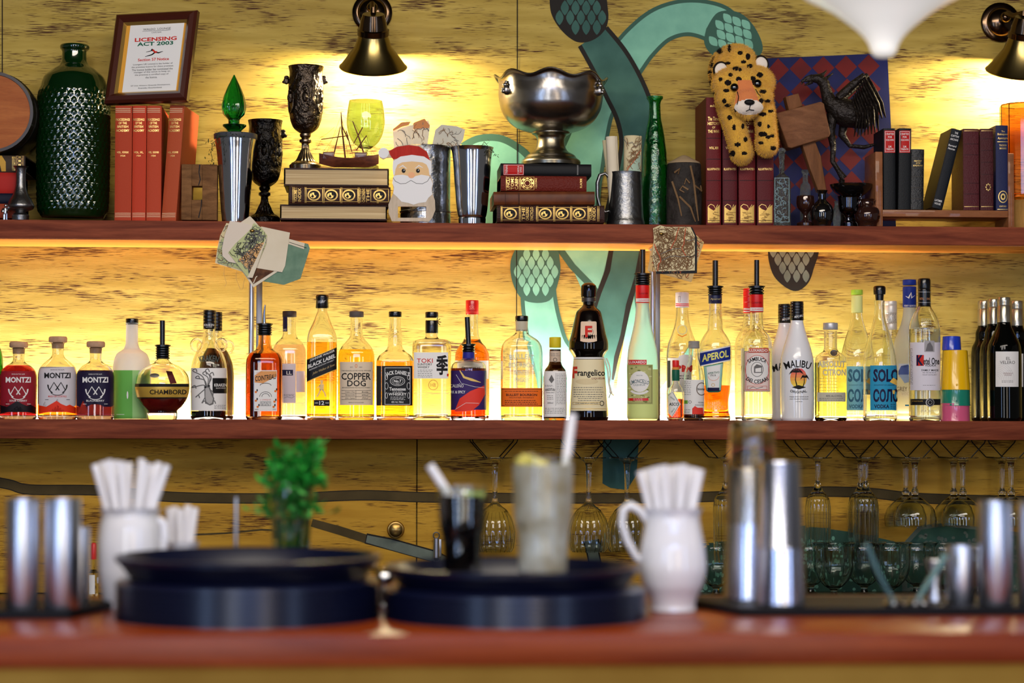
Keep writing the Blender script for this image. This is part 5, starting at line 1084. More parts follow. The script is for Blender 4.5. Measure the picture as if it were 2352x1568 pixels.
bm = nb(); c = PW(1519, 537, PY-.006); sph(bm, c, .0052, .003, .0036); solo('drawing_pin', bm, BRASS, 'brass pin holding the right road map to the shelf', 'pin')
# ---- pendant lamp of opal glass, near the camera
Y = 3.1; cx = 2030; p = PW(cx, 100, Y); s = S(cx, Y)
t = thing('pendant_lamp', 'white opal glass pendant lamp hanging at top right, pointed bottom', 'lamp', (p.x, Y, 2.99))
pr = [(2, 132), (18, 130), (29, 118), (34, 104), (42, 90), (58, 72), (84, 50), (116, 26), (150, 6), (184, -12), (210, -40), (222, -80), (214, -130), (180, -175), (120, -205), (70, -215), (60, -240)]
bm = nb(); rings(bm, [circ(p.x, Y, PW(cx, y, Y).z, r*s, seg=64) for r, y in dense(pr, 60)]); link('lamp_shade', bm, M('opal_glass', (226, 222, 214), .25, emit=.55, coat=.6), t)
bm = nb(); z1 = PW(cx, -238, Y).z; lathe(bm, p.x, Y, [(62*s, z1), (64*s, z1+.02), (20*s, z1+.04), (8*s, z1+.05)], seg=32); tube(bm, [(p.x, Y, z1+.04), (p.x, Y, 2.985)], .006); lathe(bm, p.x, Y, [(.05, 2.985), (.05, 2.999)], seg=32); link('rod', bm, BRASS, t)
# ================================================================== bottles on the lower shelf
CG = glass('bottle_clear', (252, 255, 252)); BLKP = M('black_plastic', (14, 14, 15), .25, coat=.3); BLKG = M('glossy_black_glass', (12, 7, 6), .05, spec=.4)
CORK = M('cork', (196, 160, 128), .8, var=(176, 138, 108), vs=60); LAB = M('label_white', (236, 233, 228), .65); NAVY = M('label_navy', (26, 24, 62), .5)
def liq(name, c): return M('liquid_'+name, c, 0, 0, 1, 1.34)
class Bottle:
    def __init__(s, label, cx, Y, prof, mat=None, wall=2.6, dr=1, n=2, level=None, lm=None, name='bottle', cat='bottle', group=None, base=6, opaque=False, hollow=True):
        s.cx, s.Y, s.dr, s.n = cx, Y, dr, n; s.s = S(cx, Y); s.x = PW(cx, 900, Y).x; mat = mat or CG
        s.t = thing(name, label, cat, (s.x, Y, ZL), group); d = dense(prof, 56); s.f = pchip(sorted([(-y, r) for r, y in prof]))
        zf = lambda y: max(PW(cx, y, Y).z, ZL); s.zf = zf; C = lambda r, z, q=0: circ(s.x, Y, z, max(r*s.s, 3e-4), max(r*dr_(r, q)*s.s, 3e-4), n_(r, q), 56)
        rmax = max(r for r, y in prof)
        def dr_(r, q): k = min(1, max(0, (r-rmax*.42)/(rmax*.4))); return 1+(dr-1)*k
        def n_(r, q): k = min(1, max(0, (r-rmax*.42)/(rmax*.4))); return 2+(n-2)*k
        s.dr_, s.n_ = dr_, n_
        rows = [C(.3, ZL)]+[C(r-(1.2 if i == 0 else 0), ZL if i == 0 else zf(y)) for i, (r, y) in enumerate(d)]
        yb = d[0][1]-base
        if opaque: rows = rows+[C(.3, zf(d[-1][1]))]
        else:
            inn = [(r, y) for r, y in reversed(d) if y < yb]; rows += [C(max(r-wall, 1.2), zf(y)) for r, y in inn]; rows += [C(max(inn[-1][0]-wall-2.5, 1), zf(yb)), C(.3, zf(yb+1-base*.5))]
        bm = nb(); rings(bm, rows); bmesh.ops.recalc_face_normals(bm, faces=bm.faces[:]); s.body = link('glass_body', bm, mat, s.t, angle=50)
        if level:
            q = [(r, y) for r, y in d if level < y < yb]; rl = s.f(-level)
            rows = [C(.3, zf(yb+.6-base*.5)), C(max(q[0][0]-wall-1.8, 1), zf(yb+.3))]+[C(r-wall+.35, zf(y)) for r, y in q]+[C(rl-wall+.35, zf(level)), C(.3, zf(level))]
            bm = nb(); rings(bm, rows); bmesh.ops.recalc_face_normals(bm, faces=bm.faces[:]); link('liquid', bm, lm, s.t, angle=50)
    def surf(s, x, y, o, extra=0):
        Yc = s.Y-s.f(-y)*s.s*.8
        for _ in range(3):
            p = PW(x, y, Yc); r = s.f(-y)+extra; a = r*s.s; n = s.n_(r, 0); b = a*s.dr_(r, 0); u = max(-.985, min(.985, (p.x-s.x)/a)); Yc = s.Y-b*(1-abs(u)**n)**(1/n)
        return Vector((s.x+u*a, Yc-o-.00012, p.z)) + Vector((u*o, 0, 0))
    def label(s, fn, name='label', step=2.2, extra=0, ystep=None): A = Art(); fn(A); A.build(name, s.t, lambda x, y, o: s.surf(x, y, o, extra), step, .0002, .0003, ystep or 4); return s
    def cap(s, prof, mat, name='cap', seg=40, n=14, art=None, **k):
        bm = nb(); pr = [(r*s.s, PW(s.cx, y, s.Y).z) for r, y in prof]; lathe(bm, s.x, s.Y, pr, 0, seg, **k); s.c_ = link(name, bm, mat, s.t, angle=35)
        if art:
            f2 = pchip(sorted({-y: r for r, y in prof}.items())); A = Art(); art(A)
            def mp(x, y, o):
                Yc = s.Y-f2(-y)*s.s
                for _ in range(2): p = PW(x, y, Yc); a = f2(-y)*s.s; u = max(-.98, min(.98, (p.x-s.x)/a)); Yc = s.Y-a*math.sqrt(1-u*u)
                return Vector((s.x+u*a*(1+o/a), Yc-o, p.z))
            A.build('print', s.t, mp, 2, .0001, .0003, into=s.c_)
        return s
    def pourer(s, y0, y1, yr, hw=5.5, lean=0, chrome=False, collar=None):
        """spout from y0 (tip) to y1, ribbed collar down to yr"""
        X = lambda x, y: PW(s.cx+x, y, s.Y); bm = nb()
        if chrome: tube(bm, [X(0, y1), X(-.5, (y0+y1)/2), X(2, y0)], [hw*s.s, hw*.7*s.s, hw*.35*s.s], seg=14)
        else: tube(bm, [X(0, y1), X(lean, y0)], hw*s.s, seg=16)
        sp = link('spout', bm, CHROME if chrome else BLKP, s.t)
        bm = nb(); pr = []; n = max(2, int((yr-y1)/5)); w0 = s.f(-yr)+3
        pr.append((w0*.95*s.s, X(0, yr).z))
        for i in range(n): yy = yr-(yr-y1)*(i+.5)/n; pr += [(w0*s.s, X(0, yy+1.6).z), (w0*s.s, X(0, yy-.4).z), (w0*.82*s.s, X(0, yy-1.2).z)]
        pr += [(w0*1.12*s.s, X(0, y1+2.5).z), (w0*1.12*s.s, X(0, y1).z), (w0*.5*s.s, X(0, y1-2).z)]
        lathe(bm, s.x, s.Y, pr, 0, 32); link('pourer_collar', bm, collar or BLKP, s.t); return s
def scap(x, r, y0, y1, rib=0):       # cap outline
    pr = [(r*.96, y0), (r, y0-1)]
    if rib:
        n = rib; y = y0-4
        for i in range(n): yy = y0-5-(y0-5-y1)*(i+.5)/n; pr += [(r, yy+1), (r*.95, yy), (r, yy-1)]
    return pr+[(r, y1+2), (r*.95, y1+.5), (r*.7, y1)]
# --- far left green bottle, cut by the frame
B = Bottle('bright green glass bottle cut off by the left frame edge', -26, 4.80, [(30, 962), (32, 955), (32, 835), (29, 810), (14, 770), (13, 700)], glass('bright_green_glass', (80, 200, 70)), level=780, lm=liq('green', (60, 190, 60)))
B.cap(scap(0, 16, 722, 690), BLKP)
# --- three squat bottles with cork stoppers
def montzi(cx, top, hw, lab, body, ly, lm, txt, sub, white_txt, mount, nm, lt):
    d = top-785
    B = Bottle(nm, cx, 4.80, [(hw-2, 962), (hw, 955), (hw, 868+d*.6), (hw-4, 852+d*.6), (hw-14, 840+d*.6), (16, 832+d), (13, 824+d), (14, 806+d), (15, 800+d), (18, 798+d)], level=ly, lm=lm, n=2.6, dr=.9, base=8, group='squat cork-stoppered bottles')
    B.cap([(12, 812+d), (13, 799+d), (20, 798+d), (21, 796+d), (21, 788+d), (19, 785+d), (15, 784.5+d)], CORK, 'cork_stopper')
    ink = WHITE if white_txt else INK; y0 = lt
    def a(A):
        pts = [(cx-hw+1, y0), (cx+hw-1, y0)]+[(cx+hw-1-(2*hw-2)*i/12, 934-(14 if i % 4 == 2 else 3)*(1 if i % 2 == 0 else 0)-(6 if 4 < i < 8 else 0)) for i in range(13)]
        A.poly(pts, lab, 0)
        if mount: A.poly([(cx-hw+1, 950), (cx-hw+1, 930), (cx-26, 934), (cx-12, 926), (cx-2, 920), (cx+8, 927), (cx+20, 932), (cx+28, 929), (cx+hw-1, 936), (cx+hw-1, 950), (cx+20, 946), (cx, 930), (cx-20, 946)], mount, 1)
        A.text('BORN IN THE ALPS', cx, y0+7, hw*.7, 2.4, ink, 2); A.text('MONTZI', cx, y0+20, hw*1.35, 13, ink, 2, .03)
        cy = y0+46; A.ring(cx, cy-5, 23, 23, 2.4, ink, 2, 0, 60, 12); A.ring(cx, cy-5, 23, 23, 2.4, ink, 2, 120, 180, 12); A.ring(cx, cy+2, 21, 18, 1.4, ink, 2, 40, 140, 14)
        A.line([(cx-21, cy-4), (cx-18, cy+8), (cx-8, cy-10), (cx+4, cy+8)], 2.6, ink, 3); A.line([(cx+21, cy-4), (cx+18, cy+8), (cx+8, cy-10), (cx-4, cy+8)], 2.6, ink, 3)
        A.text(txt, cx, y0+68, hw*.95, 4.2, REDI if not white_txt else ink, 2, .01); A.rect(cx-28, y0+75, cx-20, y0+76, ink, 2); A.rect(cx+20, y0+75, cx+28, y0+76, ink, 2)
    B.label(a)
montzi(42, 785, 42, M('label_cherry', (142, 24, 38), .6), None, 840, liq('cherry', (90, 8, 14)), 'SOUR CHERRY', '', True, M('mount_black', (24, 8, 14), .5), 'squat corked bottle with dark red label at far left', 852)
montzi(132, 773, 44, M('label_grey', (206, 200, 204), .65), None, 928, liq('orange', (255, 120, 40)), 'MADE FOR COCKTAILS', '', False, M('mount_red', (226, 52, 20), .5), 'squat corked bottle with pale grey label and red mountains', 842)
montzi(219, 784, 43, M('label_blackberry', (30, 22, 52), .55), None, 851, liq('blackberry', (50, 8, 20)), 'BLACKBERRY', '', True, None, 'squat corked bottle with dark navy label', 852)
# --- frosted white round-shouldered bottle with green label
FRW_ = M('frosted_white', (236, 236, 238), .4, trans=.45, ior=1.2); FRG = M('label_leaf_green', (104, 176, 78), .6)
B = Bottle('frosted white long-necked bottle with green label', 302, 4.865, [(40, 962), (43, 955), (43, 850), (41, 830), (34, 812), (18, 800), (14, 785), (13.5, 745), (15, 742)], FRW_, opaque=True)
B.cap(scap(0, 14.5, 745, 731), BLKP); B.label(lambda A: (A.rect(261, 850, 304, 961, FRG, 0), A.rect(304, 850, 343, 961, M('label_pale_green', (158, 206, 128), .6), 0), A.ell(293, 907, 2, 9, LAB, 2, 10), A.rect(268, 951, 286, 952, LAB, 2)))
# --- globe bottle with gold belt and pourer
GOLD = M('gold_belt', (214, 172, 70), .38, .35); cx = 373
B = Bottle('round globe bottle of dark liqueur with gold belt and pourer', cx, 4.80, [(34, 962), (35, 952), (34, 944), (46, 932), (58, 910), (62, 888), (60, 868), (52, 852), (36, 840), (20, 833), (13, 822), (12, 812)], level=882, lm=liq('raspberry', (30, 4, 10)), n=2, base=14)
B.pourer(736, 792, 824, 6)
def a(A):
    A.rect(cx-64, 888, cx+64, 912, GOLD, 0); A.rect(cx-64, 881, cx+64, 888, INK, 0); A.rect(cx-64, 912, cx+64, 915, INK, 0); A.text('CHAMBORD', cx+13, 900, 84, 11, INK, 2, .02)
B.label(a, 'belt', 2); B.label(lambda A: (A.poly([(cx+8, 851), (cx+22, 853), (cx+33, 880), (cx+18, 881)], M('seal_brown', (92, 34, 30), .5), 0), A.ell(cx-18, 862, 11, 5, M('seal_silver', (176, 170, 160), .3, .6), 0)), 'seal')
# --- two handled apothecary bottles, one behind the other
def kraken(cx, top, Y, nm, front):
    d = top-712
    B = Bottle(nm, cx, Y, [(40, 962), (42, 955), (42, 860+d), (40, 838+d), (33, 815+d), (22, 795+d), (15, 780+d), (13, 765+d), (13, 750+d)], level=944 if front else 800, lm=liq('black_rum', (38, 16, 12)), group='handled rum bottles')
    B.cap(scap(0, 14.5, 756+d, 712+d, 5), BLKP, art=(lambda A: (A.text('KRAKEN', cx, 746+d, 22, 5, WHITE, 1, .01), A.text('BLACK SPICED', cx, 751+d, 14, 2, WHITE, 1))) if front else None)
    for sg in (-1, 1):
        bm = nb(); tube(bm, [PW(cx+sg*(28+13*math.cos(q*math.pi/10)), 792+d+14*math.sin(q*math.pi/10), Y) for q in range(21)], 2.6*B.s, seg=10, cap=False); link('loop_handle', bm, CG, B.t)
    if front:
        def a(A):
            x0 = cx-41; A.rect(x0, 845, cx+41, 943, LAB, 0); A.text('KRAKEN', cx, 822, 44, 14, M('emboss', (70, 84, 80), .3), 1, .02, arc=60); A.rect(cx+8, 868, cx+41, 903, INK, 1); A.text('KRAKEN', cx+26, 884, 28, 7, WHITE, 2, .02); A.text('BLACK SPICED', cx+27, 891, 22, 3, WHITE, 2)
            for i, (hx, hy) in enumerate(((-36, 852), (-30, 868), (-38, 890), (-30, 912), (-16, 925), (-8, 852), (2, 860), (-14, 858), (6, 925))):
                p0 = (cx-6+i % 3*2, 892); A.line(spline([(p0[0], p0[1], 0), ((p0[0]+cx+hx)/2+7, (p0[1]+hy)/2-7, 0), (cx+hx, hy, 0), (cx+hx+6, hy-5, 0), (cx+hx+9, hy+2, 0)], 5) and [(q[0], q[1]) for q in spline([(p0[0], p0[1], 0), ((p0[0]+cx+hx)/2+7, (p0[1]+hy)/2-7, 0), (cx+hx, hy, 0), (cx+hx+6, hy-5, 0), (cx+hx+9, hy+2, 0)], 5)], 2.2, INKG, 2); 
            A.poly([(cx-11, 886), (cx+1, 886), (cx+12, 915), (cx+10, 928), (cx+2, 931), (cx-8, 926), (cx-10, 912)], INKG, 2); A.poly([(cx-8, 890), (cx-1, 890), (cx+9, 915), (cx+7, 925), (cx+1, 928), (cx-6, 922), (cx-8, 912)], M('octo_grey', (176, 172, 168), .6), 3); A.ell(cx-8, 889, 2.4, 2.4, INK, 4, 10); A.ell(cx, 886, 2.4, 2.4, INK, 4, 10); A.para(cx+12, 930, cx+38, 3, 3.4, 1, INKG)
        B.label(a)
kraken(480, 712, 4.80, 'clear handled bottle with octopus label', True); kraken(495, 716, 4.885, 'handled dark rum bottle directly behind the octopus-label bottle', False)
# --- amber square bottle with chrome pourer
cx = 607; B = Bottle('dark amber square-shouldered bottle with chrome pourer and white label', cx, 4.80, [(40, 962), (42, 957), (42, 840), (41, 826), (34, 812), (20, 802), (15, 790), (14, 770)], glass('amber_bottle', (240, 196, 140)), level=812, lm=liq('amber', (168, 92, 36)), n=3.6, dr=.8)
B.pourer(700, 743, 770, 5, chrome=True)
def a(A):
    A.rect(584, 850, 636, 944, LAB, 0); A.poly([(585, 862), (600, 852), (635, 852), (635, 864), (604, 880), (585, 878)], M('label_orange_stripe', (226, 158, 96), .6), 1); A.text('COINTREAU', 610, 867, 47, 12, INK, 2, .02, slant=-.12); A.text('LIQUEUR', 596, 855, 14, 3, ORNG, 2, rot=-12)
    A.ring(610, 885, 13, 6, 1.2, INK, 2, 180, 360); A.ring(610, 911, 14, 12, 1, INK, 2, 180, 360); A.ring(610, 911, 9, 8, 1, INK, 2, 180, 360)
    for x, y in ((588, 900), (632, 898), (588, 920), (630, 922), (592, 934), (628, 934)): A.ell(x, y, 2.6, 2.6, ORNG, 2, 10); A.ell(x+3, y-4, 1.6, 3, INK, 2, 8)
    A.text('L UNIQUE', 610, 918, 24, 3.4, REDI, 2); A.frame(598, 922, 622, 932, .7, INK, 2); A.para(600, 924, 620, 3, 2.6, 1, INK); A.text('40%', 590, 940, 8, 3, INK, 2); A.text('0,7L', 630, 940, 7, 3, INK, 2)
B.label(a)
# --- clear bottle behind
cx = 664; B = Bottle('clear flask-shouldered bottle with pale label behind the amber bottle', cx, 4.885, [(37, 962), (39, 955), (39, 830), (38, 805), (30, 786), (19, 776), (15, 765), (15, 728)], level=792, lm=liq('rose', (240, 206, 214)), n=2.8, dr=.85)
B.cap(scap(0, 16, 728, 714), M('cap_dark_brown', (52, 42, 40), .5)); B.label(lambda A: (A.rect(646, 727, 660, 761, NAVY, 0), A.text('DAS', 653, 757, 10, 5, WHITE, 1)), 'neck_strip'); B.label(lambda A: (A.rect(650, 835, 679, 925, M('label_lilac', (226, 214, 222), .6), 0), A.rect(648, 849, 673, 862, NAVY, 1), A.text('LL', 664, 856, 12, 8, WHITE, 2, .02), A.rect(680, 852, 700, 900, M('label_lilac', (226, 214, 222), .6), 0), A.line([(652, 914), (660, 911), (670, 914), (676, 910)], .8, INKG, 2), A.para(652, 905, 676, 2, 3, 1, INKG)))
# --- tall square whisky with slanted black label
cx = 739; B = Bottle('tall square whisky bottle with slanted black label', cx, 4.80, [(33, 962), (34.5, 958), (34.5, 800), (34, 778), (31, 764), (22, 743), (14, 722), (11, 712), (11, 705)], level=786, lm=liq('whisky', (250, 178, 44)), n=5, dr=.95)
B.cap([(14, 708), (15, 706), (14, 690), (15, 684), (15, 680), (13, 677), (8, 676)], BLKP, art=lambda A: A.text('Walker', cx, 692, 18, 7, M('cap_silver', (176, 176, 176), .4, .5), 1, .01, .3, slant=-.2))
def a(A):
    Bk = M('label_black', (18, 18, 20), .5); sl = -.42; P_ = lambda dy: [(x, 836+dy+(x-cx)*sl) for x in (cx-34, cx+34)]
    L_, H_ = P_(27), P_(-25); A.poly([H_[0], H_[1], L_[1], L_[0]], GOLD, 0); L_, H_ = P_(25), P_(-23.5); A.poly([H_[0], H_[1], L_[1], L_[0]], Bk, 1)
    A.text('JOHNNIE WALKER', cx+1, 817, 56, 6.5, WHITE, 2, .01, slant=sl); A.text('BLACK LABEL', cx, 829, 62, 9, WHITE, 2, .025, slant=sl); A.text('BLENDED SCOTCH WHISKY', cx, 838, 56, 3, WHITE, 2, slant=sl); A.text('John Walker & Sons', cx+4, 848, 50, 7, M('signature_gold', (196, 168, 110), .5), 2, 0, .3, slant=sl)
    W_ = M('print_pale_gold', (238, 206, 140), .5); A.ell(cx, 879, 3, 3, W_, 2, 10); A.rect(cx-3.6, 873, cx+3, 876, W_, 2); A.poly([(cx-5, 882), (cx+5, 882), (cx+4, 896), (cx-5, 896)], W_, 2); A.line([(cx-3, 895), (cx-6, 903), (cx-11, 911)], 3, W_, 2); A.line([(cx+2, 895), (cx+7, 903), (cx+9, 911)], 3, W_, 2); A.line([(cx-4, 885), (cx-10, 891)], 2, W_, 2)
    A.rect(cx-18, 918, cx+18, 932, INK, 1); A.text('AGED', cx-12, 925, 8, 3, WHITE, 2); A.text('12', cx, 925, 11, 9, WHITE, 2, .02); A.text('YEARS', cx+12, 925, 8, 3, WHITE, 2)
B.label(a)
# --- whisky with cream label and grey wooden cap
cx = 818; B = Bottle('rounded whisky bottle with cream typographic label and grey-brown cap', cx, 4.80, [(41, 962), (42, 957), (42, 830), (41, 812), (35, 797), (24, 784), (15, 772), (13.5, 760), (14, 730)], level=803, lm=liq('malt', (250, 196, 60)), n=2.3, dr=.9)
B.cap(scap(0, 16.5, 728, 715), M('cap_taupe', (92, 82, 78), .6))
CRL = M('label_cream', (226, 206, 178), .65)
def a(A):
    A.rect(781, 831, 856, 930, CRL, 0); A.text('EST.', 808, 843, 7, 2.6, INKG, 2); A.text('1884', 828, 843, 7, 2.6, INKG, 2); A.ring(818, 840, 2.6, 4.4, 1, ORNG, 2); A.text('THE CRAIGELLACHIE HOTEL SPEYSIDE', 818, 851, 66, 2.6, INK, 2)
    A.text('COPPER', 818, 864, 66, 16, INK, 2, .015); A.text('DOG', 819, 880, 42, 14, INK, 2, .015); A.text('SPEYSIDE BLENDED MALT SCOTCH WHISKY', 818, 890, 64, 2.4, INK, 2)
    for y in (896, 903, 910, 917): A.rect(785, y, 851, y+.6, INK, 2)
    A.rect(817, 896, 817.7, 917, INK, 2)
    for y, u_, v_ in ((900, 'Copper Dog', 'Bottle'), (907, 'Speyside', '40%vol'), (914, 'Gin Lane', '70cl')): A.text(u_, 804, y, 22, 3.6, INK, 2, 0, .3); A.text(v_, 838, y, 15, 3.6, INK, 2, 0, .3)
    A.text('PRODUCT OF SCOTLAND', 818, 924, 34, 2.2, INK, 2)
B.label(a)
# --- square Tennessee whiskey
cx = 907; B = Bottle('square whiskey bottle with black ornate label', cx, 4.80, [(42, 962), (43, 957), (43, 850), (43, 832), (38, 818), (24, 806), (17, 796), (16, 770), (13, 750), (13, 730)], level=829, lm=liq('bourbon', (246, 164, 36)), n=6, dr=.95)
B.cap(scap(0, 15, 728, 715), BLKP)
def a(A):
    Bk = M('label_black', (18, 18, 20), .5); A.rect(877, 840, 947, 931, Bk, 0); A.rect(864, 840, 876, 931, M('label_side_black', (40, 38, 38), .5), 0); A.frame(884, 844, 942, 929, 1, WHITE, 1)
    A.text("JACK DANIEL'S", 913, 856, 54, 12, WHITE, 2, .025, arc=70); A.ring(913, 875, 17, 11, 1, WHITE, 2); A.ring(913, 875, 13, 8, .7, WHITE, 2); A.text('No.7', 913, 875, 17, 7, WHITE, 2, .03); A.text('OLD', 913, 869, 6, 2, WHITE, 2); A.text('BRAND', 913, 881, 8, 2, WHITE, 2)
    A.text('Tennessee', 913, 893, 37, 8, WHITE, 2, .025); A.text('SOUR MASH', 913, 900, 22, 2.6, WHITE, 2); A.text('WHISKEY', 913, 905, 41, 6.5, WHITE, 2, .02); A.para(897, 911, 932, 3, 3, 1, WHITE); A.text('40% Vol. 700ml.', 913, 923, 28, 4.4, WHITE, 2, .01)
    for x in (888, 938): A.ring(x, 886, 4, 8, .8, WHITE, 2); A.ring(x, 866, 3, 6, .8, WHITE, 2); A.ring(x, 908, 3, 7, .8, WHITE, 2)
B.label(a)
# --- pale Japanese whisky
cx = 991; B = Bottle('square pale whisky bottle with white label and brush character', cx, 4.80, [(43, 962), (44.5, 957), (44.5, 800), (43, 786), (34, 780), (18, 778), (14, 772), (14, 735)], level=790, lm=liq('pale', (253, 246, 210)), n=5, dr=.7)
B.cap(scap(0, 15, 730, 716), BLKP); B.cap([(14.5, 765), (14.8, 764), (14.8, 737), (14.3, 736)], BLKP, 'neck_wrap')
bm = nb(); 
for d_ in ((8, -6), (10, 2), (8, 8), (2, -8)): tube(bm, [PW(1003, 738, 4.785), PW(1003+d_[0], 738+d_[1], 4.78)], .0008, seg=5)
link('knot', bm, M('knot_brown', (52, 36, 36), .7), B.t)
B.label(lambda A: (A.rect(951, 809, 1029, 869, M('label_pure_white', (244, 240, 234), .6), 0), A.text('TOKI', 976, 828, 36, 10, REDI, 2, .01), A.text('SUNTORY', 976, 836.5, 33, 5, INK, 2, .01), A.text('WHISKY', 973, 843, 27, 5, INK, 2, .01), A.para(960, 849, 994, 5, 4, 1, INKG), A.text('季', 1015, 838, 27, 46, INK, 2, .03), A.rect(1026, 858, 1030, 864, REDI, 2), A.ring(995, 884, 11, 12, 1.4, M('print_amber', (222, 168, 84), .5), 2), A.text('HB', 995, 884, 12, 9, MATS['print_amber'], 2, .01), A.frame(970, 930, 1015, 950, .7, M('emboss_pale', (206, 200, 160), .3), 2)))
# --- red-capped amber bottle behind, spiced bottle in front
cx = 1084; B = Bottle('amber brandy bottle with red cap behind the purple-label bottle', cx, 4.885, [(38, 962), (40, 955), (40, 840), (39, 815), (32, 797), (22, 785), (16, 770), (14, 745), (14, 722)], level=780, lm=liq('brandy', (238, 128, 20)))
B.cap(scap(0, 15, 722, 689, 0), M('cap_red', (196, 26, 22), .3, coat=.4), art=lambda A: (A.text('SR', cx, 706, 12, 9, M('cap_print', (240, 120, 100), .4), 1, .01), A.rect(cx-15, 716, cx+15, 717, MATS['cap_print'], 1))); B.label(lambda A: A.rect(1046, 828, 1122, 870, LAB, 0))
cx = 1076; PURP = M('label_purple', (58, 38, 100), .55); CORAL = M('label_coral', (232, 64, 50), .55)
B = Bottle('bottle with purple label, red leaf and black pourer', cx, 4.80, [(39, 963), (41, 957), (41, 858), (40, 842), (33, 832), (18, 826), (13, 820), (12, 800)], level=846, lm=liq('spiced', (226, 84, 20)), n=2.4)
B.pourer(728, 790, 808, 6, lean=-3); B.cap([(14, 826), (14.5, 824), (13.5, 809), (12, 808)], M('neck_blue', (44, 44, 140), .4), 'neck_wrap')
def a(A):
    A.rect(1035, 851, 1117, 941, PURP, 0); A.poly([(1044, 945), (1056, 915), (1080, 898), (1112, 885), (1114, 905), (1100, 930), (1084, 943), (1060, 945)], CORAL, 1); A.line([(1056, 850), (1066, 866), (1084, 872), (1104, 878)], [2, 5, 6, 1], M('leaf_gold', (232, 196, 110), .5), 2); A.line([(1048, 860), (1060, 880), (1090, 888), (1112, 890)], .8, WHITE, 2); A.line([(1046, 940), (1070, 925), (1100, 926)], .8, WHITE, 2)
    A.text('CALEÑO', 1050, 885, 30, 9, WHITE, 3, .01); A.text('DARK & SPICY', 1048, 900, 42, 6.5, WHITE, 3, .02); A.text('SPIRIT FREE', 1082, 848, 44, 7, INK, 3, .015, arc=-90)
B.label(a)
# --- bourbon with orange label
cx = 1198; B = Bottle('clear flask bourbon bottle with orange band label', cx, 4.80, [(47, 962), (48, 957), (48, 815), (46, 796), (38, 782), (24, 772), (15, 765), (13, 755), (14, 740)], level=892, lm=liq('yellow', (255, 236, 130)), n=2.8, dr=.6)
B.cap([(13, 760), (14, 750), (14.5, 740), (14.5, 738)], M('seal_beige', (196, 186, 160), .5), 'seal_strip'); B.cap(scap(0, 15, 738, 725), BLKP)
def a(A):
    OL = M('label_orange', (238, 110, 30), .55); A.rect(1150, 891, 1246, 934, OL, 0); A.frame(1152, 893, 1244, 932, .8, INK, 1); A.text('BULLEIT BOURBON', 1198, 906.5, 70, 5.4, INK, 2, .02); A.text('FRONTIER WHISKEY', 1198, 913, 56, 2.8, INK, 2); A.para(1160, 898, 1236, 1, 3, 1, INK); A.para(1160, 919, 1236, 3, 4, 1.2, INK)
    EM = M('emboss_glass', (200, 204, 184), .2)
    for i, (s_, w_, y) in enumerate((('BULLEIT', 56, 818), ('BOURBON', 58, 838), ('FRONTIER', 34, 856), ('WHISKEY', 34, 872))): A.text(s_, cx, y, w_, 11, EM, 1, .01, arc=(140 if i == 0 else 0))
B.label(a)
# --- bitters in paper wrap
cx = 1275; B = Bottle('small bitters bottle with yellow cap and oversized paper label', cx, 4.79, [(26, 962), (27, 957), (27, 870), (24, 850), (16, 838), (13, 826), (13, 802)], glass('bitters_brown', (110, 70, 40)), opaque=False, level=880, lm=liq('bitters', (60, 24, 10)))
B.cap(scap(0, 13.5, 798, 774, 0), M('cap_yellow', (218, 196, 40), .4), seg=24)
B.cap([(13.6, 847), (13.8, 846), (13.4, 808), (13.2, 806)], M('neck_paper', (206, 184, 160), .7), 'neck_label', art=lambda A: (A.ring(cx, 826, 4.5, 4.5, 1, INK, 1), A.para(cx-10, 812, cx+10, 2, 4, .8, INKG)))
def a(A):
    A.rect(cx-25, 852, cx+25, 957, LAB, 0); A.text('ANGOSTURA', cx-11, 894, 23, 6, INK, 2, .02, arc=40); A.text('aromatic bitters', cx-11, 901, 20, 2.4, INK, 2); A.poly([(cx-14, 872), (cx-8, 860), (cx-2, 872), (cx-8, 880)], INKG, 2); A.para(cx-23, 884, cx-4, 2, 2.6, .8, INKG); A.para(cx-18, 908, cx-4, 3, 4, 1, INKG); A.text('200ml', cx-11, 925, 13, 4, INK, 2); A.rect(cx+1, 856, cx+1.6, 932, INKG, 2); A.para(cx+3, 858, cx+23, 20, 3.6, .9, INKG, 2, .02); A.para(cx-23, 937, cx+22, 4, 3.6, .9, INKG, 2, .1)
B.label(a, extra=.8)
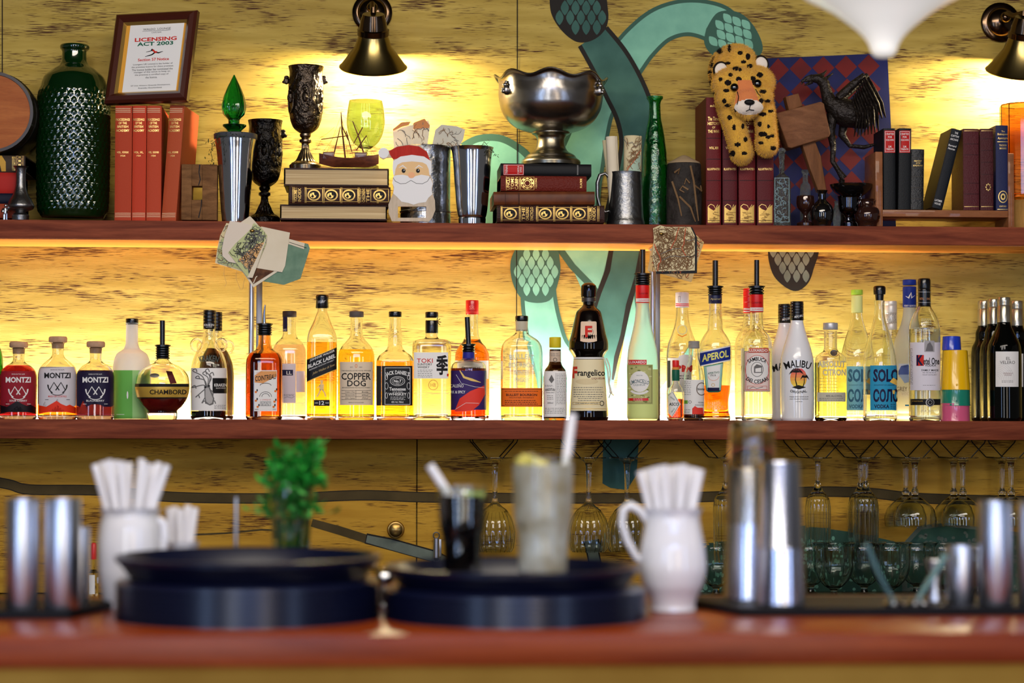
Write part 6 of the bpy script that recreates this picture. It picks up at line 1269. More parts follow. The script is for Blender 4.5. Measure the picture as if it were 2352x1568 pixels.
# --- monk-shaped hazelnut liqueur
cx = 1352; B = Bottle('brown monk-shaped liqueur bottle with rope belt and cream label', cx, 4.80, [(45, 963), (46, 957), (44, 930), (40, 880), (36, 832), (35, 822), (40, 812), (46, 802), (46, 790), (40, 765), (32, 730), (28, 716), (18, 706), (13, 700), (14, 688), (16, 684)], BLKG, opaque=True)
B.cap([(16, 684), (17.5, 682), (18, 665), (17, 656), (12, 651), (6, 649)], BLKG, 'stopper'); B.cap([(15, 694), (16.5, 693), (16.5, 684), (15, 683)], M('wrap_grey', (70, 66, 64), .3, .5), 'neck_band')
FRC = M('label_frangelico', (236, 222, 180), .6)
def a(A):
    x0, x1 = -37, 38; A.poly([(cx-35, 825), (cx+35, 825), (cx+42, 943), (cx-42, 943)], FRC, 0); A.frame(cx-40, 938, cx+40, 939, .6, GOLD, 1); A.poly([(cx-35, 820), (cx+36, 820), (cx+36, 824), (cx-35, 824)], WHITE, 0)
    A.text('F', cx-31, 855, 11, 27, REDI, 2, .04); A.text('rangelico', cx+6, 858, 62, 19, INK, 2, .02); A.text('LIQUEUR', cx+22, 869, 30, 5, M('ink_maroon', (120, 30, 34), .6), 2, .01); A.para(cx-34, 889, cx+34, 5, 5.2, 1.4, INKG, 2, .05); A.para(cx-24, 914, cx+30, 2, 5, 1.2, INKG); A.frame(cx-36, 923, cx+26, 929, .7, GOLD, 2); A.text('CON HARDSPLAY DISTILLED', cx-4, 926, 52, 3, INK, 3); A.ring(cx+30, 926, 5, 6, 1.5, INK, 2)
    A.ell(cx-4, 876, 26, 7, M('label_etch', (222, 204, 160), .6), 1, 20)
B.label(a); B.label(lambda A: (A.poly([(cx-18, 740), (cx-16, 738), (cx+16, 738), (cx+18, 740), (cx+19, 783), (cx+12, 785), (cx, 786), (cx-12, 785), (cx-19, 783)], M('label_peach', (232, 204, 176), .6), 0), A.text('F', cx, 761, 16, 26, REDI, 4, .03), A.ring(cx+2, 762, 9, 9, .8, INKG, 1)), 'crest')
bm = nb(); tube(bm, [PW(x, y, 4.765) for x, y in ((1393, 822), (1400, 840), (1402, 860), (1399, 880), (1404, 897))], 1.6*B.s, seg=7); tube(bm, [PW(x, y, 4.765) for x, y in ((1388, 822), (1396, 850), (1398, 880), (1402, 898))], 1.6*B.s, seg=7); sph(bm, PW(1403, 900, 4.765), 3.5*B.s); tube(bm, [PW(x, y, 4.765) for x, y in ((1403, 902), (1398, 914))], 1.5*B.s, seg=6); tube(bm, [PW(x, y, 4.765) for x, y in ((1403, 902), (1410, 908))], 1.5*B.s, seg=6)
bm2 = bm; link('rope', bm2, M('rope_white', (226, 214, 194), .8), B.t)
# --- tall frosted limoncello
cx = 1476; RDC = M('cap_luxardo', (214, 24, 22), .35)
B = Bottle('tall frosted lemon liqueur bottle with red neck and black pourer', cx, 4.80, [(34, 964), (36, 958), (36, 845), (34, 810), (28, 780), (22, 755), (17, 725), (15, 697), (15, 655)], M('frosted_yellow', (252, 254, 246), .4, trans=.8, ior=1.15), opaque=True)
B.cap([(15.3, 696), (16, 695), (16, 656), (15, 655)], RDC, 'neck_foil', art=lambda A: (A.rect(cx-16, 685, cx+16, 693, WHITE, 0), A.text('LUXARDO', cx+3, 689, 22, 4, RDC, 1, .02), A.text('Luxardo', cx+2, 673, 20, 5, M('foil_dark', (120, 10, 12), .4), 1, 0, .3)))
B.pourer(573, 628, 655, 6.5)
def a(A):
    A.rect(cx-35, 848, cx+37, 962, M('lemon_liquid_tint', (214, 226, 140), .5), 0)
    OLV = M('label_olive', (186, 186, 120), .6); A.rect(1441, 837, 1499, 928, OLV, 1); A.frame(1443, 839, 1497, 926, 1, M('olive_dark', (120, 126, 70), .6), 2); A.rect(1443, 826, 1485, 837, RDC, 1); A.text('LUXARDO', 1464, 831.5, 38, 6, WHITE, 3, .025)
    random.seed(8)
    for i in range(60): x, y = random.uniform(1446, 1494), random.uniform(842, 923); A.ell(x, y, random.uniform(1.5, 4), random.uniform(1, 2.4), random.choice((MATS['olive_dark'], M('olive_pale', (216, 214, 160), .6))), 2, 8)
    A.ell(1469, 876, 22, 24, LAB, 3, 26); A.text('LIMONCELLO', 1469, 875, 44, 9, M('ink_blue_grey', (84, 108, 116), .6), 4, .015, arc=52); A.text('LIQUEUR', 1469, 884, 26, 4.6, MATS['ink_blue_grey'], 4); A.text('SINCE 1821', 1469, 862, 14, 2.2, MATS['ink_blue_grey'], 4); A.ring(1469, 890, 24, 16, 5, LAB, 4, 30, 150); A.rect(1444, 914, 1489, 920, RDC, 3); A.para(1455, 915, 1478, 2, 3, .9, WHITE, 4)
B.label(a, extra=.2)
# --- white-capped bottle, twin partly behind
cx = 1567; B = Bottle('clear bottle with white cap and white emblem label, behind the small sauces', cx, 4.875, [(34, 964), (36, 957), (36, 815), (33, 790), (25, 768), (18, 745), (14.5, 720), (14, 706)])
B.cap(scap(0, 15.5, 706, 671), M('cap_white', (226, 224, 222), .35), art=lambda A: (A.rect(cx-16, 697, cx+16, 699, RDC, 1), A.rect(cx-16, 701, cx+16, 703, RDC, 1), A.frame(cx-9, 680, cx-4, 694, .8, INKG, 1)))
B.label(lambda A: (A.ring(cx, 757, 11, 11, 1.4, M('emboss_glass', (200, 204, 184), .2), 1), A.line([(cx-10, 768), (cx, 773), (cx+10, 768)], 2, ORNG, 1), A.rect(cx-33, 822, cx+20, 900, LAB, 0), A.ell(cx+6, 824, 16, 10, LAB, 0), A.text('PM', cx+2, 846, 40, 16, REDI, 2, .04), A.rect(cx-33, 828, cx-27, 890, INK, 1), A.para(cx-6, 862, cx+14, 2, 6, 1.6, INK)))
# --- little pepper sauce and worcester sauce
cx = 1552; B = Bottle('small hot pepper sauce bottle with red cap and diamond label', cx, 4.785, [(17, 965), (18, 959), (18, 905), (16, 893), (9, 880), (8, 868), (8, 848)], wall=1.8, level=916, lm=liq('chili', (196, 60, 16)))
B.cap([(8.8, 874), (9, 873), (9, 850), (8.5, 849)], M('neck_green', (22, 92, 70), .4), 'neck_wrap'); B.cap(scap(0, 8, 843, 827), M('cap_bright_red', (222, 32, 26), .35), seg=24); B.cap([(8, 849), (8.4, 848), (8.4, 844), (7, 843)], M('cap_ring_orange', (226, 150, 70), .5), 'cap_ring')
B.label(lambda A: (A.poly([(cx-17, 905), (cx-7, 897), (cx+11, 928), (cx-8, 958), (cx-17, 948)], LAB, 0), A.line([(cx-17, 908), (cx-7, 900), (cx+8, 928), (cx-8, 955)], .9, GREENI, 1), A.text('ASCO', cx-4, 928, 21, 7, INK, 2, .02), A.text('PEPPER', cx-7, 915, 12, 3, GREENI, 2, rot=38), A.text('SAUCE', cx-6, 942, 11, 3, GREENI, 2, rot=-50)), step=1.5)
cx = 1594; B = Bottle('small sauce bottle with grey screw cap and white organic label', cx, 4.79, [(23, 965), (24, 959), (24, 868), (22, 852), (16, 835), (12, 818), (11.5, 800)], level=949, lm=liq('soy', (30, 8, 6)))
B.cap(scap(0, 13, 800, 783, 3), M('cap_grey', (150, 144, 138), .45))
B.label(lambda A: (A.rect(cx-23, 872, cx+23, 951, LAB, 0), A.para(cx-22, 876, cx-6, 8, 4.2, .9, INKG), A.rect(cx-22, 919, cx-14, 927, M('leaf_green', (110, 170, 60), .6), 1), A.ring(cx-9, 923, 3.5, 3.5, 1, INKG, 1), A.ring(cx+17, 893, 12, 15, 2, M('stamp_brown', (120, 104, 92), .6), 1), A.text('biona', cx+16, 893, 16, 6, INK, 2, .02), A.text('VEGAN', cx+15, 924, 12, 3.4, INK, 2), A.text('WORCESTER', cx+12, 930, 20, 3, INK, 2), A.poly([(cx-4, 951), (cx-4, 938), (cx+2, 932), (cx+8, 936), (cx+20, 936), (cx+22, 951)], CORAL, 1), A.para(cx-22, 940, cx-8, 3, 3.5, .9, INKG)), step=1.8)
# --- orange aperitif
cx = 1643; BLB = M('label_royal_blue', (26, 48, 136), .5)
B = Bottle('orange aperitif bottle with slanted blue label and tall black pourer', cx, 4.80, [(34, 965), (35, 960), (31, 945), (30, 925), (33, 900), (38, 840), (38, 808), (35, 788), (26, 770), (18, 757), (17, 742), (15, 720), (14, 697)], level=885, lm=liq('aperitif', (255, 104, 14)))
B.pourer(598, 657, 678, 6.5); B.cap([(15, 697), (15.5, 696), (15.5, 679), (14, 677)], M('neck_navy', (24, 26, 60), .35), 'neck_foil', art=lambda A: A.text('Aperol', cx, 687, 24, 6, M('foil_gold', (196, 180, 120), .4), 1, 0, .3))
def a(A):
    A.poly([(1608, 808), (1677, 793), (1677, 828), (1609, 842)], LAB, 0); A.poly([(1608, 811), (1677, 796), (1677, 825), (1609, 839)], BLB, 1); A.text('APEROL', 1643, 817, 60, 17, M('ink_yellow', (238, 232, 120), .5), 2, .03, slant=-.2)
    A.poly([(1616, 841), (1661, 832), (1656, 898), (1650, 901), (1628, 901), (1622, 897)], GREENI, 0); A.poly([(1617, 842), (1660, 834), (1655, 896), (1624, 896)], M('label_mint', (160, 206, 186), .6), 1); A.poly([(1623, 843), (1655, 837), (1651, 892), (1628, 892)], LAB, 2); A.text('APERITIVO', 1639, 856, 26, 5, GREENI, 3, .01, slant=-.12); A.text('1919', 1638, 862, 12, 4.4, INK, 3, .01); A.ring(1639, 862, 13, 12, .7, ORNG, 3, 10, 170); A.ring(1638, 884, 4, 4, 1, GOLD, 3); A.rect(1625, 890, 1652, 898, NAVY, 3)
    EMO = M('emboss_orange', (255, 190, 130), .3); A.text('APEROL', 1643, 935, 42, 9, EMO, 1, .01); A.text('BARBIERI', 1641, 926, 30, 6, EMO, 1)
B.label(a)
# --- red-necked twins
cx = 1722; B = Bottle('clear red-capped bottle half hidden behind the sambuca-label bottle', cx, 4.885, [(32, 965), (34, 958), (34, 800), (32, 780), (24, 765), (17, 752), (14, 735), (13.5, 720)])
B.cap(scap(0, 14.5, 719, 662, 4), RDC, art=lambda A: (A.rect(cx-14, 708, cx+14, 711, WHITE, 1), A.rect(cx-14, 714, cx+14, 716, WHITE, 1)))
cx = 1738; B = Bottle('clear bottle with pink-framed label, red neck and black pourer', cx, 4.80, [(34, 966), (36, 960), (36, 800), (33, 780), (24, 765), (17, 756), (15, 740), (14.5, 716), (14.5, 677)], level=800, lm=liq('clear', (254, 255, 252)))
B.pourer(597, 657, 676, 6); B.cap([(15, 717), (15.6, 716), (15.6, 677), (14, 676)], RDC, 'neck_foil', art=lambda A: (A.rect(cx-16, 706, cx+16, 714, WHITE, 1), A.text('LUXARDO', cx+2, 710, 24, 4, RDC, 2, .02), A.text('Luxardo', cx, 694, 22, 6, MATS['foil_dark'], 2, 0, .3)))
PKL = M('label_blush', (236, 214, 204), .6); PKR = M('ink_terracotta', (208, 92, 72), .6)
def a(A):
    A.rect(1710, 806, 1768, 899, INK, 0); A.rect(1711, 807, 1767, 898, PKL, 1); A.frame(1713, 809, 1765, 896, 1, PKR, 2); A.rect(1720, 799, 1765, 810, PKR, 2); A.text('LUXARDO', 1742, 804.5, 41, 6.5, WHITE, 3, .025)
    A.ell(1739, 849, 27, 34, LAB, 2, 30); A.ring(1739, 849, 27, 34, 1.2, PKR, 3); A.ring(1739, 848, 14, 17, 1, INK, 3); A.text('SAMBUCA', 1739, 824, 44, 9, INK, 4, .02, arc=34); A.text('DEI CESARI', 1739, 876, 50, 9, INK, 4, .02, arc=-38); A.poly([(1732, 842), (1738, 836), (1750, 840), (1750, 856), (1732, 856)], INKG, 4); A.poly([(1735, 846), (1748, 844), (1748, 854), (1735, 854)], LAB, 5); A.frame(1717, 886, 1761, 895, .8, PKR, 3); A.line([(1722, 892), (1730, 888), (1738, 892), (1752, 888)], .9, INK, 4)
B.label(a)
# --- white coconut rum, twin behind
MW = M('milk_white_glass', (238, 238, 240), .16, coat=.5)
def malibu(cx, top, Y, nm, front):
    d = top-692
    B = Bottle(nm, cx, Y, [(36, 966), (38, 960), (39, 890+d), (38, 830+d), (32, 800+d), (24, 775+d), (17, 750+d), (14.5, 738+d), (14.5, 734+d)], MW, opaque=True, group='white coconut rum bottles')
    B.cap(scap(0, 15.5, 736+d, 692+d, 6), BLKP, art=lambda A: A.text('MALIBU', cx+4, 726+d, 20, 5, WHITE, 1, .01, slant=-.2))
    def a(A):
        A.text('MALIBU', cx+1, 835+d, 60, 17, INK, 2, .015, arc=80)
        if front:
            for k, c_ in enumerate(((232, 96, 96), (238, 120, 92), (242, 146, 88), (244, 172, 84), (246, 196, 80), (248, 214, 84))): A.poly([(cx+3+(19)*math.sqrt(max(0, 1-((y-868)/24)**2))*sg, y) for sg, y in ((-1, 846+k*7), (1, 846+k*7), (1, 853+k*7 if k < 5 else 889), (-1, 853+k*7 if k < 5 else 889))], M('sunset%d' % k, c_, .6), 0)
            A.line([(cx, 888), (cx-4, 872), (cx-2, 855)], [3, 2, 1.6], INK, 3); A.line([(cx+13, 888), (cx+16, 878), (cx+16, 868)], [2, 1.6, 1.2], INK, 3)
            for (tx_, ty, r_) in ((cx-2, 855, 15), (cx+17, 867, 9)):
                for q in range(8): an = math.pi*(1+q/7)*1.0+.0; A.line([(tx_, ty), (tx_+r_*.6*math.cos(an), ty+r_*.55*math.sin(an)-2), (tx_+r_*1.1*math.cos(an), ty+r_*.5*math.sin(an)+4)], [1, 3.4, .5], INK, 3)
            A.poly([(cx-12, 889), (cx+3, 884), (cx+20, 889), (cx+4, 894)], INK, 2); A.text('ORIGINAL', cx+3, 900, 38, 6, INK, 2, .01, arc=-60); A.text('MADE WITH WHITE RUM', cx+4, 911, 42, 2.6, INK, 2); A.text('AND COCONUT FLAVOUR', cx+4, 916, 42, 2.6, INK, 2); A.text('LIQUEUR', cx+4, 922, 16, 2.4, INK, 2)
    B.label(a)
malibu(1803, 698, 4.885, 'white frosted rum bottle standing behind the palm-tree bottle', False); malibu(1831, 692, 4.80, 'white frosted rum bottle with palm trees at sunset in front', True)
# --- lemon vodka
cx = 1908; YL_ = liq('citron', (252, 246, 150))
B = Bottle('squat clear vodka bottle with yellow contents and silver cap', cx, 4.80, [(35, 966), (37, 960), (37, 838), (35, 822), (26, 812), (17, 806), (15, 796), (15, 760)], level=833, lm=YL_)
B.cap(scap(0, 17, 757, 741), M('cap_silver_plastic', (190, 188, 190), .35, .4))
B.label(lambda A: (A.ring(cx+7, 810, 12, 10, 1, GOLD, 1), A.ell(cx+7, 810, 8, 7, INKG, 1), A.text('ABSOLUT', cx+2, 836, 62, 15, M('print_silver', (206, 200, 176), .5), 2, .03), A.text('CITRON', cx+8, 855, 52, 15, MATS['print_silver'], 2, .03), A.para(cx-25, 868, cx+18, 5, 7, 1.4, M('script_gold', (214, 196, 110), .5)), A.rect(cx-30, 901, cx+34, 922, M('label_silver', (198, 192, 170), .5), 0), A.text('40% ALC/VOL.', cx+8, 909, 38, 4.4, INKG, 2, .01), A.para(cx-26, 914, cx+30, 2, 4, 1, INKG)))
# --- vodka with blue labels
SB = M('label_sky', (46, 150, 190), .55); SB2 = M('label_sky_pale', (130, 200, 218), .55)
def solo_b(cx, top, Y, nm, front):
    P_ = [(37, 966), (39, 960), (39, 850), (37, 820), (29, 785), (19, 752), (13, 728), (11, 700), (12, 690 if front else 696)]
    B = Bottle(nm, cx, Y, P_, level=906 if front else 760, lm=liq('clear', (254, 255, 252)), group='blue-labelled vodka bottles')
    if front: B.cap([(9, 690), (10, 677), (13.5, 676), (14, 670), (14, 660), (12, 657), (8, 656)], BLKP, 'stopper')
    else: B.cap([(13, 718), (13, 680), (12.5, 679)], M('neck_lime_foil', (222, 232, 150), .4), 'neck_foil'); B.cap(scap(0, 13.5, 677, 665), M('cap_lime', (168, 212, 70), .4))
    def a(A):
        bl = SB if front else SB2; x0 = cx-22 if front else cx-28; x1 = x0+60; dk = NAVY if front else M('ink_steel_blue', (60, 110, 140), .6)
        A.rect(x0, 839 if front else 841, x1, 942, bl, 0); A.text('SOLO', x0+36, 862, 58, 30, dk, 2, .035); A.text('IN SUPPORT OF UKRAINE', x0+32, 884, 46, 2.6, dk, 2); A.text('СОЛО', x0+36, 908, 58, 30, dk, 2, .035); A.text('VODKA', x0+26, 933, 34, 9, dk, 2, .03); A.poly([(x0+44, 877), (x0+52, 867), (x0+60, 872), (x0+60, 885)], M('note_yellow', (246, 200, 90), .6), 3); A.poly([(x0+50, 896), (x0+56, 896), (x0+55, 905), (x0+51, 904)], MATS['note_yellow'], 3); A.para(x0+46, 928, x0+59, 3, 4, 1, dk)
    B.label(a)
solo_b(1969, 665, 4.885, 'lime-capped vodka bottle with pale blue label, behind', False); solo_b(2021, 657, 4.80, 'clear vodka bottle with black stopper and bright blue label in front', True)
cx = 2047; B = Bottle('clear bottle with silver screw cap behind the blue-label vodka', cx, 4.925, [(19, 966), (20, 960), (20, 850), (19, 800), (15, 770), (13, 756)], level=800, lm=liq('clear', (254, 255, 252)))
B.cap(scap(0, 14, 757, 691, 3), M('cap_pearl', (212, 208, 202), .35, .3), art=lambda A: A.para(cx-12, 718, cx+12, 9, 3, 1, INKG, 1, .05))
# --- tall frosted vodka with blue neck
cx = 2090; B = Bottle('tall frosted vodka bottle with royal blue neck and bird motif', cx, 4.885, [(36, 967), (38, 960), (38, 820), (35, 785), (26, 760), (19, 740), (15, 718), (14, 706)], M('frosted_clear', (224, 228, 220), .3, trans=.55, ior=1.2), opaque=True)
B.cap([(14.5, 706), (15.5, 705), (15.5, 660), (14, 658)], BLB, 'neck_foil', art=lambda A: (A.line([(cx-10, 680), (cx-3, 684), (cx+3, 672), (cx+4, 684), (cx+11, 678)], [1, 4, 3, 4, 1], WHITE, 1), A.text('GREY GOOSE', cx, 702, 28, 4, WHITE, 1, .02))); B.cap(scap(0, 15.5, 655, 642), BLB)
B.label(lambda A: (A.rect(2064, 835, 2092, 866, M('label_lake', (214, 222, 236), .6), 0), A.poly([(2064, 852), (2070, 840), (2078, 846), (2086, 837), (2092, 845), (2092, 860), (2064, 860)], M('label_mountain', (84, 104, 168), .6), 1), A.poly([(2064, 860), (2092, 860), (2092, 876), (2078, 880)], M('label_water', (170, 188, 214), .6), 1), A.text('GREY', 2072, 893, 24, 10, INKG, 2, .005), A.text('VODKA', 2086, 904, 30, 6, MATS['cap_pearl'], 2), A.rect(2079, 929, 2090, 932, SB, 2)))
# --- clear vodka with white label
cx = 2124; B = Bottle('clear round-shouldered vodka bottle with black cap and white label', cx, 4.80, [(35, 967), (36, 961), (36, 760), (34, 742), (26, 722), (17, 708), (14, 700)], level=756, lm=liq('clear', (254, 255, 252)))
B.cap([(14.5, 704), (14.5, 668), (14.8, 666), (14, 664), (14.6, 662), (14.6, 643), (13, 640), (8, 639)], BLKP, art=lambda A: (A.text('KETEL', cx-7, 686, 11, 5, M('foil_copper', (190, 130, 84), .4), 1, .01), A.text('ONE', cx+8, 686, 8, 5, MATS['foil_copper'], 1, .01), A.rect(cx-15, 694, cx+15, 695, MATS['cap_silver'], 1), A.rect(cx-15, 670, cx+15, 671, MATS['cap_silver'], 1)))
def a(A):
    A.rect(2090, 786, 2160, 896, M('label_cool_white', (224, 218, 226), .6), 0); A.rect(2123, 782, 2146, 808, M('etch_grey', (168, 164, 166), .6), 1); A.poly([(2126, 806), (2130, 790), (2136, 785), (2142, 796), (2143, 806)], M('etch_dark', (110, 106, 108), .6), 2); A.rect(2105, 815, 2122, 840, REDI, 1); A.text('K', 2113, 827, 15, 24, NAVY, 2, .04); A.text('etel One', 2139, 829, 36, 16, INK, 2, .02); A.text('VODKA', 2137, 839, 25, 5, INK, 2, .01); A.text('FAMILY MADE', 2136, 850, 38, 4.4, INK, 2, .01); A.para(2119, 855, 2150, 1, 3, 1, INKG); A.text('NOLET DISTILLERY', 2135, 860.5, 32, 2.6, INKG, 2); A.para(2120, 884, 2150, 1, 3, .8, INKG); A.para(2092, 800, 2098, 28, 3, .9, INKG)
    A.rect(2089, 916, 2160, 930, INK, 0); A.ell(2136, 924, 10, 10, M('seal_ring', (150, 146, 140), .4, .5), 1); A.ell(2136, 924, 7.5, 7.5, INK, 2); A.ring(2136, 924, 5, 5, 1.4, MATS['seal_ring'], 3); A.text('PREMIUM', 2108, 921, 22, 2.6, GOLD, 2)
    EM = MATS['emboss_glass']; A.text('IMPORTED', 2134, 944, 38, 6, EM, 1); A.para(2100, 752, 2150, 3, 3.4, 1.4, EM); A.para(2116, 732, 2140, 4, 4, 1.2, EM)
B.label(a)
# --- nested coloured cups
def cupc(cx, Y, y0, y1, r0, r1, c, nm, lab, dots=True):
    s = S(cx, Y); p = PW(cx, 900, Y); t = thing('enamel_cup', lab, 'cup', (p.x, Y, max(ZL, PW(cx, y0, Y).z)), 'stacked coloured cups'); m = M(nm, c, .25, coat=.4)
    z0 = max(PW(cx, y0, Y).z, ZL); z1 = PW(cx, y1, Y).z; bm = nb()
    rings(bm, [circ(p.x, Y, z, r*s, seg=40, flute=.012 if i < 3 else 0, fk=20) for i, (r, z) in enumerate(((r0, z0), (r0-.5, z0+.001), (r1, z1-.001), (r1-2, z1), (.5, z1)))], 0, False, True)
    rings(bm, [circ(p.x, Y, z, r*s, seg=40) for r, z in ((r0, z0), (r0-2, z0), (r1-3, z1-.002), (.5, z1-.002))], 0, False, True); bmesh.ops.recalc_face_normals(bm, faces=bm.faces[:]); link('body', bm, m, t)
    if dots:
        for dx in (4, 18):
            bm = nb(); q = PW(cx+dx, y0-12, Y-math.sqrt(r0*r0-dx*dx)*s); tube(bm, [q+Vector((0, .002, 0)), q+Vector((0, -.0006, 0))], .0022, seg=12); link('rivet', bm, m, t)
for a_ in ((2193, 4.80, 967, 925, 34, 33, (214, 92, 130), 'enamel_pink', 'pink cup, lowest of the coloured stack'), (2194, 4.80, 931.5, 890, 34, 32.5, (28, 130, 106), 'enamel_teal', 'teal cup, second from the bottom of the coloured stack'), (2194, 4.80, 895, 804, 34, 28, (244, 190, 14), 'enamel_yellow', 'yellow cup in the coloured stack above the teal one')): cupc(*a_)
cupc(2186, 4.80, 803.8, 772, 22, 20, (28, 60, 190), 'enamel_blue', 'blue cup upside down on top of the coloured stack', False)
# --- red wine bottles with silver capsules
WG = M('wine_glass_black', (5, 6, 5), .05, spec=.35); CPS = M('capsule_silver', (190, 182, 160), .25, .85)
def wine(cx, Y, top, lab, art=True):
    d = top-682; hw = 39 if Y < 4.83 else (33 if Y < 4.9 else 31)
    B = Bottle(lab, cx, Y, [(hw-2, 967), (hw, 960), (hw, 815+d*.5), (hw-2, 795+d*.5), (hw-10, 775+d*.6), (20, 757+d*.8), (15, 742+d), (14, 720+d), (14, 700+d)], WG, opaque=True, group='red wine bottles at the right end')
    B.cap([(15.5, 740+d), (15.5, 704+d), (14.3, 702+d), (15, 700+d), (14.4, 697+d), (15, 695+d), (15, 686+d), (14, 683+d), (9, 682+d)], CPS, 'capsule')
    if art: B.label(lambda A: (A.rect(cx-20, 807, cx+32, 888, LAB, 0), A.text('EL', cx+9, 823, 10, 7, INKG, 2, .005), A.text('VELERO', cx+7, 832, 34, 7, INKG, 2, .005), A.text('Velero', cx+8, 851, 15, 5, MATS['cap_pearl'], 2, 0, .3), A.text('TEMPRANILLO', cx+8, 857, 22, 2.6, M('ink_maroon', (120, 30, 34), .6), 2), A.text('DE ESPANA', cx+8, 861, 16, 2.4, MATS['ink_maroon'], 2), [A.ring(cx-20, 870, 10+4*k, 8+4*k, .6, M('contour_grey', (206, 204, 202), .6), 1, -80, 10) for k in range(9)], A.para(cx-6, 874, cx+22, 2, 3, .8, INKG)))
    else: B.label(lambda A: A.rect(cx-2, 812, cx+14, 888, LAB, 0))
wine(2262, 4.932, 690, 'dark wine bottle, leftmost in the back row at the right end', False); wine(2284, 4.872, 686, 'dark wine bottle between the leftmost and the pale-labelled front one', False)
wine(2307, 4.80, 682, 'dark wine bottle in front with pale contour-line label'); wine(2336, 4.932, 690, 'dark wine bottle at the right, half cut by the frame', False)
# ================================================================== things on the bar in front
TR = M('tray_black', (8, 13, 38), .28, spec=.7); MATB = M('rubber_mat', (8, 9, 14), .55); CUPS = M('satin_steel', (210, 214, 224), .3, 1); POR = M('white_porcelain', (226, 226, 232), .12, coat=.6); STRW = M('paper_straw', (236, 234, 238), .6)
def upx(cx, Y): p = PW(cx, 1200, Y); return p.x, S(cx, Y)
# trays
def tray(x, y, z, r0, r1, h, inv, label, group, floor_rim=True):
    bm = nb(); pr = [(.001, 0), (r0, 0), (r0+.002, .0015), (r1-.003, h-.0075), (r1, h-.0065), (r1+.001, h), (r1-.002, h+.0008), (r1-.005, h-.002), (r0, .0035), (.001, .003)]
    if inv: pr = [(r, h-q) for r, q in pr]; pr.reverse()
    rings(bm, [circ(x, y, z+q, r, seg=96) for r, q in pr]); bmesh.ops.recalc_face_normals(bm, faces=bm.faces[:]); return solo('round_tray', bm, TR, label, 'tray', group, angle=50)
ORD = ('lowest', 'second from bottom', 'third from bottom', 'fourth from bottom', 'fifth from bottom')
lx = PW(571, 1300, 2.95).x; rx = PW(1184, 1300, 2.935).x
for i in range(5): tray(lx, 2.952, ZC+.0005+i*.0105, .168, .176, .011, True, 'upturned black round tray, '+ORD[i]+' of the left tray stack', 'black trays in the left stack')
tray(lx, 2.952, ZC+.0545, .157, .177, .0285, False, 'wide black tray lying right way up on top of the left stack', 'black trays in the left stack')
for i in range(4): tray(rx, 2.94, ZC+.0005+i*.0105, .168, .176, .011, True, 'upturned black round tray, '+ORD[i]+' of the right tray stack', 'black trays in the right stack')
tray(PW(1178, 1300, 2.935).x, 2.94, ZC+.044, .153, .171, .0255, False, 'black tray on top of the right stack, carrying the two drinks', 'black trays in the right stack')
ZT = ZC+.0475
# drinks
def tumbler(name, label, cx, Y, prof, z0, liqm, ytop, base, flute=0, glassm=None):
    x, s = upx(cx, Y); t = thing(name, label, 'drink', (x, Y, z0)); d = dense(prof, 24); zf = lambda y: max(PW(cx, y, Y).z, z0)
    rows = [circ(x, Y, z0, .0004, seg=48)]+[circ(x, Y, z0 if i == 0 else zf(y), r*s, seg=48, flute=flute, fk=9) for i, (r, y) in enumerate(d)]
    inn = [(r, y) for r, y in reversed(d) if zf(y) > z0+base]; rows += [circ(x, Y, zf(y), (r-3.4)*s, seg=48) for r, y in inn]+[circ(x, Y, z0+base, .0004, seg=48)]
    bm = nb(); rings(bm, rows); bmesh.ops.recalc_face_normals(bm, faces=bm.faces[:]); link('glass', bm, glassm or GC, t)
    q = [(r, y) for r, y in d if zf(y) > z0+base and y > ytop]; rt_ = pchip(sorted([(-y, r) for r, y in prof]))(-ytop)
    rows = [circ(x, Y, z0+base-.0004, .0004, seg=48)]+[circ(x, Y, max(zf(y), z0+base-.0003), (r-3.1)*s, seg=48) for r, y in q]+[circ(x, Y, zf(ytop), (rt_-3.1)*s, seg=48), circ(x, Y, zf(ytop), .0004, seg=48)]
    bm = nb(); rings(bm, rows); bmesh.ops.recalc_face_normals(bm, faces=bm.faces[:]); link('drink_fill', bm, liqm, t); return t, x, s
def cube(c, a, m, parent, name='ice_cube'):
    bm = nb(); box(bm, -a, a, -a, a, -a, a, 0, a*.25); xf(bm, Matrix.Translation(c) @ Matrix.Rotation(random.random()*3, 4, 'X') @ Matrix.Rotation(random.random()*3, 4, 'Z')); return link(name, bm, m, parent)
ICE = glass('ice', (250, 252, 255), .08, 1.31)
COLA = M('cola', (12, 5, 4), .03, coat=1); random.seed(4)
t, x, s = tumbler('cola_glass', 'dark cola in a tumbler with lime wedge on the right tray', 1062, 2.93, [(42, 1312), (43, 1300), (45, 1262), (47, 1235), (53, 1205), (56, 1150), (58, 1114)], ZT, COLA, 1136, .008)
for dx, dy, yy in ((-20, 0, 1130), (5, -12, 1128), (24, 10, 1131), (-2, 20, 1127)): cube((x+dx*s, 2.93+dy*s, PW(1062, yy, 2.93).z), 10*s, ICE, t)
def wedge(c, r, parent, m1, m2, name, ang=0):
    bm = nb(); n = 14; a = []; b = []
    for k in range(n+1):
        an = math.pi*k/n+ang; a.append(Vector((r*math.cos(an), -r*.25, -r*math.sin(an)))); b.append(Vector((r*math.cos(an), r*.25, -r*math.sin(an))))
    A_ = [bm.verts.new(Vector(c)+q) for q in a]; B_ = [bm.verts.new(Vector(c)+q) for q in b]
    bm.faces.new(A_).material_index = 1; bm.faces.new(list(reversed(B_))).material_index = 1
    for k in range(n): bm.faces.new((A_[k], B_[k], B_[k+1], A_[k+1])).material_index = 0
    bm.faces.new((A_[0], A_[-1], B_[-1], B_[0])).material_index = 1; link(name, bm, [m1, m2], parent, smooth=False)
